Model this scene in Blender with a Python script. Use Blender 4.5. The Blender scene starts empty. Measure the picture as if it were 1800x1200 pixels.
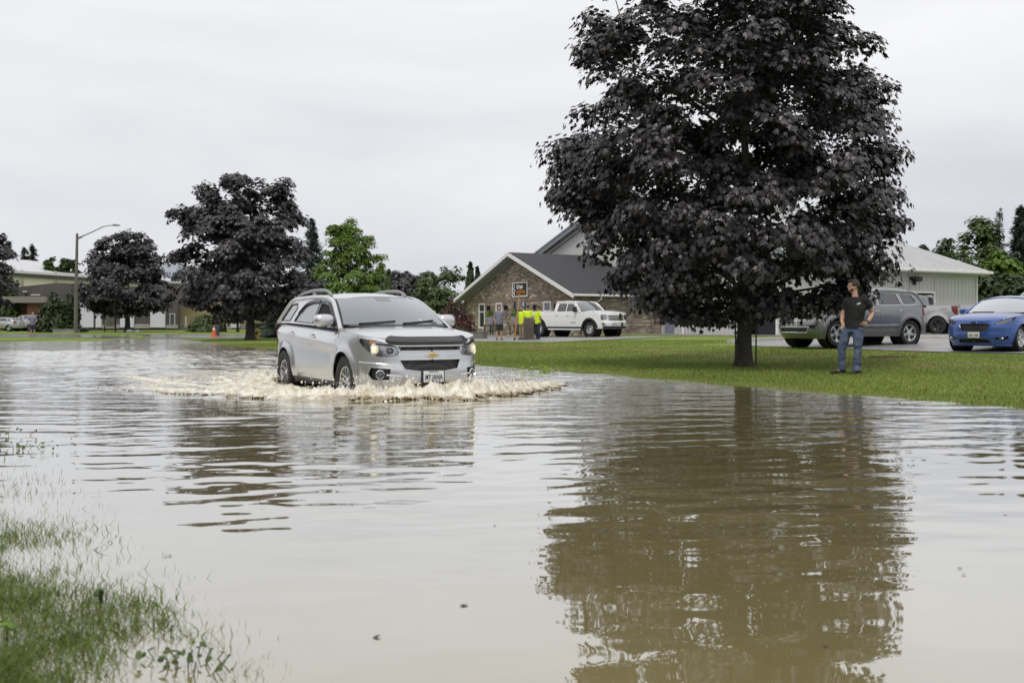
import bpy, bmesh, math, random
import numpy as np
from mathutils import Vector, Matrix, noise as mnoise
from mathutils.geometry import delaunay_2d_cdt
R = math.radians
scene = bpy.context.scene
COL = scene.collection
rng = np.random.default_rng(7)
random.seed(7)

# ---------------------------------------------------------------- tagging
def tag(o, label=None, cat=None, group=None, kind=None):
    if label: o['label'] = label
    if cat: o['category'] = cat
    if group: o['group'] = group
    if kind: o['kind'] = kind
    return o
def thing(name, label, cat, loc=(0, 0, 0), rz=0.0, group=None):
    o = bpy.data.objects.new(name, None)
    o.empty_display_size = .3
    COL.objects.link(o)
    o.location = loc
    o.rotation_euler = (0, 0, rz)
    return tag(o, label, cat, group)
def link(name, me, parent=None):
    o = bpy.data.objects.new(name, me)
    COL.objects.link(o)
    if parent: o.parent = parent
    return o
def copy_tree(o, parent=None):
    c = o.copy(); COL.objects.link(c)
    if parent: c.parent = parent
    for ch in list(o.children): copy_tree(ch, c)
    return c

# ---------------------------------------------------------------- mesh builders
def finish(me, mats, smooth=True, angle=40):
    for m in (mats if isinstance(mats, (list, tuple)) else [mats]): me.materials.append(m)
    if smooth:
        me.polygons.foreach_set('use_smooth', [True] * len(me.polygons))
        me.set_sharp_from_angle(angle=R(angle))
    me.update()
    return me
class MB:
    def __init__(s): s.v = []; s.f = []; s.m = []
    def add(s, V, F, mi=0, M=None):
        n = len(s.v)
        for p in V: s.v.append(tuple(M @ Vector(p)) if M is not None else tuple(p))
        for f in F: s.f.append([i + n for i in f]); s.m.append(mi)
        return s
    def box(s, c, d, M=None, mi=0):
        x, y, z = (k / 2 for k in d)
        V = [(c[0]+a*x, c[1]+b*y, c[2]+e*z) for a in (-1, 1) for b in (-1, 1) for e in (-1, 1)]
        F = [(0,1,3,2), (4,6,7,5), (0,4,5,1), (2,3,7,6), (0,2,6,4), (1,5,7,3)]
        return s.add(V, F, mi, M)
    def tube(s, P, r, seg=8, M=None, mi=0, squash=1.0, caps=True):
        P = [Vector(p) for p in P]
        if not hasattr(r, '__len__'): r = [r] * len(P)
        V = []; F = []
        up0 = None
        for i, p in enumerate(P):
            t = (P[min(i+1, len(P)-1)] - P[max(i-1, 0)])
            if t.length < 1e-9: t = Vector((0, 0, 1))
            t.normalize()
            if up0 is None:
                up0 = Vector((0, 0, 1)) if abs(t.z) < .9 else Vector((1, 0, 0))
            a = t.cross(up0)
            if a.length < 1e-6: a = t.cross(Vector((0, 1, 0)))
            a.normalize(); b = a.cross(t).normalized(); up0 = b
            for k in range(seg):
                q = 2 * math.pi * k / seg
                V.append(p + a * (math.cos(q) * r[i]) + b * (math.sin(q) * r[i] * squash))
        for i in range(len(P) - 1):
            for k in range(seg):
                k2 = (k + 1) % seg
                F.append((i*seg+k, i*seg+k2, (i+1)*seg+k2, (i+1)*seg+k))
        if caps:
            F.append(tuple(range(seg))[::-1]); F.append(tuple((len(P)-1)*seg + k for k in range(seg)))
        return s.add(V, F, mi, M)
    def lathe(s, prof, seg=24, M=None, mi=0, a0=0, a1=2*math.pi):
        """prof: list of (r, h) revolved about local z"""
        V = []; F = []; full = abs(a1 - a0 - 2*math.pi) < 1e-6
        n = seg if full else seg + 1
        for r, h in prof:
            for k in range(n):
                q = a0 + (a1 - a0) * k / seg
                V.append((r*math.cos(q), r*math.sin(q), h))
        for i in range(len(prof) - 1):
            for k in range(seg):
                k2 = (k + 1) % n
                F.append((i*n+k, i*n+k2, (i+1)*n+k2, (i+1)*n+k))
        return s.add(V, F, mi, M)
    def prism(s, loop, h0, h1, M=None, mi=0):
        n = len(loop)
        V = [(a, b, h0) for a, b in loop] + [(a, b, h1) for a, b in loop]
        F = [tuple(range(n))[::-1], tuple(range(n, 2*n))] + [(i, (i+1) % n, n + (i+1) % n, n + i) for i in range(n)]
        return s.add(V, F, mi, M)
    def ball(s, c, r, sub=2, M=None, mi=0):
        if not hasattr(r, '__len__'): r = (r, r, r)
        bm = bmesh.new(); bmesh.ops.create_icosphere(bm, subdivisions=sub, radius=1)
        V = [(c[0]+v.co.x*r[0], c[1]+v.co.y*r[1], c[2]+v.co.z*r[2]) for v in bm.verts]
        F = [tuple(v.index for v in f.verts) for f in bm.faces]
        bm.free()
        return s.add(V, F, mi, M)
    def build(s, name, mats, parent=None, smooth=True, bevel=0, angle=40, loc=None, remesh=0, soften=0):
        me = bpy.data.meshes.new(name)
        me.from_pydata(s.v, [], s.f)
        me.polygons.foreach_set('material_index', s.m)
        if bevel:
            bm = bmesh.new(); bm.from_mesh(me)
            ed = [e for e in bm.edges if len(e.link_faces) == 2 and e.calc_face_angle(0) > R(35)]
            bmesh.ops.bevel(bm, geom=ed, offset=bevel, segments=2, profile=.6, affect='EDGES', clamp_overlap=True)
            bm.to_mesh(me); bm.free()
        finish(me, mats, smooth, angle)
        o = link(name, me, parent)
        if loc: o.location = loc
        if remesh:
            md = o.modifiers.new('remesh', 'REMESH'); md.mode = 'VOXEL'; md.voxel_size = remesh; md.use_smooth_shade = True
            if soften:
                sm = o.modifiers.new('soften', 'SMOOTH'); sm.factor = .5; sm.iterations = soften
        return o
def mesh_np(name, V, starts, loops, mats, parent=None, smooth=False, midx=None, attrs=None):
    me = bpy.data.meshes.new(name)
    V = np.asarray(V, np.float32)
    me.vertices.add(len(V)); me.vertices.foreach_set('co', V.ravel())
    me.loops.add(len(loops)); me.loops.foreach_set('vertex_index', np.asarray(loops, np.int32))
    me.polygons.add(len(starts)); me.polygons.foreach_set('loop_start', np.asarray(starts, np.int32))
    for m in (mats if isinstance(mats, (list, tuple)) else [mats]): me.materials.append(m)
    if midx is not None: me.polygons.foreach_set('material_index', np.asarray(midx, np.int32))
    me.polygons.foreach_set('use_smooth', np.full(len(starts), smooth))
    for k, a in (attrs or {}).items():
        at = me.attributes.new(k, 'FLOAT', 'POINT'); at.data.foreach_set('value', np.asarray(a, np.float32).ravel())
    me.update(calc_edges=True); me.validate()
    return link(name, me, parent)
def grid_mesh(name, X, Y, Z, mats, parent=None, attrs=None, smooth=True):
    h, w = X.shape
    V = np.stack([X, Y, Z], -1).reshape(-1, 3)
    i = np.arange(h*w).reshape(h, w)
    q = np.stack([i[:-1, :-1], i[:-1, 1:], i[1:, 1:], i[1:, :-1]], -1).reshape(-1, 4)
    return mesh_np(name, V, np.arange(len(q))*4, q.ravel(), mats, parent, smooth, attrs=attrs)
def text_obj(name, body, size, mat, parent, M, depth=.004, align='CENTER', bold=0.0, sx=1.0):
    cu = bpy.data.curves.new(name, 'FONT'); cu.body = body; cu.size = size; cu.extrude = depth
    cu.align_x = align; cu.align_y = 'CENTER'; cu.offset = bold; cu.resolution_u = 2
    tmp = bpy.data.objects.new('tmp', cu); COL.objects.link(tmp)
    dg = bpy.context.evaluated_depsgraph_get()
    me = bpy.data.meshes.new_from_object(tmp.evaluated_get(dg))
    bpy.data.objects.remove(tmp)
    me.transform(M @ Matrix.Diagonal((sx, 1, 1, 1)))
    me.materials.clear(); me.materials.append(mat)
    me.name = name
    return link(name, me, parent)

# ---------------------------------------------------------------- patches: 2-D polygons laid on a curved surface
def pip(P, loop):
    P = np.asarray(P); L = np.asarray(loop); x, y = P[:, 0], P[:, 1]
    ins = np.zeros(len(P), bool); j = len(L) - 1
    for i in range(len(L)):
        xi, yi = L[i]; xj, yj = L[j]
        if yi != yj:
            c = ((yi > y) != (yj > y)) & (x < (xj-xi)*(y-yi)/(yj-yi) + xi)
            ins ^= c
        j = i
    return ins
def dense(loop, res):
    out = []
    for i in range(len(loop)):
        a = loop[i]; b = loop[(i+1) % len(loop)]
        n = max(1, int(math.ceil(math.hypot(b[0]-a[0], b[1]-a[1]) / res)))
        for k in range(n): out.append((a[0]+(b[0]-a[0])*k/n, a[1]+(b[1]-a[1])*k/n))
    return out
def dist_to(P, loops):
    d = np.full(len(P), 9e9)
    for L in loops:
        L = np.asarray(L); A = L; B = np.roll(L, -1, 0)
        for a, b in zip(A, B):
            ab = b - a; t = np.clip(((P - a) @ ab) / max(ab @ ab, 1e-12), 0, 1)
            d = np.minimum(d, np.hypot(*(P - a - t[:, None]*ab).T))
    return d
def patch_geo(loop, holes=(), res=.04):
    L = dense(loop, res); H = [dense(h, res) for h in holes]
    A = np.asarray(L); mn = A.min(0); mx = A.max(0)
    pts = []
    ny = int((mx[1]-mn[1]) / (res*.87)) + 2
    for j in range(ny):
        nx = int((mx[0]-mn[0]) / res) + 2
        for i in range(nx): pts.append((mn[0] + (i + .5*(j % 2))*res, mn[1] + j*res*.87))
    P = np.asarray(pts)
    k = pip(P, L)
    for h in H: k &= ~pip(P, h)
    P = P[k]
    if len(P): P = P[dist_to(P, [L] + H) > .45*res]
    V = [Vector(p) for p in L]; E = [(i, (i+1) % len(L)) for i in range(len(L))]
    for h in H:
        n = len(V); V += [Vector(p) for p in h]; E += [(n+i, n+(i+1) % len(h)) for i in range(len(h))]
    V += [Vector(p) for p in P]
    vo, eo, fo, *_ = delaunay_2d_cdt(V, E, [], 0, 1e-6)
    vo = np.asarray([tuple(v) for v in vo])
    fo = [f for f in fo]
    C = np.asarray([vo[list(f)].mean(0) for f in fo])
    k = pip(C, L)
    for h in H: k &= ~pip(C, h)
    fo = [f for f, q in zip(fo, k) if q]
    return vo, fo
def add_patch(mb, f, loop, holes=(), res=.04, off=0., skirt=0.012, mi=0, mirror=False):
    vo, fo = patch_geo(loop, holes, res)
    e = 1e-3
    P = [Vector(f(a, b)) for a, b in vo]
    N = []
    for a, b in vo:
        n = (Vector(f(a+e, b)) - Vector(f(a-e, b))).cross(Vector(f(a, b+e)) - Vector(f(a, b-e)))
        if n.length < 1e-12: n = Vector((0, 0, 1))
        N.append(n.normalized())
    P = [p + n*off for p, n in zip(P, N)]
    F = []
    for t in fo:
        a, b, c = (vo[i] for i in t[:3])
        cr = (b[0]-a[0])*(c[1]-a[1]) - (b[1]-a[1])*(c[0]-a[0])
        F.append(tuple(t) if cr > 0 else tuple(t)[::-1])
    V = list(P); FF = list(F)
    if skirt:
        cnt = {}
        for t in F:
            for i in range(len(t)):
                a, b = t[i], t[(i+1) % len(t)]
                k = (min(a, b), max(a, b)); cnt.setdefault(k, []).append((a, b))
        for k, l in cnt.items():
            if len(l) == 1:
                a, b = l[0]; n = len(V)
                V += [P[a], P[b], P[b] - N[b]*skirt, P[a] - N[a]*skirt]
                FF.append((n+1, n, n+3, n+2))
    if mirror:
        V = [(p[0], -p[1], p[2]) for p in V]; FF = [t[::-1] for t in FF]
    mb.add(V, FF, mi)
    return mb
def catmull(P, n=12):
    P = [np.asarray(p, float) for p in P]; out = []
    for i in range(len(P)-1):
        p0 = P[i-1] if i else 2*P[0]-P[1]; p1 = P[i]; p2 = P[i+1]; p3 = P[i+2] if i+2 < len(P) else 2*P[-1]-P[-2]
        for k in range(n):
            t = k/n
            out.append(.5*((2*p1) + (-p0+p2)*t + (2*p0-5*p1+4*p2-p3)*t*t + (-p0+3*p1-3*p2+p3)*t**3))
    out.append(P[-1])
    return np.asarray(out)
def table(pts, smooth=True):
    """smooth interpolating function through (x, y) points, x ascending"""
    C = catmull(pts, 10) if smooth and len(pts) > 2 else np.asarray(pts, float)
    xs, ys = C[:, 0], C[:, 1]
    return lambda x: float(np.interp(x, xs, ys))
def arc(cx, cy, r, a0, a1, n=16):
    return [(cx + r*math.cos(R(a0+(a1-a0)*k/n)), cy + r*math.sin(R(a0+(a1-a0)*k/n))) for k in range(n+1)]

# ---------------------------------------------------------------- materials
MATS = {}
def nodes(name):
    m = bpy.data.materials.new(name); m.use_nodes = True
    nt = m.node_tree; b = nt.nodes['Principled BSDF']
    return m, nt, b
def N(nt, t, **kw):
    n = nt.nodes.new(t)
    for k, v in kw.items():
        if k in n.inputs: n.inputs[k].default_value = v
        else: setattr(n, k, v)
    return n
def rgba(c): return (c[0], c[1], c[2], 1)
def pm(name, col, rough=.5, metal=0., var=.12, vs=6., bump=0., bs=40., coat=0., spec=.5, emit=None, es=0., col2=None, dist=.01):
    if name in MATS: return MATS[name]
    m, nt, b = nodes(name); L = nt.links
    b.inputs['Roughness'].default_value = rough; b.inputs['Metallic'].default_value = metal
    b.inputs['Specular IOR Level'].default_value = spec
    b.inputs['Coat Weight'].default_value = coat; b.inputs['Coat Roughness'].default_value = .04
    tc = N(nt, 'ShaderNodeTexCoord')
    if var or col2:
        nz = N(nt, 'ShaderNodeTexNoise', Scale=vs, Detail=5., Roughness=.6)
        L.new(tc.outputs['Object'], nz.inputs['Vector'])
        rp = N(nt, 'ShaderNodeValToRGB')
        rp.color_ramp.elements[0].position = .3; rp.color_ramp.elements[1].position = .7
        rp.color_ramp.elements[0].color = rgba([c*(1-var) for c in col])
        rp.color_ramp.elements[1].color = rgba(col2 if col2 else [min(1, c*(1+var)) for c in col])
        L.new(nz.outputs['Fac'], rp.inputs['Fac']); L.new(rp.outputs['Color'], b.inputs['Base Color'])
    else: b.inputs['Base Color'].default_value = rgba(col)
    if bump:
        n2 = N(nt, 'ShaderNodeTexNoise', Scale=bs, Detail=4.)
        L.new(tc.outputs['Object'], n2.inputs['Vector'])
        bp = N(nt, 'ShaderNodeBump', Strength=bump, Distance=dist)
        L.new(n2.outputs['Fac'], bp.inputs['Height']); L.new(bp.outputs['Normal'], b.inputs['Normal'])
    if emit:
        b.inputs['Emission Color'].default_value = rgba(emit); b.inputs['Emission Strength'].default_value = es
    MATS[name] = m
    return m
def leaf_mat(name, c0, c1, rough=.5, trans=.0, spec=.5):
    """leaf colours vary leaf by leaf through the rnd attribute"""
    if name in MATS: return MATS[name]
    m, nt, b = nodes(name); L = nt.links
    at = N(nt, 'ShaderNodeAttribute', attribute_name='rnd')
    rp = N(nt, 'ShaderNodeValToRGB')
    rp.color_ramp.elements[0].color = rgba(c0); rp.color_ramp.elements[1].color = rgba(c1)
    L.new(at.outputs['Fac'], rp.inputs['Fac']); L.new(rp.outputs['Color'], b.inputs['Base Color'])
    b.inputs['Roughness'].default_value = rough; b.inputs['Specular IOR Level'].default_value = spec
    if trans:
        t = N(nt, 'ShaderNodeBsdfTranslucent'); mx = N(nt, 'ShaderNodeMixShader', Fac=trans)
        L.new(rp.outputs['Color'], t.inputs['Color'])
        L.new(b.outputs[0], mx.inputs[1]); L.new(t.outputs[0], mx.inputs[2])
        L.new(mx.outputs[0], nt.nodes['Material Output'].inputs['Surface'])
    MATS[name] = m
    return m
def glass_mat(name, col=(.03, .035, .04), refl=.25, edge=.9, rough=.03, gcol=(.9, .92, .95)):
    """tinted glass: dark body colour under a strong mirror coat"""
    if name in MATS: return MATS[name]
    m, nt, b = nodes(name); L = nt.links
    b.inputs['Base Color'].default_value = rgba(col); b.inputs['Roughness'].default_value = .3
    g = N(nt, 'ShaderNodeBsdfGlossy', Roughness=rough); g.inputs['Color'].default_value = rgba(gcol)
    lw = N(nt, 'ShaderNodeLayerWeight', Blend=.5)
    pw = N(nt, 'ShaderNodeMath', operation='POWER'); pw.inputs[1].default_value = 3
    mr = N(nt, 'ShaderNodeMapRange'); mr.inputs['To Min'].default_value = refl; mr.inputs['To Max'].default_value = edge
    L.new(lw.outputs['Facing'], pw.inputs[0]); L.new(pw.outputs[0], mr.inputs['Value'])
    mx = N(nt, 'ShaderNodeMixShader')
    L.new(mr.outputs[0], mx.inputs[0]); L.new(b.outputs[0], mx.inputs[1]); L.new(g.outputs[0], mx.inputs[2])
    L.new(mx.outputs[0], nt.nodes['Material Output'].inputs['Surface'])
    MATS[name] = m
    return m
def paint(name, col, metal=.6, rough=.32):
    if name in MATS: return MATS[name]
    m, nt, b = nodes(name); L = nt.links
    tc = N(nt, 'ShaderNodeTexCoord')
    nz = N(nt, 'ShaderNodeTexNoise', Scale=3., Detail=6., Roughness=.65)
    L.new(tc.outputs['Object'], nz.inputs['Vector'])
    rp = N(nt, 'ShaderNodeValToRGB')
    rp.color_ramp.elements[0].color = rgba([c*.93 for c in col]); rp.color_ramp.elements[1].color = rgba([min(1, c*1.05) for c in col])
    L.new(nz.outputs['Fac'], rp.inputs['Fac']); L.new(rp.outputs['Color'], b.inputs['Base Color'])
    mr = N(nt, 'ShaderNodeMapRange'); mr.inputs['To Min'].default_value = rough*.85; mr.inputs['To Max'].default_value = rough*1.2
    L.new(nz.outputs['Fac'], mr.inputs['Value']); L.new(mr.outputs[0], b.inputs['Roughness'])
    b.inputs['Metallic'].default_value = metal
    b.inputs['Coat Weight'].default_value = .8; b.inputs['Coat Roughness'].default_value = .05
    MATS[name] = m
    return m
M_black = pm('black_plastic', (.018, .018, .019), .45, var=.2)
M_gloss = pm('gloss_black', (.012, .012, .014), .12, var=.1, coat=.5)
M_rubber = pm('tyre_rubber', (.015, .015, .015), .75, var=.3, bump=.3, bs=30)
M_dark = pm('dark_void', (.006, .006, .006), .9, var=.1)
M_chrome = pm('chrome', (.75, .76, .78), .12, 1., var=.05)
M_alloy = pm('alloy_wheel', (.55, .56, .57), .3, .85, var=.08)
M_plate = pm('plate_white', (.62, .62, .58), .4, var=.05)
M_ink = pm('plate_ink', (.03, .04, .12), .5, var=.05)
M_amber = pm('amber_lens', (.7, .28, .04), .15, var=.1, coat=.5)
M_redlens = pm('red_lens', (.13, .012, .008), .3, var=.3, coat=.15)
M_lamp = pm('lamp_reflector', (.42, .43, .45), .16, .85, var=.45, vs=18)
M_glass = glass_mat('car_glass', (.03, .035, .04), .18)
M_tint = glass_mat('privacy_glass', (.012, .012, .016), .07, .75)
# ================================================================ camera, sky, sun
CH = 1.05                      # eye height over the flood (m)
HY = 565.0; FP = 1750.0        # horizon row and focal length in photo pixels (35 mm lens)
cam_d = bpy.data.cameras.new('camera'); cam = bpy.data.objects.new('camera', cam_d); COL.objects.link(cam)
cam.location = (0, 0, CH); cam.rotation_euler = (R(90), 0, 0)
cam_d.sensor_width = 36; cam_d.lens = 36 * FP / 1800; cam_d.shift_y = -(HY - 600*1.0) / -1800
cam_d.clip_start = .05; cam_d.clip_end = 3000
cam_d.dof.use_dof = True; cam_d.dof.focus_distance = 14.3; cam_d.dof.aperture_fstop = 4.0
scene.camera = cam
def at(px, py, Y): return Vector(((px-900)/FP*Y, Y, CH - (py-HY)/FP*Y))
def atx(px, Y): return (px-900)/FP*Y

SUN_EL, SUN_AZ = 58, 200
w = bpy.data.worlds.new('World'); scene.world = w; w.use_nodes = True
nt = w.node_tree; L = nt.links; nt.nodes.clear()
out = N(nt, 'ShaderNodeOutputWorld')
sky = N(nt, 'ShaderNodeTexSky'); sky.sky_type = 'NISHITA'; sky.sun_disc = False
sky.sun_elevation = R(SUN_EL); sky.sun_rotation = R(SUN_AZ); sky.air_density = 1.0; sky.dust_density = 4.0
b1 = N(nt, 'ShaderNodeBackground', Strength=.08); L.new(sky.outputs[0], b1.inputs['Color'])
tc = N(nt, 'ShaderNodeTexCoord'); sx = N(nt, 'ShaderNodeSeparateXYZ'); L.new(tc.outputs['Generated'], sx.inputs[0])
mp = N(nt, 'ShaderNodeMapping'); mp.inputs['Scale'].default_value = (.8, .8, 3.4); mp.inputs['Location'].default_value = (.35, .1, .2)
L.new(tc.outputs['Generated'], mp.inputs['Vector'])
nz = N(nt, 'ShaderNodeTexNoise', Scale=1.7, Detail=7., Roughness=.52, Distortion=.3); L.new(mp.outputs[0], nz.inputs['Vector'])
gr = N(nt, 'ShaderNodeValToRGB'); e = gr.color_ramp.elements
e[0].position = 0.0; e[0].color = (.665, .675, .735, 1); e[1].position = .42; e[1].color = (1.02, 1.02, 1.03, 1)
x = e.new(.12); x.color = (.755, .765, .815, 1); x = e.new(.24); x.color = (.875, .88, .905, 1)
ad = N(nt, 'ShaderNodeMath', operation='MULTIPLY_ADD'); ad.inputs[1].default_value = .72; L.new(nz.outputs['Fac'], ad.inputs[0])
sb = N(nt, 'ShaderNodeMath', operation='SUBTRACT'); sb.inputs[1].default_value = .36; L.new(sx.outputs['Z'], sb.inputs[0]); L.new(sb.outputs[0], ad.inputs[2])
L.new(ad.outputs[0], gr.inputs['Fac'])
b2 = N(nt, 'ShaderNodeBackground', Strength=1.0); L.new(gr.outputs['Color'], b2.inputs['Color'])
mx = N(nt, 'ShaderNodeMixShader', Fac=.94); L.new(b1.outputs[0], mx.inputs[1]); L.new(b2.outputs[0], mx.inputs[2]); L.new(mx.outputs[0], out.inputs[0])
sd = bpy.data.lights.new('sun', 'SUN'); sd.energy = 1.7; sd.angle = R(14); sd.color = (1, .96, .9)
so = bpy.data.objects.new('sun', sd); COL.objects.link(so); so.location = (0, 0, 60)
az = R(SUN_AZ)
sdir = Vector((math.sin(az)*math.cos(R(SUN_EL)), math.cos(az)*math.cos(R(SUN_EL)), math.sin(R(SUN_EL))))
so.rotation_euler = (-sdir).to_track_quat('-Z', 'Y').to_euler()
scene.view_settings.view_transform = 'Standard'; scene.view_settings.look = 'None'
scene.view_settings.exposure = 0; scene.view_settings.gamma = 1
scene.cycles.max_bounces = 8; scene.cycles.transparent_max_bounces = 8
scene.cycles.use_denoising = True
try: scene.cycles.denoiser = 'OPENIMAGEDENOISE'
except Exception: pass

# ================================================================ terrain
EX, EY = .862, .507            # e: across the road, away from the near bank;  d: along the road, away
YAW = math.atan2(EY, EX)
def nt_of(X, Y): return EX*X + EY*Y, -EY*X + EX*Y
def xy_of(n, t): return EX*n - EY*t, EY*n + EX*t
def ss(x, a, b):
    q = np.clip((np.asarray(x, float) - a) / (b - a), 0, 1); return q*q*(3-2*q)
def wob(X, Y):
    return .10*np.sin(1.3*X+.4*Y) + .07*np.sin(2.9*Y-1.1*X+1) + .05*np.sin(5.3*X+3.1*Y)
def tz(X, Y):
    X = np.asarray(X, float); Y = np.asarray(Y, float)
    n, t = nt_of(X, Y); n2 = n + wob(X, Y)
    bank = -.035 + .03*ss(-n, .6, 4) + 10*ss(-n, 9, 34) + .012*np.sin(3*X+1)*np.sin(2.3*Y)  # includes an unseen hill behind the camera, added to darken reflections in car sides
    z = -.18 + (bank + .18)*ss(-n2, -2.4, -.8)
    A = (.17 + .16*ss(X, -3, 6))*(1 - .36*ss(t, 29, 42)) + .06*ss(t, 17, 21)*ss(X, 4, 8)
    lawn = .045*ss(n2, 11.6, 15) + (A-.045)*ss(n2, 15, 30) + .12*ss(n2, 32, 58)
    z = np.where(n2 > 11.15, np.where(n2 < 11.65, -.18 + .18*ss(n2, 10.9, 11.65), lawn), z)
    far = .02 + .10*ss(Y, 75, 105) + .25*ss(Y, 105, 150)
    s = ss(Y, 58, 63)
    z = np.where(n2 < 11.4, z*(1-s) + far*s, z)
    left = ss(-X - (Y-50)*.30, 19.5, 21.5)*ss(Y, 49.5, 52)
    z = np.where(n2 < 11, z*(1-left) + (.045)*left, z)
    big = np.hypot(X, Y)
    return z + .8*ss(big, 200, 600)
def tzf(X, Y): return float(tz(X, Y))
def axis(near0, near1, step, lo, hi, g=1.25):
    a = list(np.arange(near0, near1+1e-6, step)); s = step; x = a[-1]
    while x < hi: s *= g; x += s; a.append(x)
    s = step; x = a[0]; pre = []
    while x > lo: s *= g; x -= s; pre.append(x)
    return np.array(pre[::-1] + a)
def lawn_material():
    m, nt, b = nodes('lawn'); L = nt.links
    tc = N(nt, 'ShaderNodeTexCoord')
    n1 = N(nt, 'ShaderNodeTexNoise', Scale=.35, Detail=4.); n2 = N(nt, 'ShaderNodeTexNoise', Scale=9., Detail=6., Roughness=.75)
    n3 = N(nt, 'ShaderNodeTexNoise', Scale=1.6, Detail=5., Roughness=.65)
    for q in (n1, n2, n3): L.new(tc.outputs['Object'], q.inputs['Vector'])
    r1 = N(nt, 'ShaderNodeValToRGB'); r1.color_ramp.elements[0].position = .35; r1.color_ramp.elements[1].position = .68
    r1.color_ramp.elements[0].color = (.125, .178, .031, 1); r1.color_ramp.elements[1].color = (.208, .262, .053, 1)
    L.new(n1.outputs['Fac'], r1.inputs['Fac'])
    r2 = N(nt, 'ShaderNodeValToRGB'); r2.color_ramp.elements[0].position = .3; r2.color_ramp.elements[1].position = .75
    r2.color_ramp.elements[0].color = (.62, .62, .62, 1); r2.color_ramp.elements[1].color = (1.25, 1.25, 1.2, 1)
    L.new(n2.outputs['Fac'], r2.inputs['Fac'])
    mu = N(nt, 'ShaderNodeMix', data_type='RGBA', blend_type='MULTIPLY'); mu.inputs[0].default_value = 1
    L.new(r1.outputs[0], mu.inputs[6]); L.new(r2.outputs[0], mu.inputs[7])
    # worn, yellowed band running parallel with the kerb
    dp = N(nt, 'ShaderNodeVectorMath', operation='DOT_PRODUCT'); dp.inputs[1].default_value = (EX, EY, 0); L.new(tc.outputs['Object'], dp.inputs[0])
    s1 = N(nt, 'ShaderNodeMath', operation='SUBTRACT'); s1.inputs[1].default_value = 19.3; L.new(dp.outputs['Value'], s1.inputs[0])
    ab = N(nt, 'ShaderNodeMath', operation='ABSOLUTE'); L.new(s1.outputs[0], ab.inputs[0])
    mr = N(nt, 'ShaderNodeMapRange'); mr.inputs['From Min'].default_value = .4; mr.inputs['From Max'].default_value = 2.2
    mr.inputs['To Min'].default_value = .75; mr.inputs['To Max'].default_value = 0; L.new(ab.outputs[0], mr.inputs['Value'])
    r3 = N(nt, 'ShaderNodeValToRGB'); r3.color_ramp.elements[0].position = .45; r3.color_ramp.elements[1].position = .62
    L.new(n3.outputs['Fac'], r3.inputs['Fac'])
    mm = N(nt, 'ShaderNodeMath', operation='MULTIPLY'); L.new(mr.outputs[0], mm.inputs[0]); L.new(r3.outputs[0], mm.inputs[1])
    mz = N(nt, 'ShaderNodeMix', data_type='RGBA'); L.new(mm.outputs[0], mz.inputs[0]); L.new(mu.outputs[2], mz.inputs[6]); mz.inputs[7].default_value = (.15, .115, .05, 1)
    # added unseen hill behind the near bank, coloured dark for the car's reflections
    m9 = N(nt, 'ShaderNodeMapRange'); m9.inputs['From Min'].default_value = -7; m9.inputs['From Max'].default_value = -12; L.new(dp.outputs['Value'], m9.inputs['Value'])
    sc_ = N(nt, 'ShaderNodeMix', data_type='RGBA'); L.new(m9.outputs[0], sc_.inputs[0]); L.new(mz.outputs[2], sc_.inputs[6]); sc_.inputs[7].default_value = (.060, .058, .042, 1)
    L.new(sc_.outputs[2], b.inputs['Base Color']); b.inputs['Roughness'].default_value = .85; b.inputs['Specular IOR Level'].default_value = .2
    bp = N(nt, 'ShaderNodeBump', Strength=.9, Distance=.05); L.new(n2.outputs['Fac'], bp.inputs['Height']); L.new(bp.outputs[0], b.inputs['Normal'])
    return m
M_lawn = lawn_material()
gx = axis(-16, 18, .25, -1500, 1500); gy = axis(-1, 40, .25, -200, 2200)
GX, GY = np.meshgrid(gx, gy)
ground = grid_mesh('lawn', GX, GY, tz(GX, GY), M_lawn); tag(ground, kind='structure')

def drape(name, loop_nt, mat, off=.02, res=.8):
    vo, fo = patch_geo(loop_nt, (), res); V = []
    for n, t in vo:
        X, Y = xy_of(n, t); V.append((X, Y, tzf(X, Y) + off))
    F = []
    for f in fo:
        a, b, c = (V[i] for i in f[:3])
        F.append(tuple(f) if (b[0]-a[0])*(c[1]-a[1]) - (b[1]-a[1])*(c[0]-a[0]) > 0 else tuple(f)[::-1])
    me = bpy.data.meshes.new(name); me.from_pydata(V, [], F); finish(me, mat)
    return tag(link(name, me), kind='structure')
M_asph = pm('wet_asphalt', (.23, .225, .22), .42, var=.22, vs=1.2, bump=.25, bs=60)
M_wet = pm('rain_wet_asphalt', (.16, .16, .165), .16, var=.3, vs=.5, bump=.05, bs=20)
M_conc = pm('concrete', (.36, .35, .33), .8, var=.2, vs=2.5, bump=.3, bs=40)
drape('parking_lot', [(25.0, 4), (32.6, 4), (32.6, 25), (31.5, 26.2), (24.9, 26.2), (23.3, 24.6), (23.2, 20)], M_asph)
drape('rear_parking_lot', [(36.2, 8), (48, 8), (48, 52), (36.2, 52)], M_asph, .02, 1.5)
drape('driveway', [(23.2, 36.5), (32.3, 36.5), (32.3, 60), (23.6, 60), (23.0, 47)], M_asph)
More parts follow.
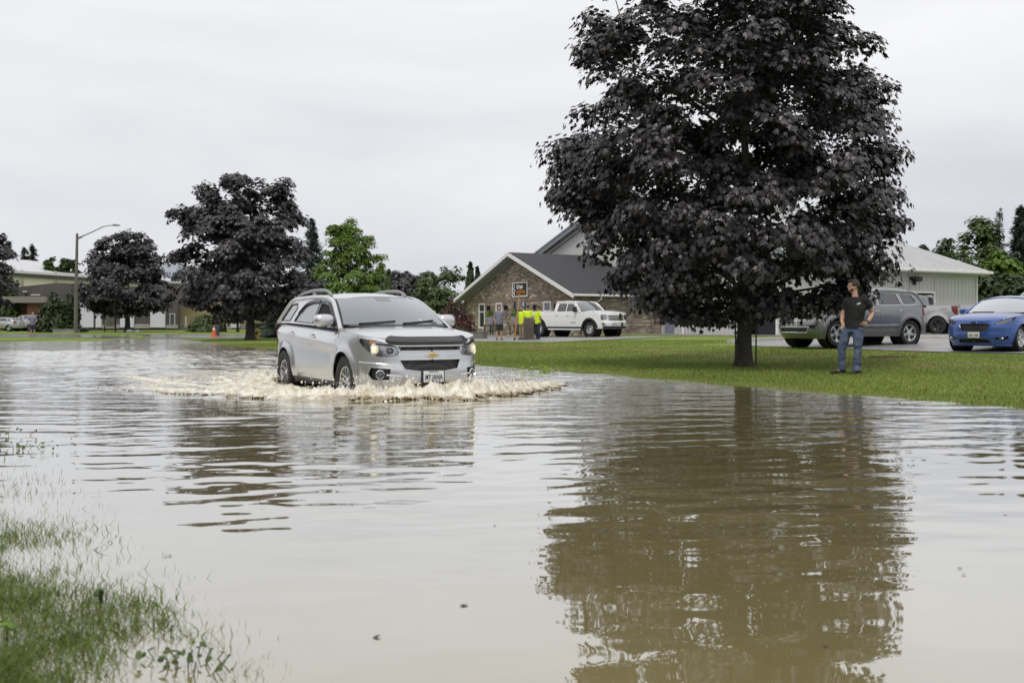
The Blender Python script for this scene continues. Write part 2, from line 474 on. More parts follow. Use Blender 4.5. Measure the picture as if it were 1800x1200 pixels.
def kerb(name, P, label_kind='structure', h=.13, w_=.16):
    mb = MB(); V = []; F = []
    for i, (n, t) in enumerate(P):
        a = P[min(i+1, len(P)-1)]; b = P[max(i-1, 0)]
        q = math.atan2(a[1]-b[1], a[0]-b[0]); nx, ny = -math.sin(q), math.cos(q)
        X, Y = xy_of(n, t); z = tzf(X, Y)
        for s, zz in ((-1, -.05), (-1, h-.02), (-.8, h), (.8, h), (1, h-.02), (1, -.05)):
            x, y = xy_of(n + nx*s*w_/2, t + ny*s*w_/2); V.append((x, y, z + zz))
        if i:
            for k in range(5): F.append(((i-1)*6+k, (i-1)*6+k+1, i*6+k+1, i*6+k))
    F += [(0, 1, 2, 3, 4, 5)[::-1], tuple(len(V)-6+k for k in range(6))]
    mb.add(V, F); return tag(mb.build(name, M_conc, angle=50), kind='structure')
kerb('parking_lot_kerb', [(24.4, 26.4), (26, 26.5), (29, 26.4)] + [(31.5 + 1.1*math.cos(R(a)), 25.1 + 1.1*math.sin(R(a))) for a in (90, 60, 30, 0)] + [(32.7, t) for t in range(24, 3, -2)])
# wet side street at the far end of the flood
def sheet_xy(name, loop, mat, off=.02, res=1.5):
    return drape(name, [nt_of(x, y) for x, y in loop], mat, off, res)
sheet_xy('side_street', [(-30, 63.5), (-24.5, 60.5), (-13, 62), (-11, 60), (-14, 70), (-18, 76), (-29, 77), (-60, 75), (-60, 72)], M_wet, .012)

# ================================================================ flood water
CARP = Vector((-2.32, 15.84, 0)); CARA = R(-60)        # silver SUV, mid wheelbase
cf = Vector((math.cos(CARA), math.sin(CARA), 0)); cl = Vector((-math.sin(CARA), math.cos(CARA), 0))
def carloc(X, Y):
    dx, dy = X - CARP.x, Y - CARP.y
    return dx*cf.x + dy*cf.y, dx*cl.x + dy*cl.y
def bowline(y):
    return np.where(y < 0, 3.0 + .20*y - .30*y*y, 3.0 - .20*y - .14*y*y)
def water_height(X, Y, dy):
    n, t = nt_of(X, Y); lx, ly = carloc(X, Y)
    S = np.interp(Y, [2, 3.5, 5, 7, 9, 12, 16, 22, 30, 45, 60], [.004, .008, .014, .024, .035, .042, .05, .07, .10, .10, .05])
    S = S * (.65 + .7*(.5+.5*np.sin(.55*X+1.1*Y*.5+.8)*np.sin(.9*Y-.4*X)))
    S = S + .020*np.exp(-((X+2.2)/1.6)**2 - ((Y-6.8)/1.6)**2)
    wk = ss(-(lx-1.0), 0, 1.5)*np.exp(-(ly/ (2.2 + .12*np.maximum(0, -lx)))**4)
    S = S + .26*wk*np.exp(-np.maximum(0, -lx-3)/22)
    ring = ss(bowline(ly)-lx, -3.0, 0)*np.exp(-np.abs(bowline(ly)-lx)/3.0)
    S = S + .05*ring
    r = np.random.default_rng(3); h = np.zeros_like(X); NC = 46
    for i in range(NC):
        lam = .105*(.85/.105)**r.random(); a = r.normal(0, .42); k = 2*math.pi/lam
        a0 = -.12
        kx, ky = math.sin(a + a0)*k, math.cos(a + a0)*k
        ph = r.random()*6.283
        warp = .25*np.sin(.8*X + .5*Y + i) + .2*np.sin(1.7*Y - .6*X + 2*i)
        fade = ss(lam/dy, 2.2, 4.5)
        env = .55 + .45*np.sin(.35*X*(1+.3*math.sin(i)) + .5*Y + i*1.7)
        h += fade*env*np.sin(kx*X + ky*Y + ph + warp*2.2)/k
    h *= S*math.sqrt(2./NC)*1.25
    # rounded bow swell pushed ahead of the bumper and trailing arms
    g = bowline(ly) - lx
    amp = .032*np.exp(-(ly/2.0)**2) + .02
    h += amp*np.where(g < 0, np.exp(-(g/.16)**2), np.exp(-(g/.55)**2))*np.exp(-(ly/3.6)**4)
    return h
def dyf(y): return min(.085 if y < 36 else .24, max(.02, y*y/2600))
ys = [1.6]
while ys[-1] < 66: ys.append(ys[-1] + dyf(ys[-1]))
ys = np.array(ys)
xs = axis(-14, 9, .06, -46, 16, 1.10)
WX, WY = np.meshgrid(xs, ys)
dyy = np.gradient(ys)[:, None]*np.ones_like(WX)
def water_material():
    m, nt, b = nodes('flood_water'); L = nt.links; nt.nodes.remove(b)
    tc = N(nt, 'ShaderNodeTexCoord')
    mp = N(nt, 'ShaderNodeMapping'); mp.inputs['Scale'].default_value = (2.2, 5.5, 1); L.new(tc.outputs['Object'], mp.inputs['Vector'])
    nz = N(nt, 'ShaderNodeTexNoise', Scale=1., Detail=3., Roughness=.55); L.new(mp.outputs[0], nz.inputs['Vector'])
    sp = N(nt, 'ShaderNodeSeparateXYZ'); L.new(tc.outputs['Object'], sp.inputs[0])
    mr = N(nt, 'ShaderNodeMapRange'); mr.inputs['From Min'].default_value = 7; mr.inputs['From Max'].default_value = 30
    mr.inputs['To Min'].default_value = 0.; mr.inputs['To Max'].default_value = 1.; L.new(sp.outputs['Y'], mr.inputs['Value'])
    bp = N(nt, 'ShaderNodeBump', Distance=.05); L.new(nz.outputs['Fac'], bp.inputs['Height']); L.new(mr.outputs[0], bp.inputs['Strength'])
    n2 = N(nt, 'ShaderNodeTexNoise', Scale=.5, Detail=5., Roughness=.6); L.new(tc.outputs['Object'], n2.inputs['Vector'])
    rp = N(nt, 'ShaderNodeValToRGB'); rp.color_ramp.elements[0].position = .3; rp.color_ramp.elements[1].position = .7
    rp.color_ramp.elements[0].color = (.222, .184, .084, 1); rp.color_ramp.elements[1].color = (.270, .228, .110, 1)
    L.new(n2.outputs['Fac'], rp.inputs['Fac'])
    df = N(nt, 'ShaderNodeBsdfDiffuse'); L.new(rp.outputs[0], df.inputs['Color']); L.new(bp.outputs[0], df.inputs['Normal'])
    gl = N(nt, 'ShaderNodeBsdfGlossy', Roughness=.02); gl.inputs['Color'].default_value = (.93, .95, .985, 1); L.new(bp.outputs[0], gl.inputs['Normal'])
    lw = N(nt, 'ShaderNodeLayerWeight', Blend=.5); L.new(bp.outputs[0], lw.inputs['Normal'])
    pw = N(nt, 'ShaderNodeMath', operation='POWER'); pw.inputs[1].default_value = 1.75; L.new(lw.outputs['Facing'], pw.inputs[0])
    mn = N(nt, 'ShaderNodeMath', operation='MINIMUM'); mn.inputs[1].default_value = .9; L.new(pw.outputs[0], mn.inputs[0])
    mx = N(nt, 'ShaderNodeMixShader'); L.new(mn.outputs[0], mx.inputs[0]); L.new(df.outputs[0], mx.inputs[1]); L.new(gl.outputs[0], mx.inputs[2])
    L.new(mx.outputs[0], nt.nodes['Material Output'].inputs['Surface'])
    return m
M_water = water_material()
water = grid_mesh('flood_water', WX, WY, water_height(WX, WY, dyy), M_water); tag(water, kind='structure')

# churned white water round the SUV: its own fine, turbulent sheet
def fbm(X, Y, Z=0., octs=5, s=1., gain=.55):
    out = np.empty(X.shape); f = out.ravel(); x = X.ravel()*s; y = Y.ravel()*s; z = np.broadcast_to(Z, X.shape).ravel()
    for i in range(len(f)):
        p = Vector((x[i], y[i], z[i])); a = 1.; q = 0.; fr = 1.
        for o in range(octs): q += a*abs(mnoise.noise(p*fr)); a *= gain; fr *= 2.1
        f[i] = q
    return out
def white_water():
    st = .022
    lx, ly = np.meshgrid(np.arange(-8.5, 3.25, st*1.25), np.arange(-4.2, 3.7, st))
    X = CARP.x + lx*cf.x + ly*cl.x; Y = CARP.y + lx*cf.y + ly*cl.y
    g = bowline(ly) - lx
    n1 = fbm(lx*.8, ly, 0., 5, 2.6); n2 = fbm(lx, ly, 7., 4, 7.); n3_ = fbm(lx, ly, 3., 3, 19.)
    edge = np.where(ly < 0, np.exp(-(ly/3.3)**6), np.exp(-(ly/3.1)**6))
    wid = .55 + .45*np.abs(ly)*.4
    front = ss(g + .30*(n1-.55), -.26, .08)*(1 - ss(g + .5*(n1-.6), wid*.7, wid*1.9))*edge
    # churn beside the near flank, rear wheel and behind the tail
    flank = ss(-ly + .35*(n1-.6), .85, 1.05)*(1-ss(-ly + .8*(n1-.6), 1.25, 2.1 ))*ss(lx, -4.5, -1)*(1-ss(lx, 1.6, 2.6))*.8
    tail = ss(-lx, 2.0, 2.6)*(1-ss(-lx, 4.5, 8.2))*np.exp(-(ly/1.6)**4)*.45
    arm = np.exp(-((ly + 1.2 + .30*(2.4-lx) - .012*(2.4-lx)**2)/.22)**2)*ss(-lx, -2, .5)*(1-ss(-lx, 3.5, 7.5))*.60
    fill = ss(g, .1, .7)*ss(-ly, .85, 1.0)*(1-ss(-lx, 2.5, 6.5))*(1-ss(-ly, 2.4, 3.6))*np.clip(-.15 + 1.15*n1, 0, 1)*.85
    m = np.clip(np.maximum.reduce([front, flank, tail, arm, fill]), 0, 1)
    peak = .072*np.exp(-(ly/2.0)**4) + .04
    h = water_height(X, Y, np.minimum(.085, np.maximum(.02, Y*Y/2600)))
    crest = front*peak*np.exp(-((g-.16)/.33)**2)*(.45 + 1.1*n1)
    rear = .13*np.exp(-((lx+1.75)/.35)**2 - ((ly+1.05)/.28)**2)*(.5+n1)
    fw = .07*np.exp(-((lx-1.0)/.5)**2 - ((ly+1.1)/.25)**2)*(.3+1.2*n1)
    h = h + crest + rear + fw + m*(.050*(n1-.5) + .034*(n2-.45) + .020*(n3_-.4)) + .012*m + front*np.exp(-((g-.2)/.35)**2)*np.maximum(0, n3_-.42)*.11*np.exp(-(ly/2.4)**4)
    h = h + .007 - .013*(1-ss(m, 0, .30))
    # inside the body nothing splashes up
    body = (np.abs(ly) < .80) & (lx < 2.25) & (lx > -2.3)
    h = np.where(body, -.06, h)
    keep = (m > .05)
    o = grid_mesh('white_water', X, Y, h, None or M_foam, attrs={'foam': np.clip(m*(.55+.9*n2), 0, 1), 'churn': n1})
    bm = bmesh.new(); bm.from_mesh(o.data); bm.verts.ensure_lookup_table()
    k = keep.ravel()
    bmesh.ops.delete(bm, geom=[v for v in bm.verts if not k[v.index]], context='VERTS')
    bm.to_mesh(o.data); bm.free()
    return tag(o, 'churned cream white water thrown up around the silver SUV', 'white water', kind='stuff')
def foam_material():
    m, nt, b = nodes('foam'); L = nt.links
    at1 = N(nt, 'ShaderNodeAttribute', attribute_name='foam'); at2 = N(nt, 'ShaderNodeAttribute', attribute_name='churn')
    tc = N(nt, 'ShaderNodeTexCoord'); nz = N(nt, 'ShaderNodeTexNoise', Scale=9., Detail=8., Roughness=.7); L.new(tc.outputs['Object'], nz.inputs['Vector'])
    rp = N(nt, 'ShaderNodeValToRGB'); e = rp.color_ramp.elements
    e[0].position = .33; e[0].color = (.36, .29, .16, 1); e[1].position = .62; e[1].color = (.76, .745, .68, 1)
    x = e.new(.46); x.color = (.57, .525, .41, 1)
    L.new(nz.outputs['Fac'], rp.inputs['Fac'])
    L.new(rp.outputs[0], b.inputs['Base Color']); b.inputs['Roughness'].default_value = .35; b.inputs['Specular IOR Level'].default_value = .6
    bp = N(nt, 'ShaderNodeBump', Strength=.8, Distance=.03); L.new(nz.outputs['Fac'], bp.inputs['Height']); L.new(bp.outputs[0], b.inputs['Normal'])
    # thin foam lets the muddy, mirroring water through
    df = N(nt, 'ShaderNodeBsdfDiffuse'); df.inputs['Color'].default_value = (.24, .185, .10, 1); gl = N(nt, 'ShaderNodeBsdfGlossy', Roughness=.03)
    lw = N(nt, 'ShaderNodeLayerWeight', Blend=.5); pw = N(nt, 'ShaderNodeMath', operation='POWER'); pw.inputs[1].default_value = 1.75; L.new(lw.outputs['Facing'], pw.inputs[0])
    mn = N(nt, 'ShaderNodeMath', operation='MINIMUM'); mn.inputs[1].default_value = .9; L.new(pw.outputs[0], mn.inputs[0])
    wx = N(nt, 'ShaderNodeMixShader'); L.new(mn.outputs[0], wx.inputs[0]); L.new(df.outputs[0], wx.inputs[1]); L.new(gl.outputs[0], wx.inputs[2])
    n4 = N(nt, 'ShaderNodeTexNoise', Scale=14., Detail=6., Roughness=.7); L.new(tc.outputs['Object'], n4.inputs['Vector'])
    aa = N(nt, 'ShaderNodeMath', operation='MULTIPLY_ADD'); aa.inputs[1].default_value = 1.5; L.new(at1.outputs['Fac'], aa.inputs[0])
    a3 = N(nt, 'ShaderNodeMath', operation='SUBTRACT'); a3.inputs[1].default_value = .72; L.new(n4.outputs['Fac'], a3.inputs[0]); L.new(a3.outputs[0], aa.inputs[2])
    r2 = N(nt, 'ShaderNodeValToRGB'); r2.color_ramp.elements[0].position = .18; r2.color_ramp.elements[1].position = .5; L.new(aa.outputs[0], r2.inputs['Fac'])
    mx = N(nt, 'ShaderNodeMixShader'); L.new(r2.outputs[0], mx.inputs[0]); L.new(wx.outputs[0], mx.inputs[1]); L.new(b.outputs[0], mx.inputs[2])
    L.new(mx.outputs[0], nt.nodes['Material Output'].inputs['Surface'])
    return m
M_foam = foam_material()
white_water()
def spray():
    mb = MB(); r = random.Random(5)
    base = bmesh.new(); bmesh.ops.create_icosphere(base, subdivisions=1, radius=1)
    bv = [v.co.copy() for v in base.verts]; bf = [tuple(v.index for v in f.verts) for f in base.faces]; base.free()
    def drop(lx, ly, z, s):
        X = CARP.x + lx*cf.x + ly*cl.x; Y = CARP.y + lx*cf.y + ly*cl.y
        st = Vector((s*r.uniform(.7, 1.3), s*r.uniform(.7, 1.3), s*r.uniform(.8, 2.2)))
        mb.add([(X + v.x*st.x, Y + v.y*st.y, z + v.z*st.z) for v in bv], bf)
    for i in range(620):
        ly = r.gauss(0, 1.25)
        if abs(ly) > 2.7: continue
        lx = float(bowline(np.array(ly))) - abs(r.gauss(.16, .16))
        pk = .19*math.exp(-(ly/2.0)**4) + .07
        if abs(ly) < .32: continue
        drop(lx, ly, pk*(.55 + .75*r.random()**1.5), .0035 + .010*r.random()**3)
    for i in range(110):
        drop(r.gauss(1.15, .35), -abs(r.gauss(1.02, .08)), .05 + .22*r.random()**1.6, .003 + .008*r.random()**2)
    for i in range(130):
        drop(r.gauss(-1.7, .25), -abs(r.gauss(1.05, .12)), .08 + .22*r.random()**1.6, .003 + .009*r.random()**2)
    return tag(mb.build('water_spray', pm('spray_drops', (.78, .74, .64), .2, var=.1)), 'loose drops of spray flying off the bow wave of the silver SUV', 'spray', kind='stuff')
spray()

# ================================================================ grass
def blades(name, P, h, wd, lean, mat, label, cat, rv=None):
    """P (n,3) roots; each blade a bent tapering strip"""
    n = len(P); a = rng.random(n)*2*math.pi; s = np.stack([np.cos(a), np.sin(a), np.zeros(n)], -1)*wd[:, None]/2
    b = rng.random(n)*2*math.pi; ln = np.stack([np.cos(b), np.sin(b), np.zeros(n)], -1)*(lean*h)[:, None]
    up = np.zeros((n, 3)); up[:, 2] = h
    m1 = P + up*.55 + ln*.3; tp = P + up + ln
    rnd = np.repeat(rng.random(n)*.8 if rv is None else rv, 5)
    V = np.stack([P - s, P + s, m1 + s*.75, m1 - s*.75, tp], 1).reshape(-1, 3)
    base = np.arange(n)*5
    loops = np.stack([base, base+1, base+2, base+3, base+3, base+2, base+4], 1).ravel()
    starts = np.stack([np.arange(n)*7, np.arange(n)*7 + 4], 1).ravel()
    o = mesh_np(name, V, starts, loops, mat, None, True, attrs={'rnd': rnd})
    return tag(o, label, cat, kind='stuff')
M_blade = leaf_mat('grass_blade', (.122, .172, .030), (.275, .33, .076), .6, .25, .3)
for m_ in (M_blade,):     # straw-coloured dry blades at the top of the range
    r_ = [q for q in m_.node_tree.nodes if q.type == 'VALTORGB'][0].color_ramp; r_.elements[1].position = .8; q = r_.elements.new(.86); q.color = (.27, .20, .085, 1)
M_drown = leaf_mat('drowned_grass', (.055, .088, .013), (.17, .235, .04), .5, .2, .4)
# lawn by the shore
def shore_grass():
    K = 330000
    n = 11.45 + (rng.random(K)**1.5)*14.5; t = rng.uniform(1, 52, K)
    X, Y = xy_of(n, t)
    k = ~((n > 23.0) & (t < 26.3)) & (np.abs(X) < Y*.60 + .8) & (Y < 46) & (rng.random(K) < np.clip(16/Y, .15, 1)*1.1)
    X, Y, n = X[k], Y[k], n[k]
    z = tz(X, Y)
    c = np.sin(.9*X+.3)*np.sin(1.1*Y) + .6*np.sin(2.7*X-1.3*Y) + .5*np.sin(6.1*X+4.3*Y)
    pt_ = .5 + .5*np.sin(.55*X+.9)*np.sin(.7*Y-.5) ; bd = np.exp(-((n-19.2-.5*np.sin(.8*t[k]))/.75)**2)*np.clip(.55+.5*np.sin(2.3*X+.7*Y)+.3*np.sin(6*X-3*Y), 0, 1)
    rv = np.clip(.42*rng.random(len(X)) + .36*np.clip(pt_ + .22*c, 0, 1) + .0, 0, .80); rv = np.where(rng.random(len(X)) < .9*bd + .03, .86 + .14*rng.random(len(X)), rv)
    h = (.030 + .026*rng.random(len(X)))*(1 + .22*c)*(1-.45*bd); h *= np.where(n < 12.2, .75, 1)
    return blades('lawn_grass', np.stack([X, Y, z-.004], -1), h, .007 + .006*rng.random(len(X)) + .00022*Y, .2+.8*rng.random(len(X)), M_blade,
                  'short mown green grass blades of the sloping lawn beside the flood', 'grass', rv)
shore_grass()
def soggy_edge():
    K = 15000; n = rng.uniform(10.95, 11.75, K); t = rng.uniform(1, 40, K); X, Y = xy_of(n, t); z = tz(X, Y)
    k = (np.abs(X) < Y*.56) & (z > -.11) & (z < .012) & (rng.random(K) < np.clip(1 + z/.10, .05, 1)); X, Y, z = X[k], Y[k], z[k]; m = len(X)
    return blades('soggy_grass', np.stack([X, Y, z-.004], -1), np.maximum(0, -z) + .018 + .03*rng.random(m), .006 + .006*rng.random(m), .2+.6*rng.random(m), M_blade,
                  'soggy grass blades standing in the shallows along the lawn edge', 'grass')
soggy_edge()
def near_grass():
    K = 230000
    Y = 2.3 + 8.2*rng.random(K)**1.25; X = -rng.random(K)*(.60*Y + .3) + .1
    n, t = nt_of(X, Y)
    cl_ = np.sin(2.1*X+1.2*Y)*np.sin(3.3*Y-1.7*X) + .7*np.sin(7*X+3*Y)*np.sin(5*Y-2*X) + .5*np.sin(15*X+1)*np.sin(13*Y)
    d = np.clip((1.02 - n)/.85, 0, 1.15)**1.7
    d *= np.interp(Y, [2, 3.6, 4.6, 5.4, 6.5, 7.6, 8.6, 9.5], [1.0, .9, .62, .40, .26, .14, .12, .05])
    d *= np.clip(.72 + .36*cl_, .12, 1.5)
    k = rng.random(K) < d*.8
    X, Y, d = X[k], Y[k], d[k]; m = len(X)
    h = .060 + .034*rng.random(m)**1.5 + .014*d; z = np.full(m, -.048)
    blades('drowned_grass', np.stack([X, Y, z], -1), h, .0022 + .0032*rng.random(m), .15 + .75*rng.random(m)**1.5, M_drown,
           'thin grass blades poking out of the brown water on the near bank', 'grass')
    # matted, drowned turf lying at the surface
    K = 145000; Y = 2.3 + 3.2*rng.random(K)**1.3; X = -rng.random(K)*(.60*Y + .3) + .1; n, t = nt_of(X, Y)
    cl_ = np.sin(2.1*X+1.2*Y)*np.sin(3.3*Y-1.7*X) + .7*np.sin(7*X+3*Y)*np.sin(5*Y-2*X) + .5*np.sin(15*X+1)*np.sin(13*Y)
    d = np.clip((.86 - n)/.62, 0, 1.2)**1.25*np.interp(Y, [2, 3.8, 4.6, 5.4], [1, .8, .35, 0])*np.clip(.45 + .6*cl_, 0, 1.4)
    k = rng.random(K) < d*.75; X, Y = X[k], Y[k]; m = len(X)
    return blades('matted_turf', np.stack([X, Y, np.full(m, -.018)], -1), .028 + .034*rng.random(m), .003 + .005*rng.random(m), .4 + 1.6*rng.random(m), M_drown,
                  'dense matted turf just breaking the surface in the near left corner', 'grass')
near_grass()
# ================================================================ trees
def unit(v): return v / np.maximum(np.linalg.norm(v, axis=-1, keepdims=True), 1e-9)
HALF_MAPLE = [(0, 0), (.20, .01), (.50, .10), (.33, .30), (.50, .58), (.20, .56), (0, 1.0)]
HALF_OVAL = [(0, 0), (.26, .22), (.30, .5), (.16, .8), (0, 1.0)]
HALF_NEEDLE = [(0, 0), (.13, .15), (.11, .7), (0, 1.0)]
def leaves(name, C, Nn, T, S, mat, parent, half=HALF_MAPLE, fold=.35, rnd=None, loc=None):
    n = len(C); Nn = unit(Nn); T = unit(T - Nn*(T*Nn).sum(-1, keepdims=True)); B = np.cross(Nn, T)
    H = np.asarray(half); k = len(H)
    def side(sg):
        x = H[:, 0]*sg; y = H[:, 1] - .1
        z = -abs(fold)*np.abs(H[:, 0]) - .18*(H[:, 1]**2)
        return C[:, None] + S[:, None, None]*(B[:, None]*x[None, :, None] + T[:, None]*y[None, :, None] + Nn[:, None]*z[None, :, None])
    V = np.concatenate([side(1), side(-1)], 1).reshape(-1, 3)
    base = np.arange(n)[:, None]*(2*k)
    loops = np.concatenate([base + np.arange(k)[None], base + k + np.arange(k)[::-1][None]], 1).ravel()
    starts = (np.arange(2*n)*k)
    rn = rng.random(n) if rnd is None else rnd
    o = mesh_np(name, V, starts, loops, mat, parent, False, attrs={'rnd': np.repeat(rn, 2*k)})
    return o
def n3(P, s, seed):
    return np.array([mnoise.noise(Vector((p[0]*s+seed, p[1]*s-seed, p[2]*s+2*seed))) for p in P])
M_bark = pm('maple_bark', (.050, .045, .036), .9, var=.4, vs=9, bump=.9, bs=18, dist=.02)
M_bark2 = pm('grey_bark', (.075, .065, .052), .9, var=.4, vs=9, bump=.7, bs=20)
def broad_tree(name, label, loc, env, trunk, ncl, per, leafsize, mat, group=None, clr=.45, seed=1, half=HALF_MAPLE,
               crown_c=None, bark=None, noise_cut=-.25, ns=.55, shell=.45, cat='tree', flat=.62, nlimb=26, droop=.6, extra=None):
    """env: list of (z, r_left, r_right) giving the outline of the crown; trunk: (height, r0, r1)"""
    r = np.random.default_rng(seed)
    root = thing(name, label, cat, loc, 0, group)
    zs = np.array([e[0] for e in env]); rl = np.array([e[1] for e in env]); rr = np.array([e[2] for e in env])
    wgt = np.maximum(.05, (rl+rr)/2)
    # cluster centres spread through the volume, thinned by noise so that gaps stay open
    C = []
    while len(C) < ncl:
        z = r.uniform(zs[0], zs[-1], 400); wz = np.interp(z, zs, wgt)
        a = r.uniform(0, 2*math.pi, 400)
        right = .5 + .5*np.cos(a)
        R0 = np.interp(z, zs, rl)*(1-right) + np.interp(z, zs, rr)*right
        q = r.random(400)**shell
        P = np.stack([R0*q*np.cos(a), R0*q*np.sin(a), z], -1)
        keep = (r.random(400) < (wz/wgt.max())) & (n3(P, ns, seed*1.7) > noise_cut)
        C += list(P[keep])
    C = np.array(C[:ncl])
    if extra is not None:
        E = np.asarray(extra, float); add = [E]
        for q in E:
            nb_ = C[np.argsort(np.linalg.norm(C - q, axis=1))[:2]]
            for v in nb_:
                if np.linalg.norm(v - q) > .8: add += [(q*.67 + v*.33)[None], (q*.33 + v*.67)[None]]
        C = np.concatenate([C] + add)
    # trunk and limbs
    H, r0, r1 = trunk
    mb = MB()
    top = zs[-1] - .12*(zs[-1]-zs[0])
    tp = [Vector((.04*math.sin(i*1.3)*min(1, i/3), .04*math.cos(i*1.7)*min(1, i/3), top*i/12)) for i in range(13)]
    def trad(z): return (r0*(1 - .18*z/H) if z < H else np.interp(z, [H, top], [r1, .02]))
    rad = [trad(p.z) for p in tp]
    P = [Vector((0, 0, -.1)), Vector((0, 0, .03)), Vector((0, 0, .15)), Vector((0, 0, .4))] + tp[1:]
    rd = [r0*1.75, r0*1.5, r0*1.2, r0*1.05] + rad[1:]
    o = sorted(range(len(P)), key=lambda i: P[i].z); P = [P[i] for i in o]; rd = [rd[i] for i in o]
    mb.tube(P, rd, 14)
    mb.build('trunk', bark or M_bark, root)
    lb = MB(); idx = r.choice(len(C), min(len(C), nlimb), replace=False); limbs = []
    for i in idx:
        c = Vector(C[i]); hz = max(H*.92, min(top*.95, c.z - .45*math.hypot(c.x, c.y) - .1))
        s = Vector((0, 0, hz)); mid = s.lerp(c, .5) + Vector((r.normal(0, .12), r.normal(0, .12), .08*c.length*.3))
        pts = [s, s.lerp(mid, .5) + Vector((0, 0, .03)), mid, mid.lerp(c, .5) + Vector((0, 0, .05)), c]
        q = max(.018, trad(hz)*.42)
        lb.tube(pts, [q, q*.8, q*.6, q*.38, .010], 6, caps=False); limbs += pts[1:]
    LP = np.array([tuple(p) for p in limbs])
    for c in C:
        d = np.linalg.norm(LP - c, axis=1); j = int(d.argmin()); p = Vector(LP[j]); e = Vector(c)
        if .05 < d[j] < 1.25: lb.tube([p, p.lerp(e, .5) + Vector((0, 0, .04)), e], [.016, .011, .006], 4, caps=False)
    lb.tube([(0, 0, H*.80), (0, 0, top*.97)], .012, 5)
    lb.build('limbs', bark or M_bark, root)
    # leaves: each cluster a drooping, shingled dome of leaves
    nC = len(C); K = r.poisson(per, nC).clip(per//3, None); ci = np.repeat(np.arange(nC), K); n = len(ci)
    csz = clr*(.65 + .7*r.random(nC))
    D = unit(r.normal(0, 1, (n, 3))); D[:, 2] = np.where(D[:, 2] < -.35, -D[:, 2], D[:, 2])
    rad = r.random(n)**.42
    c0 = C[ci]; ax = np.stack([np.zeros(nC), np.zeros(nC), C[:, 2]*0 + (zs[0] + .35*(zs[-1]-zs[0]))], -1)[ci]
    outw = unit(c0 - ax)
    off = D*(csz[ci]*rad)[:, None]; off[:, 2] *= flat
    off[:, 2] -= .28*csz[ci]*(np.hypot(off[:, 0], off[:, 1])/csz[ci])**2
    Pp = c0 + off
    oz = outw.copy(); oz[:, 2] = 0
    Nn = outw*.45 + np.array([0, 0, .55]) + D*.75 + r.normal(0, .33, (n, 3))
    T = unit(oz)*.55 + D*.5 + np.array([0, 0, -droop]) + r.normal(0, .3, (n, 3))
    S = leafsize*(.7 + .6*r.random(n))
    rn = np.clip(.5 + .28*(r.random(nC)-.5)[ci] + .55*(r.random(n)-.5) + .0*n, 0, 1)
    leaves('crown', Pp, Nn, T, S, mat, root, half, .35, rn)
    return root
L_purple = leaf_mat('purple_maple_leaf', (.0155, .0140, .0155), (.048, .0425, .0455), .38, .05, .55)
L_purple2 = leaf_mat('purple_maple_leaf_far', (.0175, .0163, .0190), (.043, .0385, .0435), .43, .03, .5)
L_green = leaf_mat('bright_green_leaf', (.075, .14, .018), (.16, .25, .04), .5, .3, .4)
L_mid = leaf_mat('mid_green_leaf', (.04, .07, .016), (.085, .13, .03), .5, .25, .4)
L_deep = leaf_mat('deep_green_leaf', (.022, .04, .013), (.055, .085, .022), .5, .2, .4)
L_lime = leaf_mat('lime_leaf', (.12, .19, .025), (.24, .32, .06), .5, .3, .4)
L_red = leaf_mat('red_maple_leaf', (.045, .014, .012), (.11, .036, .026), .5, .15, .4)
L_spruce = leaf_mat('blue_spruce_needle', (.035, .055, .042), (.075, .105, .085), .6, .1, .3)
L_dspruce = leaf_mat('dark_spruce_needle', (.018, .030, .020), (.045, .065, .042), .6, .1, .3)
L_cedar = leaf_mat('cedar_needle', (.018, .032, .012), (.04, .065, .02), .6, .1, .3)
M_blank = M_black

# the big purple maple on the lawn
BT = Vector((5.12, 22.0, 0)); BT.z = tzf(BT.x, BT.y)
big = broad_tree('maple_tree', 'tallest dark purple maple on the lawn beside the man in the black shirt', BT,
    [(1.0, .9, .8), (1.35, 2.1, 1.7), (1.8, 2.95, 2.6), (2.4, 3.15, 3.1), (3.1, 3.5, 3.35), (3.6, 3.95, 3.2), (4.6, 4.0, 3.1), (5.6, 3.8, 3.0), (6.6, 3.75, 2.75), (7.6, 3.6, 2.35), (8.6, 2.9, 1.7), (9.6, 1.5, 1.3), (10.1, .3, .3)],
    (1.55, .17, .13), 540, 124, .126, L_purple, None, .53, 11, ns=.62, noise_cut=-.34, shell=.40, nlimb=44,
    extra=[(-1.75, -1.0, 1.1), (-1.6, -.7, 1.25), (-2.2, -.9, 1.35), (-4.15, -.3, 3.75), (-3.9, .2, 3.95), (-4.1, .1, 4.75), (-3.7, -.4, 4.7), (-3.35, .1, 6.9), (-3.1, -.2, 6.6), (3.35, -.2, 3.15), (3.1, .1, 2.9), (2.2, -.6, 1.75), (1.5, -.9, 1.5), (1.9, -1.0, 1.35), (2.5, -.5, 2.1)])
def stake(name, label, px0, px1, Y, top):
    mb = MB(); a = at(px0, 0, Y); b = at(px1, 0, Y); z = tzf(a.x, Y)
    mb.tube([(a.x, Y, z-.05), (a.x, Y, z+.6), (b.x, Y, top)], .018, 6)
    return tag(mb.build(name, M_black), label, 'stake', 'stakes beside the maple trunk')
stake('tree_stake', 'thin black stake left of the tallest maple trunk', 1293, 1291, 21.85, 2.1)
stake('tree_stake', 'thin black stake right of the tallest maple trunk', 1329, 1331, 21.95, 2.0)

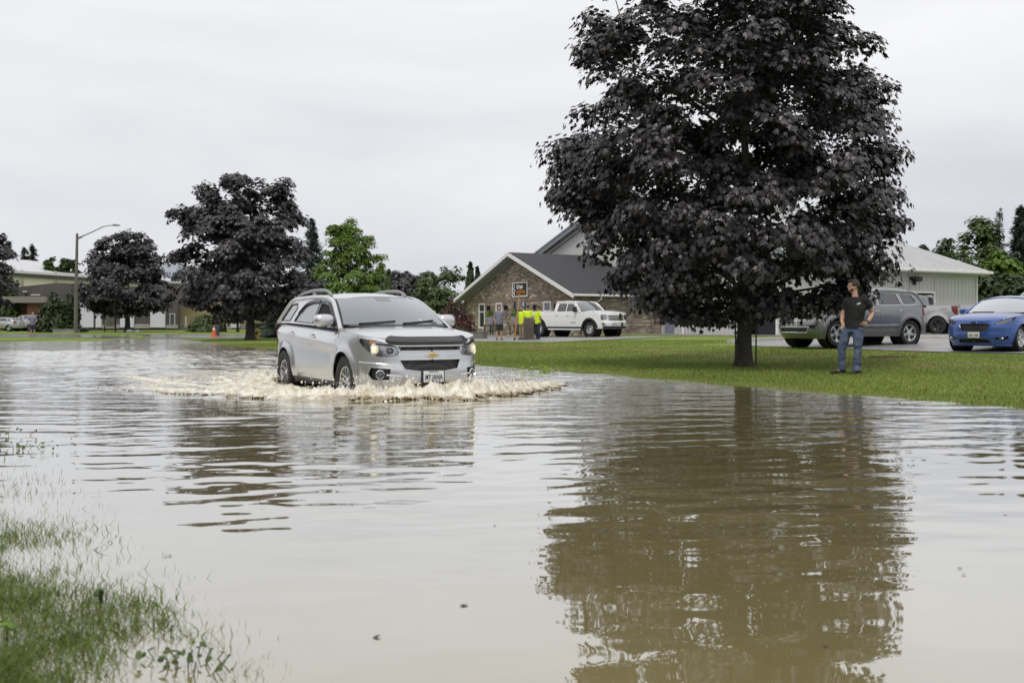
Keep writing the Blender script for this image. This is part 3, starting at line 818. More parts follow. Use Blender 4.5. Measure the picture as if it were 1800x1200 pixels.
def gz(x, y, dz=0): return Vector((x, y, tzf(x, y) + dz))
MAPLE_ENV = [(1.3, 1.5, 1.5), (1.9, 3.1, 3.0), (2.6, 3.8, 3.6), (3.6, 4.0, 3.7), (4.6, 3.6, 3.4), (5.6, 3.4, 2.9), (6.8, 2.9, 2.6), (7.8, 2.4, 2.0), (8.6, 1.4, 1.4), (9.0, .4, .5)]
broad_tree('maple_tree', 'dark purple maple on the grass left of the silver SUV', gz(atx(440, 54.5), 54.5), MAPLE_ENV, (1.6, .24, .18), 330, 88, .215, L_purple2, 'purple maples along the far lawn', .62, 21, ns=.5, noise_cut=-.13, shell=.40, nlimb=30,
    extra=[(-4.0, -.5, 6.9), (-3.3, 0, 7.0), (-2.4, 0, 8.3), (1.9, 0, 8.6), (2.1, -.3, 7.4), (-4.3, 0, 4.4)])
broad_tree('maple_tree', 'round dark purple maple between the lamp post and the white garage doors', gz(atx(224, 94), 94),
    [(1.6, 1.8, 1.8), (2.2, 3.4, 3.2), (3.0, 4.2, 3.9), (4.2, 4.5, 3.9), (5.4, 4.1, 3.5), (6.6, 3.9, 2.7), (7.6, 3.4, 2.4), (8.6, 2.4, 2.2), (9.3, .7, .7)],
    (1.7, .26, .2), 270, 74, .28, L_purple2, 'purple maples along the far lawn', .75, 22, ns=.42, noise_cut=-.12, shell=.42, nlimb=24)
broad_tree('maple_tree', 'dark purple maple cut off by the left edge of the photo', gz(atx(-62, 74), 74),
    [(1.4, 1.5, 1.5), (2.2, 3.2, 3.4), (3.6, 3.6, 3.8), (5, 3.4, 3.2), (6.3, 3.2, 3.2), (7.3, 2.4, 2.8), (8.2, .8, 1.4)], (1.6, .24, .18), 200, 66, .27, L_purple2, 'purple maples along the far lawn', .7, 23, ns=.45, noise_cut=-.12, nlimb=20)
# green trees behind the SUV
broad_tree('maple_tree', 'bright green tree with three pointed tops behind the silver SUV roof', gz(atx(612, 78), 78),
    [(1.5, 2.4, 2.4), (2.6, 2.9, 3.0), (3.8, 2.75, 2.8), (5.0, 2.3, 2.3), (6.2, 1.9, 1.7), (7.2, 1.5, 1.25), (8.0, 1.0, .9), (8.5, .4, .4)], (2.0, .2, .15), 270, 90, .20, L_green, None, .55, 31, half=HALF_OVAL, ns=.6, noise_cut=-.2, nlimb=22, droop=.2,
    extra=[(-1.35, 0, 7.9), (-1.3, 0, 8.3), (-1.3, 0, 7.2), (.15, 0, 8.5), (.2, 0, 8.8), (-.2, 0, 8.1), (1.6, 0, 7.0), (1.7, 0, 7.5), (1.5, 0, 6.3), (2.6, 0, 5.4), (2.7, 0, 6.0), (2.5, 0, 4.9)])
broad_tree('maple_tree', 'far purple maple between the green tree and the lilac bush', gz(atx(706, 112), 112),
    [(1.5, 2, 2), (3, 3, 3.1), (4.5, 2.9, 2.9), (5.7, 2.2, 2.2), (6.6, .9, .9)], (1.7, .2, .15), 130, 36, .42, L_purple2, 'purple maples along the far lawn', .75, 33, ns=.5, noise_cut=-.2, nlimb=14)
broad_tree('garden_tree', 'loose yellowish green tree left of the brick house', gz(atx(768, 74), 74),
    [(1.0, 2.0, 1.5), (2.0, 2.6, 1.9), (3.0, 2.5, 1.9), (3.9, 1.9, 1.6), (4.6, .8, 1.0)], (1.2, .12, .09), 105, 34, .26, L_mid, None, .5, 34, half=HALF_OVAL, ns=.8, noise_cut=-.05, nlimb=16, droop=.2,
    extra=[(.6, 0, 4.9), (1.5, 0, 4.7), (1.9, 0, 4.2)])
broad_tree('garden_tree', 'grey green tree far behind the yellowish tree', gz(atx(752, 128), 128),
    [(2, 2.4, 2.4), (4, 2.8, 2.8), (6, 2.1, 2.1), (7.4, .8, .8)], (2, .2, .15), 80, 30, .44, leaf_mat('grey_green_leaf', (.055, .075, .045), (.10, .125, .08), .6, .15), None, .8, 35, half=HALF_OVAL, ns=.5, noise_cut=-.1, nlimb=12, droop=.2)

def spruce(name, label, loc, H, Rb, mat, seed, whorls=20, group=None, zmin=.3, leaf=.34, nb=9, per=13, sag=.25, narrow=1.0):
    r = np.random.default_rng(seed); root = thing(name, label, 'tree', loc, 0, group)
    mb = MB(); mb.tube([(0, 0, -.1), (0, 0, H*.5), (0, 0, H)], [max(.05, H*.018), H*.011, .01], 8); mb.build('trunk', M_bark2, root)
    C = []; T = []; Nn = []; S = []
    whorls = int(whorls*1.7)
    for i in range(whorls):
        f = (i + .3*r.random())/whorls; z = zmin + (H-zmin)*f; rad = Rb*(1-f)**narrow*(.75 + .5*r.random()) + .10
        for k in range(max(3, int(nb*(1-.5*f)))):
            a = r.uniform(0, 2*math.pi); rr = rad*(.6 + .55*r.random()); zj = r.normal(0, .35*(H-zmin)/whorls)
            for q in np.linspace(.12, 1, per):
                x = rr*q; dz = -sag*x*q*.9 + .12*rr*q**3
                for s in (-1, 1, 0):
                    w = .26*rr*(1-q)*s + r.normal(0, .03)
                    ca, sa = math.cos(a), math.sin(a)
                    C.append((x*ca - w*sa, x*sa + w*ca, z + zj + dz + r.normal(0, .06 + .006*H)))
                    T.append((ca - .8*s*sa, sa + .8*s*ca, -.15 + r.normal(0, .2))); Nn.append((r.normal(0, .4) + .25*ca, r.normal(0, .4) + .25*sa, 1)); S.append(leaf*(.7 + .6*r.random())*(.55 + .45*(1-f)))
    leaves('crown', np.array(C), np.array(Nn), np.array(T), np.array(S), mat, root, HALF_NEEDLE, .6)
    return root
def spruce_at(label, px, ytop, Y, wpx, mat, seed, group=None, **kw):
    p = gz(atx(px, Y), Y); H = CH + (HY-ytop)/FP*Y - p.z
    return spruce('spruce_tree', label, p, H, wpx/2/FP*Y, mat, seed, group=group, **kw)
spruce_at('pointed blue green spruce top rising left of the bright green tree', 548, 384, 86, 120, L_spruce, 41, whorls=24, leaf=.5)
spruce_at('low dark blue spruce right behind the tail of the silver SUV', 492, 520, 62, 92, L_spruce, 42, whorls=14, leaf=.34, zmin=.1)
def cedar(label, px, ytop, Y, wpx, seed, group='cedars by the brick house', mat=None, base=None):
    p = gz(atx(px, Y), Y); H = CH + (HY-ytop)/FP*Y - p.z; r = np.random.default_rng(seed)
    root = thing('cedar_tree', label, 'tree', p, 0, group); W = wpx/2/FP*Y
    mb = MB(); mb.tube([(0, 0, -.1), (0, 0, H*.9)], [.07, .02], 6); mb.build('trunk', M_bark2, root)
    n = int(1500*H/5); z = H*r.random(n)**1.0; f = z/H; rad = W*np.clip(1.08*(1-f)**.62, .02, .95)*(.75 + .3*r.random(n)); a = r.uniform(0, 6.283, n)
    rad *= 1 + .12*np.sin(a*5 + z*2)
    C = np.stack([rad*np.cos(a), rad*np.sin(a), z], -1); T = np.stack([np.cos(a)*.3, np.sin(a)*.3, np.ones(n)], -1) + r.normal(0, .2, (n, 3)); Nn = np.stack([np.cos(a), np.sin(a), .3*np.ones(n)], -1) + r.normal(0, .3, (n, 3))
    leaves('crown', C, Nn, T, .34*(.6+.7*r.random(n)), mat or L_cedar, root, HALF_OVAL, .5)
    return root
cedar('taller narrow dark cedar behind the left eave of the brick house', 827, 466, 82, 36, 51)
cedar('shorter narrow dark cedar behind the left eave of the brick house', 839, 474, 83, 28, 52)
cedar('narrow green cedar behind the roof rack of the silver SUV', 683, 478, 90, 24, 53, None, L_mid)
def bush(name, label, px, ytop, Y, wpx, mat, seed, n=2600, leaf=.14, half=HALF_OVAL, base=0., depth=.8, group=None, cat='bush', lump=.2, sub=None):
    p = gz(atx(px, Y), Y); H = CH + (HY-ytop)/FP*Y - p.z; W = wpx/2/FP*Y; r = np.random.default_rng(seed)
    root = thing(name, label, cat, p, 0, group)
    mb = MB()
    for k in range(9):
        a = r.uniform(0, 6.283); mb.tube([(0, 0, -.05), (.35*W*math.cos(a), .35*W*math.sin(a), H*.4), (.6*W*math.cos(a), .6*W*math.sin(a), H*.75)], [.03, .02, .008], 5)
    mb.build('stems', M_bark2, root)
    D = unit(r.normal(0, 1, (n, 3))); D[:, 2] = np.abs(D[:, 2])*1.0 - .12
    q = r.random(n)**.30; lum = 1 + lump*np.array([mnoise.noise(Vector(d*2.6 + seed)) for d in D])*2
    C = D*np.array([W, W*depth, H*.95])*(q*lum)[:, None]; C[:, 2] = np.maximum(C[:, 2], base*H + .03)
    Nn = D + np.array([0, 0, .5]) + r.normal(0, .5, (n, 3)); T = D*.6 + np.array([0, 0, -.2]) + r.normal(0, .6, (n, 3))
    leaves('crown', C, Nn, T, leaf*(.6 + .8*r.random(n)), mat, root, half, .35)
    return root
bush('lilac_bush', 'pale yellow green flowering bush beside the silver SUV windshield', 742, 528, 58, 70, L_lime, 61, 1800, .17)
bush('red_maple_shrub', 'wide dark red Japanese maple shrub left of the brick house windows', 799, 524, 60.5, 78, L_red, 62, 3800, .15, base=.12)
bush('low_shrub', 'low yellow green shrub in the bed below the red shrub', 806, 575, 56, 34, L_lime, 63, 700, .12)
bush('low_shrub', 'low dark green shrub below the left end of the brick house', 776, 570, 57, 44, L_deep, 64, 900, .13)
# left background
bush('evergreen_shrub', 'huge rounded green shrub behind the lamp post', 103, 505, 93, 78, L_deep, 65, 6500, .30, lump=.25)
bush('evergreen_shrub', 'green shrub top beside the beige warehouse wall', 14, 472, 112, 46, L_mid, 66, 2600, .40, lump=.3)
bush('garden_bush', 'drooping light green bush in front of the tan wall', 362, 545, 92, 66, leaf_mat('willow_leaf', (.06, .09, .035), (.13, .17, .07), .55, .25), 67, 2200, .26, base=.1)
for px, tp, wpx, sd in ((396, 548, 34, 1), (418, 545, 40, 2)):
    broad_tree('young_maple', ('left' if sd == 1 else 'right') + 'most of two small purple maples behind the orange cone', gz(atx(px, 90 + sd), 90 + sd), [(1.0, .8, .8), (1.6, 1.2, 1.2), (2.2, 1.0, 1.0), (2.6, .3, .3)], (1.1, .11, .09), 40, 30, .26, L_purple2, 'small purple maples on the far lawn', .45, 70+sd, nlimb=8)
TREE_BG = [('conifer tops behind the beige warehouse', 12, 424, 190, 62, L_dspruce), ('x', 50, 430, 195, 40, L_dspruce), ('x', 62, 425, 200, 36, L_dspruce)]
spruce_at('tallest dark conifer at the left edge behind the white warehouse roof', 14, 422, 170, 52, L_dspruce, 81, 'conifers behind the warehouse', whorls=18, leaf=1.1, per=8, nb=8, narrow=.8)
spruce_at('dark conifer, left of the close pair behind the white warehouse roof', 44, 434, 172, 34, L_dspruce, 82, 'conifers behind the warehouse', whorls=16, leaf=1.0, per=8, nb=8, narrow=.6)
spruce_at('dark conifer, right of the close pair behind the white warehouse roof', 57, 429, 176, 30, L_dspruce, 83, 'conifers behind the warehouse', whorls=16, leaf=1.0, per=8, nb=8, narrow=.6)
def far_tree(label, px, ytop, Y, wpx, mat, seed, group, ncl=70, per=34, leaf=.5, cut=-.12, half=HALF_OVAL, name='broadleaf_tree', base=.15):
    p = gz(atx(px, Y), Y); H = CH + (HY-ytop)/FP*Y - p.z; W = wpx/2/FP*Y
    return broad_tree(name, label, p, [(H*base, W*.6, W*.6), (H*.35, W, W), (H*.6, W*.9, W*.9), (H*.82, W*.6, W*.6), (H*.97, W*.15, W*.15)], (H*.3, H*.022, H*.016), ncl, per, leaf, mat, group, W*.28+.25, seed, half, ns=1.6/W, noise_cut=cut, nlimb=14, droop=.2)
far_tree('small green tree behind the middle of the white warehouse roof', 91, 449, 160, 30, L_mid, 84, 'trees behind the warehouse', leaf=.7)
far_tree('open green tree behind the warehouse roof close to the lamp post', 121, 440, 160, 34, L_deep, 85, 'trees behind the warehouse', leaf=.7, cut=.0)
# right background wood behind the metal building
RT = [('tall broadleaf tree right of the metal building, left of the thin bare conifer', 1722, 378, 82, 92, L_mid, 1, 130), ('dark conifer cut by the right edge of the photo', 1796, 362, 80, 84, L_dspruce, 2, 0),
      ('broadleaf tree just behind the metal building roof end', 1668, 416, 92, 74, L_deep, 3, 100), ('bright green tree below the thin bare conifer', 1760, 436, 78, 70, L_green, 4, 100),
      ('dark green tree behind the fence posts at the right', 1735, 470, 74, 60, L_deep, 5, 90), ('low dark tree under the bright green tree at the right', 1782, 478, 72, 70, L_deep, 6, 90)]
for lb, px, tp, Y, wpx, mt, sd, nc in RT:
    if nc: far_tree(lb, px, tp, Y, wpx, mt, 90+sd, 'wood behind the metal building', nc, 44, .38, -.2, base=.02)
    else: spruce_at(lb, px, tp, Y, wpx, mt, 90+sd, 'wood behind the metal building', whorls=22, leaf=.55, nb=10, zmin=.2, narrow=.7)
spruce_at('thin bare conifer spire standing among the trees at the right', 1757, 366, 84, 26, L_dspruce, 99, 'wood behind the metal building', whorls=16, leaf=.36, nb=4, per=7, zmin=3.0, narrow=.5)
far_tree('tree top showing over the ridge of the metal building', 1620, 423, 120, 26, L_deep, 101, 'wood behind the metal building', 40, 30, .5)
far_tree('narrow tree top showing over the right roof slope', 1640, 432, 118, 26, L_deep, 102, 'wood behind the metal building', 36, 30, .5)
bush('creeper_hedge', 'bright yellow green creeper over the fence at the right', 1757, 517, 66, 48, L_lime, 103, 1500, .22, base=.55, depth=.3)
bush('creeper_hedge', 'dark undergrowth behind the fence at the right', 1772, 528, 68, 110, L_deep, 104, 2600, .3, depth=.4)
# ================================================================ buildings (local x = e, across the road; local y = d, along it)
def stone_mat():
    m, nt, b = nodes('rubble_brick'); L = nt.links
    tc = N(nt, 'ShaderNodeTexCoord'); sp = N(nt, 'ShaderNodeSeparateXYZ'); L.new(tc.outputs['Object'], sp.inputs[0])
    ad = N(nt, 'ShaderNodeMath', operation='ADD'); L.new(sp.outputs['X'], ad.inputs[0]); L.new(sp.outputs['Y'], ad.inputs[1])
    cb = N(nt, 'ShaderNodeCombineXYZ'); L.new(ad.outputs[0], cb.inputs['X']); L.new(sp.outputs['Z'], cb.inputs['Y'])
    br = N(nt, 'ShaderNodeTexBrick', Scale=1.); br.inputs['Brick Width'].default_value = .30; br.inputs['Row Height'].default_value = .115; br.inputs['Mortar Size'].default_value = .011
    br.inputs['Color1'].default_value = (0, 0, 0, 1); br.inputs['Color2'].default_value = (1, 1, 1, 1); br.inputs['Mortar'].default_value = (.5, .5, .5, 1)
    L.new(cb.outputs[0], br.inputs['Vector'])
    # one random tone per brick
    rp = N(nt, 'ShaderNodeValToRGB'); e = rp.color_ramp.elements
    e[0].position = 0; e[0].color = (.085, .062, .045, 1); e[1].position = 1; e[1].color = (.52, .44, .34, 1)
    for p, c in ((.2, (.16, .115, .08)), (.4, (.23, .17, .115)), (.55, (.19, .15, .115)), (.7, (.31, .235, .16)), (.85, (.27, .2, .13))):
        q = e.new(p); q.color = rgba(c)
    vo = N(nt, 'ShaderNodeTexWhiteNoise', noise_dimensions='2D')
    # brick index
    dv = N(nt, 'ShaderNodeVectorMath', operation='DIVIDE'); dv.inputs[1].default_value = (.30, .115, 1); L.new(cb.outputs[0], dv.inputs[0])
    s2 = N(nt, 'ShaderNodeSeparateXYZ'); L.new(dv.outputs[0], s2.inputs[0])
    fy = N(nt, 'ShaderNodeMath', operation='FLOOR'); L.new(s2.outputs['Y'], fy.inputs[0])
    md = N(nt, 'ShaderNodeMath', operation='FLOORED_MODULO'); md.inputs[1].default_value = 2; L.new(fy.outputs[0], md.inputs[0])
    hf = N(nt, 'ShaderNodeMath', operation='MULTIPLY_ADD'); hf.inputs[1].default_value = .5; L.new(md.outputs[0], hf.inputs[0]); L.new(s2.outputs['X'], hf.inputs[2])
    fx = N(nt, 'ShaderNodeMath', operation='FLOOR'); L.new(hf.outputs[0], fx.inputs[0])
    c2 = N(nt, 'ShaderNodeCombineXYZ'); L.new(fx.outputs[0], c2.inputs['X']); L.new(fy.outputs[0], c2.inputs['Y']); L.new(c2.outputs[0], vo.inputs['Vector'])
    L.new(vo.outputs['Value'], rp.inputs['Fac'])
    nz = N(nt, 'ShaderNodeTexNoise', Scale=1.3, Detail=6.); L.new(tc.outputs['Object'], nz.inputs['Vector'])
    r2 = N(nt, 'ShaderNodeValToRGB'); r2.color_ramp.elements[0].color = (.93, .98, 1.04, 1); r2.color_ramp.elements[1].color = (1.42, 1.50, 1.60, 1); L.new(nz.outputs['Fac'], r2.inputs['Fac'])
    mu = N(nt, 'ShaderNodeMix', data_type='RGBA', blend_type='MULTIPLY'); mu.inputs[0].default_value = 1; L.new(rp.outputs[0], mu.inputs[6]); L.new(r2.outputs[0], mu.inputs[7])
    mo = N(nt, 'ShaderNodeMix', data_type='RGBA'); L.new(br.outputs['Fac'], mo.inputs[0]); L.new(mu.outputs[2], mo.inputs[6]); mo.inputs[7].default_value = (.31, .29, .25, 1)
    L.new(mo.outputs[2], b.inputs['Base Color']); b.inputs['Roughness'].default_value = .9
    bp = N(nt, 'ShaderNodeBump', Strength=.8, Distance=.02, invert=True); L.new(br.outputs['Fac'], bp.inputs['Height']); L.new(bp.outputs[0], b.inputs['Normal'])
    return m
M_stone = stone_mat()
M_white = pm('white_trim', (.72, .72, .72), .45, var=.05)
M_soff = pm('grey_soffit', (.33, .335, .35), .6, var=.08)
M_shing = pm('charcoal_shingles', (.040, .041, .046), .85, var=.35, vs=14, bump=.6, bs=30)
M_siding = pm('grey_steel_siding', (.50, .50, .495), .45, .1, var=.05, vs=.8)
M_roofm = pm('pale_steel_roof', (.41, .415, .42), .40, .25, var=.08, vs=.9)
M_fascia = pm('slate_fascia', (.20, .21, .25), .5, var=.1)
M_win = glass_mat('window_glass', (.02, .028, .026), .10, .7)
M_pot = pm('pot_grey', (.40, .40, .43), .6, var=.1, bump=.1)
M_timber = pm('dark_timber', (.055, .046, .038), .8, var=.3, vs=8)
M_dkmetal = pm('dark_metal', (.03, .03, .032), .4, .5, var=.2)

def quad(mb, a, b, c, d, mi=0): mb.add([a, b, c, d], [(0, 1, 2, 3)], mi)
def wall_with_holes(name, plane, loop, holes, mat, parent, depth=.15):
    """a real thick wall in a local plane ('y' -> loop in (y,z) at x=0 facing -x; 'x' -> loop in (x,z) at y=0 facing -y)"""
    mb = MB()
    f = (lambda a, b: (0, -a, b)) if plane == 'y' else (lambda a, b: (a, 0, b))
    if plane == 'y':
        loop = [(-a, b) for a, b in loop]; holes = [[(-a, b) for a, b in h] for h in holes]
    add_patch(mb, f, loop, holes, 1.0, 0, depth)
    return mb.build(name, mat, parent, smooth=False)
def frame(parent, name, u0, u1, z0, z1, P, mats, w_=.07, rec=.03, mull=(), glass='glass_pane', th=.06):
    """window or door frame; P(u, out, z) maps wall coordinates to local points"""
    mb = MB()
    def bar(a, b, c, d, o0=-rec, o1=-rec+th):
        V = [P(u, o, z) for u in (a, b) for o in (o0, o1) for z in (c, d)]
        mb.add(V, [(0,1,3,2), (4,6,7,5), (0,4,5,1), (2,3,7,6), (0,2,6,4), (1,5,7,3)])
    bar(u0, u0+w_, z0, z1); bar(u1-w_, u1, z0, z1); bar(u0+w_, u1-w_, z0, z0+w_); bar(u0+w_, u1-w_, z1-w_, z1)
    for kind, q in mull:
        if kind == 'v': bar(q-w_*.35, q+w_*.35, z0+w_, z1-w_, -rec+.004, -rec+th-.008)
        else: bar(u0+w_, u1-w_, q-w_*.35, q+w_*.35, -rec+.006, -rec+th-.01)
    fo = mb.build(name, mats[0], parent)
    g = MB(); V = [P(u, -rec+.015, z) for u, z in ((u0+w_*.5, z0+w_*.5), (u1-w_*.5, z0+w_*.5), (u1-w_*.5, z1-w_*.5), (u0+w_*.5, z1-w_*.5))]
    g.add(V, [(0, 1, 2, 3)]); g.build(glass, mats[1], fo, smooth=False)
    return fo

# ---- brick house
HB = Vector((4.0, 58.77, 0)); HB.z = tzf(5, 58)
house = thing('brick_house', 'low brick house with charcoal gable roof and white trim behind the white pickup', 'house', HB, YAW)
W = 14.3; EZ = 2.5; RZ = 5.2; DX = 6.15
doors = (6.1, 7.7)
wins = [(.75, 1.65), (3.15, 4.05), (9.2, 10.1), (11.6, 12.5)]
holes = [[(a, .35), (b, .35), (b, 2.1), (a, 2.1)] for a, b in wins] + [[(doors[0], .02), (doors[1], .02), (doors[1], 2.25), (doors[0], 2.25)]]
wall_with_holes('wall', 'y', [(0, -.3), (W, -.3), (W, EZ-.12), (W/2, RZ-.12), (0, EZ-.12)], holes, M_stone, house)
mb = MB(); quad(mb, (0, 0, -.3), (DX, 0, -.3), (DX, 0, EZ-.12), (0, 0, EZ-.12)); mb.build('side_wall', M_stone, house, smooth=False)
PG = lambda u, o, z: (-o, u, z)
PS = lambda u, o, z: (u, -o, z)
# soldier course over the openings, a few mm proud
mb = MB()
for k in range(int(W/.092)):
    y0 = .05 + k*.092
    mb.box((-.010, y0+.042, 2.23), (.03, .080, .20), mi=k % 3)
mb.build('soldier_course', [pm('course_brown', (.17, .12, .085), .9, var=.3), pm('course_tan', (.33, .26, .18), .9, var=.3), pm('course_grey', (.21, .175, .14), .9, var=.3)], house, smooth=False)
for a, b in wins: frame(house, 'window', a, b, .35, 2.1, PG, (M_white, M_win), .11, .06, [('h', 1.5)])
dr = frame(house, 'door', doors[0], doors[1], .02, 2.25, PG, (M_gloss, M_win), .10, .08, [('v', 6.55)])
mb = MB(); mb.tube([(-.10, 6.68, .75), (-.10, 6.68, 1.6)], .025, 6); mb.build('handle', M_chrome, dr)
mb = MB(); mb.box((-.012, 6.42, 1.1), (.02, .10, 2.0)); mb.build('side_jamb', M_white, dr)
# roof: two slabs with a rake overhang and eaves
OV = .75; EV = .45
sl = (RZ-EZ)/(W/2)
def slab(name, y0, z0, y1, z1, x0, x1, th, mat, parent):
    mb = MB(); V = []
    for x in (x0, x1):
        for y, z in ((y0, z0), (y1, z1)):
            V += [(x, y, z), (x, y, z-th)]
    mb.add(V, [(0, 2, 6, 4), (1, 5, 7, 3), (0, 4, 5, 1), (2, 3, 7, 6), (0, 1, 3, 2), (4, 6, 7, 5)])
    return mb.build(name, mat, parent, smooth=False)
rf = slab('roof', -EV, EZ-EV*sl+.12, W/2, RZ+.12, -OV, DX, .06, M_shing, house)
slab('roof', W/2, RZ+.12, W+EV, EZ-EV*sl+.12, -OV, DX, .06, M_shing, house)
slab('soffit', -EV+.02, EZ-EV*sl+.05, W/2, RZ+.05, -OV+.02, DX, .05, M_soff, house)
slab('soffit', W/2, RZ+.05, W+EV-.02, EZ-EV*sl+.05, -OV+.02, DX, .05, M_soff, house)
for s in (0, 1):
    y0, y1 = (-EV-.02, W/2) if s == 0 else (W+EV+.02, W/2)
    slab('bargeboard', *( (y0, EZ-EV*sl+.10, y1, RZ+.11) if s == 0 else (y1, RZ+.11, y0, EZ-EV*sl+.10)), -OV-.05, -OV-.003, .24, M_white, house)
    # inner frieze board lying against the wall
    slab('frieze', *((0.0, EZ-.04, W/2, RZ-.04) if s == 0 else (W/2, RZ-.04, W, EZ-.04)), -.045, -.004, .16, M_soff, house)
mb = MB(); mb.box((DX/2-OV/2, -EV-.075, EZ-EV*sl+.05), (DX+OV, .11, .13)); mb.build('gutter', M_white, house, bevel=.02)
mb = MB(); mb.tube([(1.2, -EV-.05, EZ-EV*sl-.02), (1.2, -EV-.05, EZ-.35), (1.0, -.08, EZ-.62), (.9, -.06, EZ-.8), (.9, -.06, 0)], .045, 8); mb.build('downpipe', M_white, house)
def sconce(y, z=1.75):
    mb = MB(); mb.box((-.05, 0, .0), (.08, .13, .30)); mb.box((-.14, 0, .12), (.16, .05, .05)); mb.tube([(-.2, 0, .1), (-.2, 0, -.2)], [.09, .05], 8); mb.tube([(-.2, 0, .1), (-.2, 0, .2)], [.10, .01], 8)
    o = mb.build('wall_lamp', M_dkmetal, house); o.location = (0, y, z)
for y in (2.4, 4.8, 8.5, 10.85): sconce(y)

# hanging sign board on the gable
sg = thing('shop_sign', 'black and orange shop sign in a white frame on the brick gable', 'sign', HB + Vector((0, 0, 0)), YAW)
S0, S1, Z0, Z1 = 5.85, 7.75, 2.42, 3.38
mb = MB()
for a, b, c, d in ((S0, S1, Z0, Z0+.07), (S0, S1, Z1-.07, Z1), (S0, S0+.07, Z0+.07, Z1-.07), (S1-.07, S1, Z0+.07, Z1-.07)):
    mb.box((-.05, (a+b)/2, (c+d)/2), (.06, b-a, d-c))
mb.build('frame', M_white, sg, bevel=.008)
mb = MB(); mb.box((-.035, (S0+S1)/2, (Z0+Z1)/2), (.03, S1-S0-.13, Z1-Z0-.13)); mb.build('board', pm('sign_black', (.012, .012, .012), .4, var=.1), sg)
# text faces -x: text x axis -> -y
MT = lambda y, z, o=-.056: Matrix.Translation((o, y, z)) @ Matrix(((0, 0, -1, 0), (-1, 0, 0, 0), (0, 1, 0, 0), (0, 0, 0, 1)))
M_sw = pm('sign_white', (.75, .75, .75), .5, var=.03); M_so = pm('sign_orange', (.50, .17, .02), .5, var=.05)
text_obj('white_word', 'tree', .46, M_sw, sg, MT(6.82, 3.10), .003, bold=.012)
text_obj('orange_word', 'amigos', .40, M_so, sg, MT(6.66, 2.78), .003, bold=.012)
mb = MB(); mb.box((-.054, 6.6, 2.55), (.006, 1.2, .035)); mb.build('orange_rule', M_so, sg)
mb = MB()   # the three little white figures stacked down the left edge
for i, (yy, zz) in enumerate(((7.48, 3.20), (7.58, 3.02), (7.44, 2.90))):
    mb.ball((-.056, yy, zz), (.006, .055, .05), 2); mb.tube([(-.056, yy, zz-.05), (-.056, yy-.05, zz-.13)], .035, 6, squash=.3)
mb.tube([(-.056, 7.56, 2.78), (-.056, 7.46, 2.54)], .03, 6); mb.build('white_figures', M_sw, sg)

# pots, benches and beds in front of the house
def hpt(x, y, z=0):
    c, s = math.cos(YAW), math.sin(YAW); return Vector((HB.x + x*c - y*s, HB.y + x*s + y*c, HB.z + z))
def pot(label, y):
    root = thing('plant_pot', label, 'plant pot', hpt(-1.05, y, .62), 0, 'grey pots by the door')
    mb = MB(); mb.lathe([(0, 0), (.21, 0), (.24, .04), (.32, .50), (.34, .54), (.31, .54), (.29, .48), (0, .46)], 20); mb.build('pot', M_pot, root)
    r = np.random.default_rng(int(y*10)); n = 420; D = unit(r.normal(0, 1, (n, 3))); D[:, 2] = abs(D[:, 2])
    leaves('plant', D*np.array([.38, .38, .46])*(r.random(n)**.35)[:, None] + np.array([0, 0, .52]), D + r.normal(0, .5, (n, 3)), D + r.normal(0, .4, (n, 3)), .13*(.6+.7*r.random(n)), L_green, root, HALF_OVAL)
    b = MB(); b.box((0, 0, .57), (.62, 1.35, .07))
    for s in (-1, 1):
        for q in (-1, 1): b.box((q*.22, s*.55, .27), (.07, .07, .54))
    b.box((0, 0, .2), (.05, 1.05, .06))
    o = b.build('bench', M_timber, None, bevel=.006); o.location = hpt(-1.05, y); o.rotation_euler = (0, 0, YAW)
    tag(o, 'dark bench carrying the ' + label, 'bench', 'benches by the door')
pot('grey pot of green leaves left of the glass door', 8.75)
pot('grey pot of green leaves right of the glass door', 5.45)
def planter(label, px, Y, wd, h, mat=M_timber):
    p = gz(atx(px, Y), Y); mb = MB()
    mb.box((0, 0, h/2), (wd, .5, h)); mb.box((0, 0, h+.012), (wd+.06, .56, .024)); o = mb.build('planter_box', mat, None, bevel=.01); o.location = p; o.rotation_euler = (0, 0, YAW - R(60))
    return tag(o, label, 'planter', 'planter boxes by the house')
planter('dark planter box under the red shrub', 803, 56.5, 1.25, .62)
planter('lower grey planter box between the shrub bed and the man in the grey shirt', 837, 54.5, 1.15, .36, pm('grey_stone_block', (.16, .155, .14), .85, var=.2))
p = gz(atx(929.5, 49.5), 49.5); mb = MB(); mb.box((0, 0, .52), (.50, .46, 1.06)); mb.box((0, 0, .02), (.78, .66, .16))
mb.ball((0, 0, 1.04), (.24, .22, .09), 2); mb.box((.03, -.233, .65), (.17, .02, .12))
o = mb.build('stone_post', pm('brown_stone', (.085, .07, .06), .85, var=.35, vs=7, bump=.6, bs=15), None, bevel=.015); o.location = p; tag(o, 'squat brown stone post in front of the workers in yellow shirts', 'post')
mb = MB(); a = at(904, 598, 49.0); b = at(913.5, 517, 49.3); mb.tube([a - Vector((0, 0, .12)), a.lerp(b, .15), b], [.045, .045, .04], 8, mi=0); mb.tube([a - Vector((0, 0, .15)), a.lerp(b, .05)], .05, 8, mi=1)
o = mb.build('leaning_pole', [pm('raw_pine', (.36, .18, .075), .7, var=.25, vs=10), M_black]); tag(o, 'tall orange brown wooden pole leaning beside the stone post', 'pole')

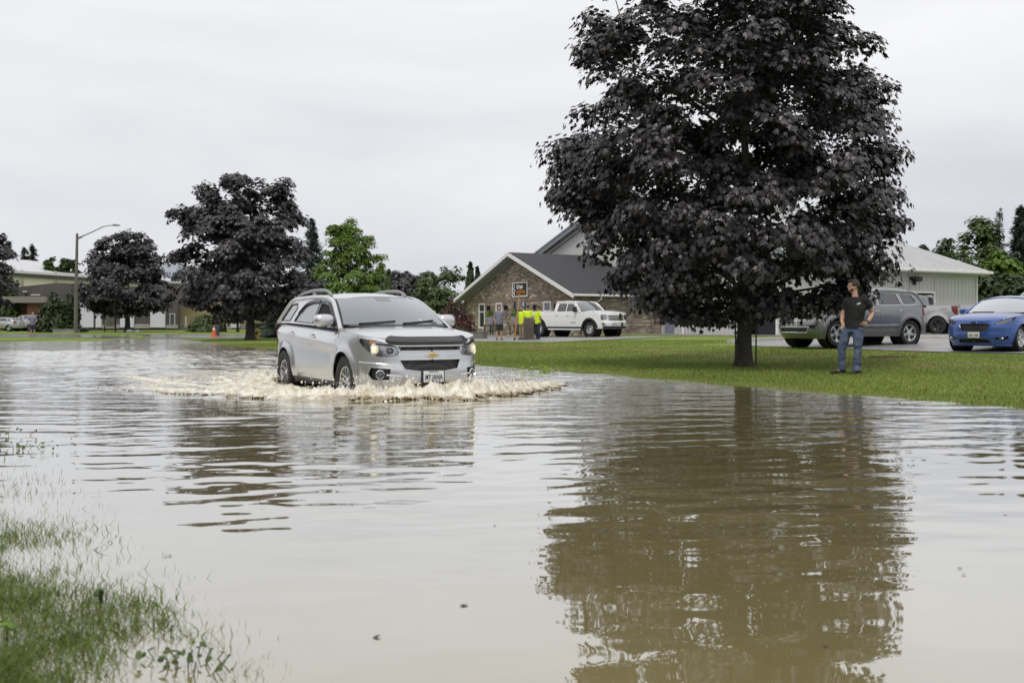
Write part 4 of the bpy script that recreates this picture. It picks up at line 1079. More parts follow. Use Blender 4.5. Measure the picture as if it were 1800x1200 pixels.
# ---- corrugated metal building: tall gable behind the house and the low wing to the right
def ribbed(name, ufun, u0, u1, z0, ztop, mat, parent, pitch=.30, dep=.03):
    """vertical trapezoid ribs; ufun(u, out, z) -> local point"""
    us = []; u = u0
    while u < u1:
        for k, o in ((0, 0), (.55, 0), (.65, dep), (.9, dep)): us.append((min(u1, u + k*pitch), o))
        u += pitch
    us.append((u1, 0)); V = []; F = []
    for i, (u, o) in enumerate(us):
        V += [ufun(u, o, z0), ufun(u, o, ztop(u))]
        if i: F.append((2*i-2, 2*i, 2*i+1, 2*i-1))
    mb = MB(); mb.add(V, F); return mb.build(name, mat, parent, smooth=False)
TB = Vector((5.68, 68.05, 0)); TB.z = .3
tall = thing('metal_hall', 'big grey corrugated metal hall rising behind the brick house and the purple maple', 'building', TB, YAW)
ya, yb, yk = -20.0, 13.0, -3.5
LX = 12.55                                   # length of the eave wall that runs away to the right
tk = lambda y: 9.25 - .345*abs(y - yk)
def PT(u, o, z): return (-o, u, z)
def PW(u, o, z): return (u, ya - o, z)
gd = (-16.85, -14.9); sd_ = (6.85, 8.75)
ribbed('gable_wall', PT, ya, gd[0]-.1, -.3, lambda u: tk(u), M_siding, tall, .32)
ribbed('gable_wall', PT, gd[0]-.1, gd[1]+.1, 2.6, lambda u: tk(u), M_siding, tall, .32)
ribbed('gable_wall', PT, gd[1]+.1, yb, -.3, lambda u: tk(u), M_siding, tall, .32)
EZ2 = tk(ya)
ribbed('eave_wall', PW, 0, sd_[0]-.1, -.3, lambda u: EZ2, M_siding, tall, .32)
ribbed('eave_wall', PW, sd_[0]-.1, sd_[1]+.1, 2.3, lambda u: EZ2, M_siding, tall, .32)
ribbed('eave_wall', PW, sd_[1]+.1, LX, -.3, lambda u: EZ2, M_siding, tall, .32)
for s in (0, 1):
    q = (yb+.6, tk(yb+.6)) if s == 0 else (ya-.6, tk(ya-.6))
    a = (yk, 9.50) + (q[0], q[1]+.25)
    slab('roof', *(a if a[0] < a[2] else (a[2], a[3], a[0], a[1])), -.55, LX+.5, .10, M_roofm, tall)
    b = (a[0], a[1]-.102, a[2], a[3]-.102)
    slab('fascia', *(b if b[0] < b[2] else (b[2], b[3], b[0], b[1])), -.50, -.28, .34, M_fascia, tall)
    c = (a[0], a[1]-.45, a[2], a[3]-.45)
    slab('rake_trim', *(c if c[0] < c[2] else (c[2], c[3], c[0], c[1])), -.20, -.04, .17, M_siding, tall)
mb = MB(); zc = tk(1.8)+.2; mb.tube([(1.5, 1.8, zc-.4), (1.5, 1.8, zc+1.05)], .17, 12); mb.tube([(1.5, 1.8, zc+1.0), (1.5, 1.8, zc+1.2)], .24, 12); mb.build('chimney', pm('galvanised', (.28, .29, .31), .5, .4), tall)
# standing seams and a few slipped, duller sheets on the slope that faces the car park
ze = tk(ya-.6)+.25; sl2 = (9.50-ze)/(yk-ya+.6)
for i in range(int((LX+1)/.75)):
    x = -.4 + i*.75; mb = MB(); y0, y1 = ya-.59, yk-.05
    mb.add([(x-.02, y0, ze+.006), (x+.02, y0, ze+.006), (x+.02, y1, ze+.006+sl2*(y1-y0)), (x-.02, y1, ze+.006+sl2*(y1-y0)), (x, y0, ze+.045), (x, y1, ze+.045+sl2*(y1-y0))], [(0, 4, 5, 3), (4, 1, 2, 5)]); mb.build('roof_seam', M_roofm, tall, smooth=False)
mb = MB(); mb.box((LX/2, ya-.68, ze-.08), (LX+1.1, .13, .17)); mb.build('gutter', M_white, tall, bevel=.03)
mb = MB(); mb.box((LX/2, ya-.30, ze-.20), (LX+.9, .56, .05)); mb.build('soffit', M_siding, tall)
mb = MB(); mb.box((LX/2, ya-.05, EZ2-.18), (LX, .06, .30)); mb.build('eave_trim', M_siding, tall)
for nm, P_, (a, b), zt in (('garage_door', PT, gd, 2.6), ('dock_door', PW, sd_, 2.3)):
    mb = MB()
    def pb(a0, a1, o0, o1, z0, z1, mi=0):
        V = [P_(u, o, z) for u in (a0, a1) for o in (o0, o1) for z in (z0, z1)]; mb.add(V, [(0,1,3,2), (4,6,7,5), (0,4,5,1), (2,3,7,6), (0,2,6,4), (1,5,7,3)], mi)
    pb(a, b, -.40, -.34, -.3, zt)
    for k in range(1, 5): pb(a+.05, b-.05, -.34, -.32, zt*k/5-.015, zt*k/5+.015)
    mb.build(nm, pm('shed_door_dark', (.02, .022, .03), .35, var=.2), tall)
    mb = MB(); pb(a-.12, a, -.02, .07, -.3, zt); pb(b, b+.12, -.02, .07, -.3, zt); pb(a-.12, b+.12, -.02, .072, zt+.002, zt+.13); mb.build('door_trim', M_white, tall)
mb = MB(); mb.tube([(-.10, -9.3, -.3), (-.10, -9.3, 4.5)], .085, 8); mb.build('downpipe', M_white, tall)
mb = MB(); mb.box((-.02, ya-.02, EZ2/2-.1), (.10, .10, EZ2+.2)); mb.build('corner_trim', M_white, tall)
mb = MB(); mb.box((LX+.02, ya-.03, EZ2/2-.1), (.09, .10, EZ2+.2)); mb.build('corner_trim', M_white, tall)
for nm, y in (('end_wall', LX),):
    mb = MB(); mb.add([(LX, ya, -.3), (LX, yb, -.3), (LX, yb, tk(yb)), (LX, yk, tk(yk)), (LX, ya, tk(ya))], [(0, 1, 2, 3, 4)]); mb.build(nm, M_siding, tall, smooth=False)
mb = MB(); mb.box((0, -.18, 0), (.62, .36, .18)); mb.box((0, -.22, -.12), (.5, .28, .12)); mb.box((0, -.06, -.25), (.2, .12, .2)); o = mb.build('wall_floodlight', M_dkmetal, tall, bevel=.02); o.location = (7.1, ya, 3.1)
mb = MB(); mb.box((-.10, -8.0, 1.1), (.10, .7, 2.4)); mb.build('blue_grey_panel', pm('blue_grey', (.20, .22, .29), .5), tall)

# wire fence with tall steel post at the right
def fence():
    root = thing('wire_fence', 'dark barbed wire fence running right of the metal shed', 'fence', (0, 0, 0))
    P = [(1622, 57.0), (1678, 57.2), (1714, 57.6), (1760, 60), (1830, 62), (1900, 64)]
    tops = [549-20, 530, 503, 515, 512, 515]
    for (px, Y), tp in zip(P, tops):
        p = gz(atx(px, Y), Y); h = CH + (HY-tp)/FP*Y
        mb = MB(); big_ = tp == 503
        mb.tube([(p.x, Y, p.z-.1), (p.x, Y, h)], .11 if big_ else .045, 8)
        if big_:
            for k in range(5): mb.box((p.x, Y, h-.12-.24*k), (.34, .1, .06))
            mb.tube([(p.x-.1, Y, h), (p.x-.28, Y, h+.22)], .03, 5)
        mb.build('post', pm('weathered_steel', (.10, .10, .105), .6, .3, var=.25), root)
    mb = MB()
    for i in range(len(P)-1):
        a = gz(atx(*P[i]), P[i][1]); b = gz(atx(*P[i+1]), P[i+1][1])
        for hh in (.5, .9, 1.35, 1.75, 1.9, 2.05):
            m_ = a.lerp(b, .5); mb.tube([a + Vector((0, 0, hh)), m_ + Vector((0, 0, hh-.08)), b + Vector((0, 0, hh))], .013, 4)
        n = 26
        for k in range(n):
            c = a.lerp(b, k/n); d = a.lerp(b, min(1, (k+1)/n)); mb.tube([c + Vector((0, 0, .1)), d + Vector((0, 0, 1.75))], .006, 3, caps=False); mb.tube([d + Vector((0, 0, .1)), c + Vector((0, 0, 1.75))], .006, 3, caps=False)
    mb.build('wire_mesh', M_dkmetal, root)
fence()

# ---- far left buildings
def ypx(py, Y): return CH + (HY-py)/FP*Y
M_beige = pm('beige_siding', (.52, .49, .38), .6, var=.05, vs=.4); M_tan = pm('tan_siding', (.52, .43, .24), .6, var=.06, vs=.4)
M_brown = pm('dark_brown_siding', (.075, .068, .068), .6, var=.15, vs=.6); M_brick = pm('red_brown_brick', (.21, .11, .065), .9, var=.25, vs=2., bump=.4, bs=12)
M_wpan = pm('white_door_panel', (.56, .56, .63), .5, var=.04, vs=.5); M_block = pm('grey_block', (.28, .27, .26), .9, var=.15, vs=2)
def bx(mb, px0, px1, py0, py1, Y, dep, mi=0):
    """a box whose front face sits at depth Y"""
    x0, x1 = atx(px0, Y), atx(px1, Y); z0, z1 = ypx(py1, Y), ypx(py0, Y)
    mb.box(((x0+x1)/2, Y+dep/2, (z0+z1)/2), (x1-x0, dep, z1-z0), mi=mi)
Yw = 150
wh = thing('warehouse', 'beige warehouse with long white sloping roof at the far left', 'building', (atx(70, Yw), Yw, 0))
wh_m = Matrix.Translation((-atx(70, Yw), -Yw, 0))
mb = MB(); x0, x1 = atx(-60, Yw), atx(300, Yw); zl = ypx(469, Yw); zr2 = ypx(497, Yw+18); tl_, tr_ = ypx(454, Yw+12), ypx(491, Yw+30)
mb.add([(x0, Yw, 0), (x1, Yw+18, 0), (x1, Yw+18, zr2), (x0, Yw, zl)], [(0, 1, 2, 3)], 0, wh_m); mb.build('wall', M_beige, wh, smooth=False)
mb = MB(); mb.add([(x0, Yw-.6, zl-.1), (x1, Yw+17.4, zr2-.1), (x1, Yw+30, tr_), (x0, Yw+12, tl_), (x0, Yw-.6, zl-.45), (x1, Yw+17.4, zr2-.45)], [(0, 1, 2, 3), (4, 5, 1, 0)], 0, wh_m); mb.build('roof', pm('white_roof', (.50, .50, .53), .5, var=.04), wh, smooth=False)
mb = MB()
for k in range(7): 
    f = (k+.6)/7.5; x = x0 + (x1-x0)*f; y = Yw + 18*f; mb.box((x, y-.1, zl/2), (.25, .2, zl*.94), wh_m)
mb.build('wall_seams', pm('beige_dark', (.30, .28, .22), .6), wh)
mb = MB(); mb.add([(x0, Yw-.3, zl-.5), (x1, Yw+17.7, zr2-.5), (x1, Yw+17.7, zr2-.95), (x0, Yw-.3, zl-.95)], [(3, 2, 1, 0)], 0, wh_m); mb.build('painted_eave_shadow', pm('eave_shadow_dark', (.10, .10, .10), .6), wh, smooth=False)  # dark strip stands in for the shadow below the warehouse eave
Yo = 112
of = thing('office_building', 'low brown office with dark siding, brick wall and white garage doors at the far left', 'building', (atx(100, Yo), Yo, 0))
om = Matrix.Translation((-atx(100, Yo), -Yo, 0))
def obox(name, lst, mat, bevel=0):
    mb = MB()
    for a in lst: bx(mb, *a)
    mb.v = [tuple(om @ Vector(v)) for v in mb.v]
    return mb.build(name, mat, of, bevel=bevel)
mb = MB()   # dark gable-topped upper siding
def P2(px, py, Y): return om @ Vector((atx(px, Y), Y, ypx(py, Y)))
V = [P2(-40, 523, Yo+2), P2(340, 523, Yo+2), P2(340, 508, Yo+2), P2(100, 497, Yo+2), P2(-40, 512, Yo+2)]
V2 = [v + Vector((0, 12, 0)) for v in V]; mb.add(V + V2, [(0, 1, 2, 3, 4), (2, 7, 8, 3), (3, 8, 9, 4)]); mb.build('upper_wall', M_brown, of, smooth=False)
obox('canopy_band', [(-40, 82, 521, 532, Yo-1, 3)], pm('taupe_band', (.20, .185, .165), .7))
obox('brick_wall', [(-40, 48, 532, 579, Yo+1.2, 1), (48, 92, 532, 579, Yo, 2)], M_brick)
wn = obox('window', [(13, 24, 544, 562, Yo+1.0, .3)], M_win)
obox('dark_wall', [(92, 312, 523, 579, Yo+.6, 1)], M_brown)
for i, (a, b) in enumerate(((141, 164), (168, 178), (211, 235), (264, 290))): obox('garage_door', [(a, b, 532, 575.5, Yo+.3, .35)], M_wpan)
obox('block_base', [(178.5, 210.5, 570, 577, Yo+.35, .3), (236, 263, 569.5, 577, Yo+.35, .3), (291, 312, 571, 577, Yo+.35, .3)], M_block)
dd = obox('door', [(299, 306.5, 552, 576, Yo+.45, .2)], pm('grey_door', (.06, .06, .065), .5)); obox('door_frame', [(298.2, 299, 551, 576.5, Yo+.4, .22), (306.5, 307.3, 551, 576.5, Yo+.4, .22), (299, 306.5, 551, 552, Yo+.4, .22)], M_wpan)
obox('eave_light', [(40, 46, 511.5, 513.5, Yo+1.7, .35)], M_white); obox('vent_bar', [(54, 70, 517.5, 519, Yo+1.8, .25)], M_white)
sl_ = thing('silo_tower', 'pale steel tower with roof railing between the two left maples', 'tower', (atx(290, 170), 170, 0))
sm_ = Matrix.Translation((-atx(290, 170), -170, 0)); mb = MB(); bx(mb, 272, 312, 463, 578, 170, 6); mb.v = [tuple(sm_ @ Vector(v)) for v in mb.v]; mb.build('body', pm('pale_steel', (.45, .48, .55), .45, .3, var=.1, vs=.6), sl_)
mb = MB()
for px in (272, 282, 292, 302, 307, 311): bx(mb, px, px+.6, 452, 463, 170, .1)
bx(mb, 272, 312, 452, 452.7, 170, .1); bx(mb, 272, 312, 457, 457.6, 170, .1)
mb.v = [tuple(sm_ @ Vector(v)) for v in mb.v]; mb.build('railing', M_dkmetal, sl_)
mb = MB()
for px in (287, 292, 297, 303): bx(mb, px, px+1.6, 478, 515, 169.8, .15)
mb.v = [tuple(sm_ @ Vector(v)) for v in mb.v]; mb.build('pipes', M_fascia, sl_)
Yt = 116
tn = thing('tan_building', 'tan sided building behind the orange cone and left maple trunk', 'building', (atx(400, Yt), Yt, 0)); tm = Matrix.Translation((-atx(400, Yt), -Yt, 0))
def tbox(name, lst, mat):
    mb = MB()
    for a in lst: bx(mb, *a)
    mb.v = [tuple(tm @ Vector(v)) for v in mb.v]; return mb.build(name, mat, tn)
tbox('wall', [(312, 505, 526, 576, Yt, 8)], M_tan); tbox('base', [(312, 505, 571, 578, Yt-.25, .24)], M_block)
tbox('garage_door', [(406, 421, 566, 576, Yt-.5, .2)], M_wpan); tbox('canopy', [(424, 462, 558, 568, Yt-3, 3)], pm('olive_canopy', (.17, .15, .10), .7)); tbox('post', [(431, 434.5, 566, 578, Yt-2.8, .3), (442, 444, 566, 578, Yt-2.8, .3)], M_timber)
tbox('pipe', [(324, 328, 571, 576, Yt-.9, .5), (325, 327, 556, 571, Yt-.8, .3)], M_white)

# ---- street furniture
def lamp_post():
    Y = 87; p = gz(atx(133, Y), Y); root = thing('street_lamp', 'tall grey street lamp with a long curved arm at the far left', 'street lamp', p)
    H = ypx(412, Y) - p.z
    mb = MB(); mb.tube([(0, 0, -.2), (.05, 0, H*.5), (.13, 0, H)], [.17, .14, .105], 12); mb.tube([(.13, 0, H), (.13, 0, H+.1)], [.12, .05], 12)
    mb.build('pole', pm('weathered_pole', (.13, .12, .10), .75, var=.2, vs=2), root)
    mb = MB(); q = lambda px, py: (atx(px, Y)-p.x, 0, ypx(py, Y)-p.z)
    mb.tube([q(138, 418), q(150, 413), q(166, 406), q(180, 399), q(190, 396.5), q(200, 396)], [.06, .055, .05, .045, .04, .04], 8); mb.tube([q(138, 420), q(145, 417)], .03, 6); mb.build('arm', M_fascia, root)
    mb = MB(); a = q(204, 396); mb.ball(a, (.42, .16, .075), 2); mb.box((a[0]-.1, 0, a[2]+.06), (.3, .14, .08)); mb.build('lamp_head', pm('lamp_grey', (.20, .21, .23), .5), root)
lamp_post()
def board_sign():
    Y = 97; p = gz(atx(193, Y), Y); root = thing('notice_board', 'cream notice board on two dark posts under the far left maple', 'sign', p)
    s = Y/FP
    for x in (-9*s, 10*s):
        mb = MB(); mb.box((x, 0, 24*s/2), (2*s, .12, 25*s)); mb.build('post', M_timber, root)
    mb = MB(); mb.box((0, -.03, 15*s), (16.8*s, .10, 13*s)); mb.build('board', pm('cream_board', (.55, .54, .46), .6, var=.05), root)
    mb = MB(); mb.box((0, -.09, 13.3*s), (16*s, .01, .7*s)); mb.box((0, -.09, 16.6*s), (15*s, .01, .5*s)); mb.build('dark_rule', M_timber, root)
board_sign()
def cone():
    Y = 66; p = gz(atx(376, Y), Y); root = thing('traffic_cone', 'orange traffic cone with pale tip at the edge of the flooded street', 'traffic cone', p)
    mb = MB(); mb.box((0, 0, .02), (.42, .42, .05)); mb.build('base', pm('cone_orange', (.62, .11, .02), .5, var=.1), root, bevel=.01)
    mb = MB(); mb.lathe([(.165, .045), (.10, .38), (.035, .72), (0, .72)], 18); mb.build('cone_body', MATS['cone_orange'], root)
    mb = MB(); mb.lathe([(.097, .43), (.067, .58)], 18); mb.build('collar', pm('cone_white', (.65, .60, .55), .4), root)
cone()
p = gz(atx(380.5, 70), 70); mb = MB(); mb.lathe([(0, 0), (.19, 0), (.24, .62), (.27, .64), (.27, .70), (0, .74)], 14); o = mb.build('litter_bin', pm('bin_grey', (.07, .072, .08), .6)); o.location = p; tag(o, 'dark grey bin standing right behind the orange cone', 'bin')
def hydrant():
    Y = 58; p = gz(atx(452, Y), Y); root = thing('fire_hydrant', 'small yellow fire hydrant right of the maple trunk', 'fire hydrant', p)
    my = pm('hydrant_yellow', (.55, .42, .05), .5, var=.15)
    mb = MB(); mb.lathe([(0, 0), (.16, 0), (.16, .04), (.10, .06), (.10, .42), (.14, .44), (.14, .48), (.11, .52), (.06, .58), (.03, .60), (.03, .64), (0, .64)], 14); mb.build('barrel', my, root)
    for s in (-1, 1):
        mb = MB(); mb.tube([(s*.08, 0, .36), (s*.19, 0, .36)], .055, 8); mb.build('nozzle', my, root)
    mb = MB(); mb.tube([(0, -.08, .33), (0, -.19, .33)], .075, 10); mb.build('front_cap', M_black, root)
hydrant()
def boulder(label, px, Y, wd, h, sd):
    p = gz(atx(px, Y), Y); mb = MB(); mb.ball((0, 0, h*.35), (wd/2, wd*.4, h*.65), 3); mb.v = [tuple(Vector(v)*(1 + .16*mnoise.noise(Vector(v)*2.2 + Vector((sd, 0, 0))))) for v in mb.v]
    o = mb.build('white_boulder', pm('pale_rock', (.42, .43, .48), .8, var=.2, vs=4)); o.location = p; tag(o, label, 'boulder', 'white boulders by the maple')
boulder('larger pale boulder right of the far left maple trunk', 227.5, 92, .62, .30, 1); boulder('smaller pale boulder right of the far left maple trunk', 242, 92, .44, .26, 4)
p = gz(atx(146, 98), 98); mb = MB(); mb.box((0, 0, .16), (.95, .6, .34)); mb.box((0, 0, .35), (.75, .5, .06)); o = mb.build('utility_box', M_dkmetal, None, bevel=.05); o.location = p; tag(o, 'low dark utility box in the grass right of the lamp post', 'utility box')
mb = MB(); mb.box((0, 0, .14), (2.2, .5, .3)); mb.box((0, 0, .31), (2.3, .6, .05)); o = mb.build('low_block_wall', M_block, None); o.location = gz(atx(117, 90), 90); tag(o, 'low grey block wall under the huge green shrub', 'wall')
# dirt patch with a small stick at the maple foot
mb = MB(); a = gz(5.6, 21.6, .02); mb.tube([a, a + Vector((.55, -.15, .01))], .015, 5); o = mb.build('fallen_stick', pm('pale_wood', (.35, .25, .15), .8)); tag(o, 'pale fallen stick lying beside the tallest maple trunk', 'stick')
def dirt():
    mb = MB(); r = random.Random(3); c = gz(9.55, 25.2)
    for i in range(160):
        x, y = r.gauss(0, .30), r.gauss(0, .16); s = .012 + .022*r.random(); mb.ball((c.x+x, c.y+y, tzf(c.x+x, c.y+y) + s*.5), (s*1.4, s*1.2, s*.9), 1)
    return tag(mb.build('dirt_clods', pm('brown_dirt', (.075, .045, .025), .95, var=.4, vs=20)), 'patch of bare brown dirt in the lawn right of the man in black', 'dirt', kind='stuff')
dirt()
mb = MB(); 
for i in range(14):
    pass
# submerged weed where the bow wave meets the far kerb
def weed(label, px, py, n, sd, spread=.28, s=.09, cat='weed', mat=None):
    Y = CH*FP/(py-HY); p = Vector((atx(px, Y), Y, 0)); r = np.random.default_rng(sd); root = thing('water_weed', label, cat, p, 0, 'weeds standing in the water')
    C = r.normal(0, 1, (n, 3)).clip(-1.6, 1.6)*np.array([spread, spread*.7, .0]); C[:, 2] = .015 + r.random(n)*s*1.1
    mb = MB()
    for c in C[::3]: mb.tube([(0, 0, -.05), (c[0]*.7, c[1]*.7, -.02), tuple(c)], [.003, .003, .002], 4)
    mb.build('stems', L_deep, root)
    leaves('foliage', C, np.array([0, -.5, .8]) + r.normal(0, .5, (n, 3)), r.normal(0, 1, (n, 3)) + np.array([0, 0, .5]), s*(.5+.8*r.random(n)), mat or L_mid, root, HALF_OVAL, .3)
weed('bright green weed tops in the water beside the far kerb', 948, 655, 42, 1, .42, .10, mat=L_lime)
weed('broad leaved weed standing in the water near the left edge of the frame', 178, 1062, 9, 2, .03, .050)
weed('round leaved weeds at the tip of the drowned grass', 325, 1168, 40, 3, .085, .027)
weed('small dark weed cluster far up the left edge of the water', 26, 790, 44, 4, .22, .036)
weed('lone weed just above the far weed cluster at the left edge', 14, 766, 16, 5, .15, .04)
weed('green leaf blade at the left edge of the drowned grass', 6, 1132, 7, 6, .025, .055, mat=L_green)

def litter():
    r = np.random.default_rng(12); n = 46; Y = 3.2 + 17*r.random(n)**1.3; X = r.uniform(-.42, .5, n)*Y; z = water_height(X, Y, np.full(n, .03)) + .006
    leaves('floating_leaves', np.stack([X, Y, z], -1), np.array([0, 0, 1.]) + r.normal(0, .12, (n, 3)), r.normal(0, 1, (n, 3))*np.array([1, 1, .05]), .018 + .03*r.random(n)**2, L_purple, None, HALF_MAPLE, .1)
    o = bpy.data.objects['floating_leaves']; return tag(o, 'scattered dark leaves and scraps drifting on the brown water', 'leaves', kind='stuff')
litter()
# ================================================================ vehicles
class Body:
    """Lower body: a vertical skin following the plan outline. Car-local x forward, y left, z up, wheels' mid at x = 0."""
    def __init__(s, plan, df, ds, dr, arches=(), flare=.0, crease=None):
        C = catmull(plan, 14); s.C = C; d = np.r_[0, np.cumsum(np.hypot(*np.diff(C, axis=0).T))]; s.s = d; s.S = d[-1]
        g = np.gradient(C, axis=0); s.Nx = g[:, 1]; s.Ny = -g[:, 0]; l = np.hypot(s.Nx, s.Ny); s.Nx = s.Nx/l; s.Ny = s.Ny/l
        s.df, s.ds, s.dr = table(df), table(ds), table(dr); s.arches = arches; s.flare = flare; s.crease = crease
        k = int(C[:, 1].argmax()); s.k = k
    def P(s, q):
        sg = 1
        if q < 0: q = -q; sg = -1
        x = np.interp(q, s.s, s.C[:, 0]); y = np.interp(q, s.s, s.C[:, 1]); nx = np.interp(q, s.s, s.Nx); ny = np.interp(q, s.s, s.Ny)
        l = math.hypot(nx, ny); return x, y, nx/l, ny/l, sg
    def __call__(s, q, z):
        x, y, nx, ny, sg = s.P(q)
        d = max(nx, 0)**2*s.df(z) + max(-nx, 0)**2*s.dr(z) + ny*ny*s.ds(z)
        if s.crease: d += ny*ny*s.crease(x, z)
        for ax, az, ar in s.arches:
            r = math.hypot(x-ax, z-az)
            if r < ar + .16: d -= s.flare*ny*ny*(1 - min(1, max(0, (r-ar-.015)/.12)))**1.0
        return (x - nx*d, sg*(y - ny*d), z)
    def sX(s, x): return float(np.interp(-x, -s.C[:, 0], s.s))
    def sY(s, y): return float(np.interp(abs(y), s.C[:s.k+1, 1], s.s[:s.k+1]))*(1 if y >= 0 else -1)
    def sYr(s, y): return float(np.interp(-abs(y), -s.C[s.k:, 1], s.s[s.k:]))
    def yedge(s, x, z): return s(s.sX(x), z)[1]
def arch_pts(B, ax, az, ar, zlow, n=18, rev=False):
    """points over the wheel from the front foot to the rear foot in (s, z)"""
    a0 = math.degrees(math.asin(max(-1, min(1, (zlow-az)/ar))))
    P = [(B.sX(ax + ar*math.cos(R(a))), az + ar*math.sin(R(a))) for a in np.linspace(a0, 180-a0, n)]
    return P[::-1] if rev else P
def wheel(root, x, y, r, rimr, style, wd=.22, name='wheel', tyre=M_rubber, rim_mat=M_alloy, loc_z=None, cap=None, rot=0.):
    e = bpy.data.objects.new(name, None); COL.objects.link(e); e.parent = root; e.location = (x, y, r if loc_z is None else loc_z)
    sg = 1 if y > 0 else -1
    M = Matrix.Rotation(R(-90)*sg, 4, 'X')          # local z of the lathe -> outward
    h = wd/2
    mb = MB(); mb.lathe([(rimr-.005, -h*.9), (r*.93, -h), (r, -h*.72), (r, h*.72), (r*.985, h*.86), (r*.93, h), (r*.82, h*1.02), (rimr+.012, h*.93), (rimr-.004, h*.8)], 40, M)
    for k in range(36):     # shoulder blocks
        q = 2*math.pi*k/36; mb.box((r*.968, 0, h*.80), (.035, .03, .03), M @ Matrix.Rotation(q, 4, 'Z'))
    mb.build('tyre', tyre, e, angle=30)
    mb = MB(); mb.lathe([(rimr, -h*.5), (rimr, h*.78), (rimr-.012, h*.86), (rimr-.028, h*.78), (rimr-.04, h*.3), (rimr-.05, -h*.5)], 40, M, 0)
    mb.lathe([(rimr-.045, -h*.15), (0, -h*.15)], 28, M, 1)
    mb.lathe([(rimr*.62, -h*.05), (rimr*.62, 0), (.05, .0)], 28, M, 2)
    zc = h*.62
    def spoke(a, w0, w1, r0, r1, z0, z1, th=.03, mi=0):
        V = [(r0, -w0/2, z0), (r0, w0/2, z0), (r1, w1/2, z1), (r1, -w1/2, z1), (r0, -w0/2, z0-th), (r0, w0/2, z0-th), (r1, w1/2, z1-th), (r1, -w1/2, z1-th)]
        mb.add(V, [(0, 1, 2, 3), (7, 6, 5, 4), (0, 4, 5, 1), (1, 5, 6, 2), (2, 6, 7, 3), (3, 7, 4, 0)], mi, M @ Matrix.Rotation(a + rot, 4, 'Z'))
    if style == 'five':
        for k in range(5):
            q = 2*math.pi*k/5; spoke(q, .085, .12, .03, rimr-.02, zc*.85, h*.74); spoke(q, .03, .035, .06, rimr-.03, zc*.9+.006, h*.76+.004, .02, 3)
    elif style == 'fivestar':
        for k in range(5):
            q = 2*math.pi*k/5; spoke(q, .10, .055, .02, rimr*.62, zc, zc*.98); spoke(q, .055, .10, rimr*.62-.004, rimr-.015, zc*.98, h*.76)
    elif style == 'ysplit':
        for k in range(5):
            q = 2*math.pi*k/5
            for s in (-1, 1): spoke(q + s*.13, .03, .032, .04, rimr-.015, zc*.8, h*.76, .035); spoke(q + s*.40, .026, .028, .09, rimr-.015, zc*.7, h*.75, .035)
    elif style == 'eight':
        for k in range(8): spoke(2*math.pi*k/8, .045, .075, .05, rimr-.02, zc*.6, h*.7)
    mb.lathe([(0, zc+.012), (.035, zc+.010), (.05, zc-.005), (.055, 0)], 16, M, 0)
    mb.build('rim', [rim_mat, M_dark, pm('brake_disc', (.20, .19, .18), .35, .7, var=.2), M_black], e, angle=30)
    return e
def strip_tube(mb, f, pts, r, seg=8, off=0., sq=1., mi=0):
    P = []
    for a, b in dense(pts + pts[-2:0:-1], .06)[:None] if False else [(pts[i][0] + (pts[i+1][0]-pts[i][0])*k/6, pts[i][1] + (pts[i+1][1]-pts[i][1])*k/6) for i in range(len(pts)-1) for k in range(6)] + [pts[-1]]:
        P.append(Vector(f(a, b)))
    mb.tube(P, r, seg, mi=mi, squash=sq)
def both(parent, name, fn, mat, label=None, **kw):
    """build a part on the left and the same part mirrored on the right"""
    out = []
    for mir in (False, True):
        mb = MB(); fn(mb)
        if mir:
            mb.v = [(p[0], -p[1], p[2]) for p in mb.v]; mb.f = [f[::-1] for f in mb.f]
        o = mb.build(name, mat, parent, **kw)
        if label: o['label'] = label
        out.append(o)
    return out
def plate(parent, x, z, y0=0, tilt=0, text=None, rz=0., name='number_plate', dashes=None, w_=.305, h_=.155):
    e = MB(); M = Matrix.Translation((x, y0, z)) @ Matrix.Rotation(rz, 4, 'Z') @ Matrix.Rotation(tilt, 4, 'Y')
    e.box((0, 0, 0), (.012, w_, h_), M); p = e.build(name, M_plate, parent, bevel=.003)
    MX = M @ Matrix(((0, 0, 1, .0075), (1, 0, 0, 0), (0, 1, 0, 0), (0, 0, 0, 1)))
    if text: text_obj('plate_lettering', text, .100, M_ink, p, MX @ Matrix.Translation((0, -.010, 0)), .001, sx=.66, bold=.0025)
    if dashes:
        mb = MB()
        for k in range(7):
            if k != 3: mb.box((.0075, (-.108 + .036*k), -.01), (.003, .017, .07), M); 
        mb.build('plate_marks', M_ink, p)
    return p

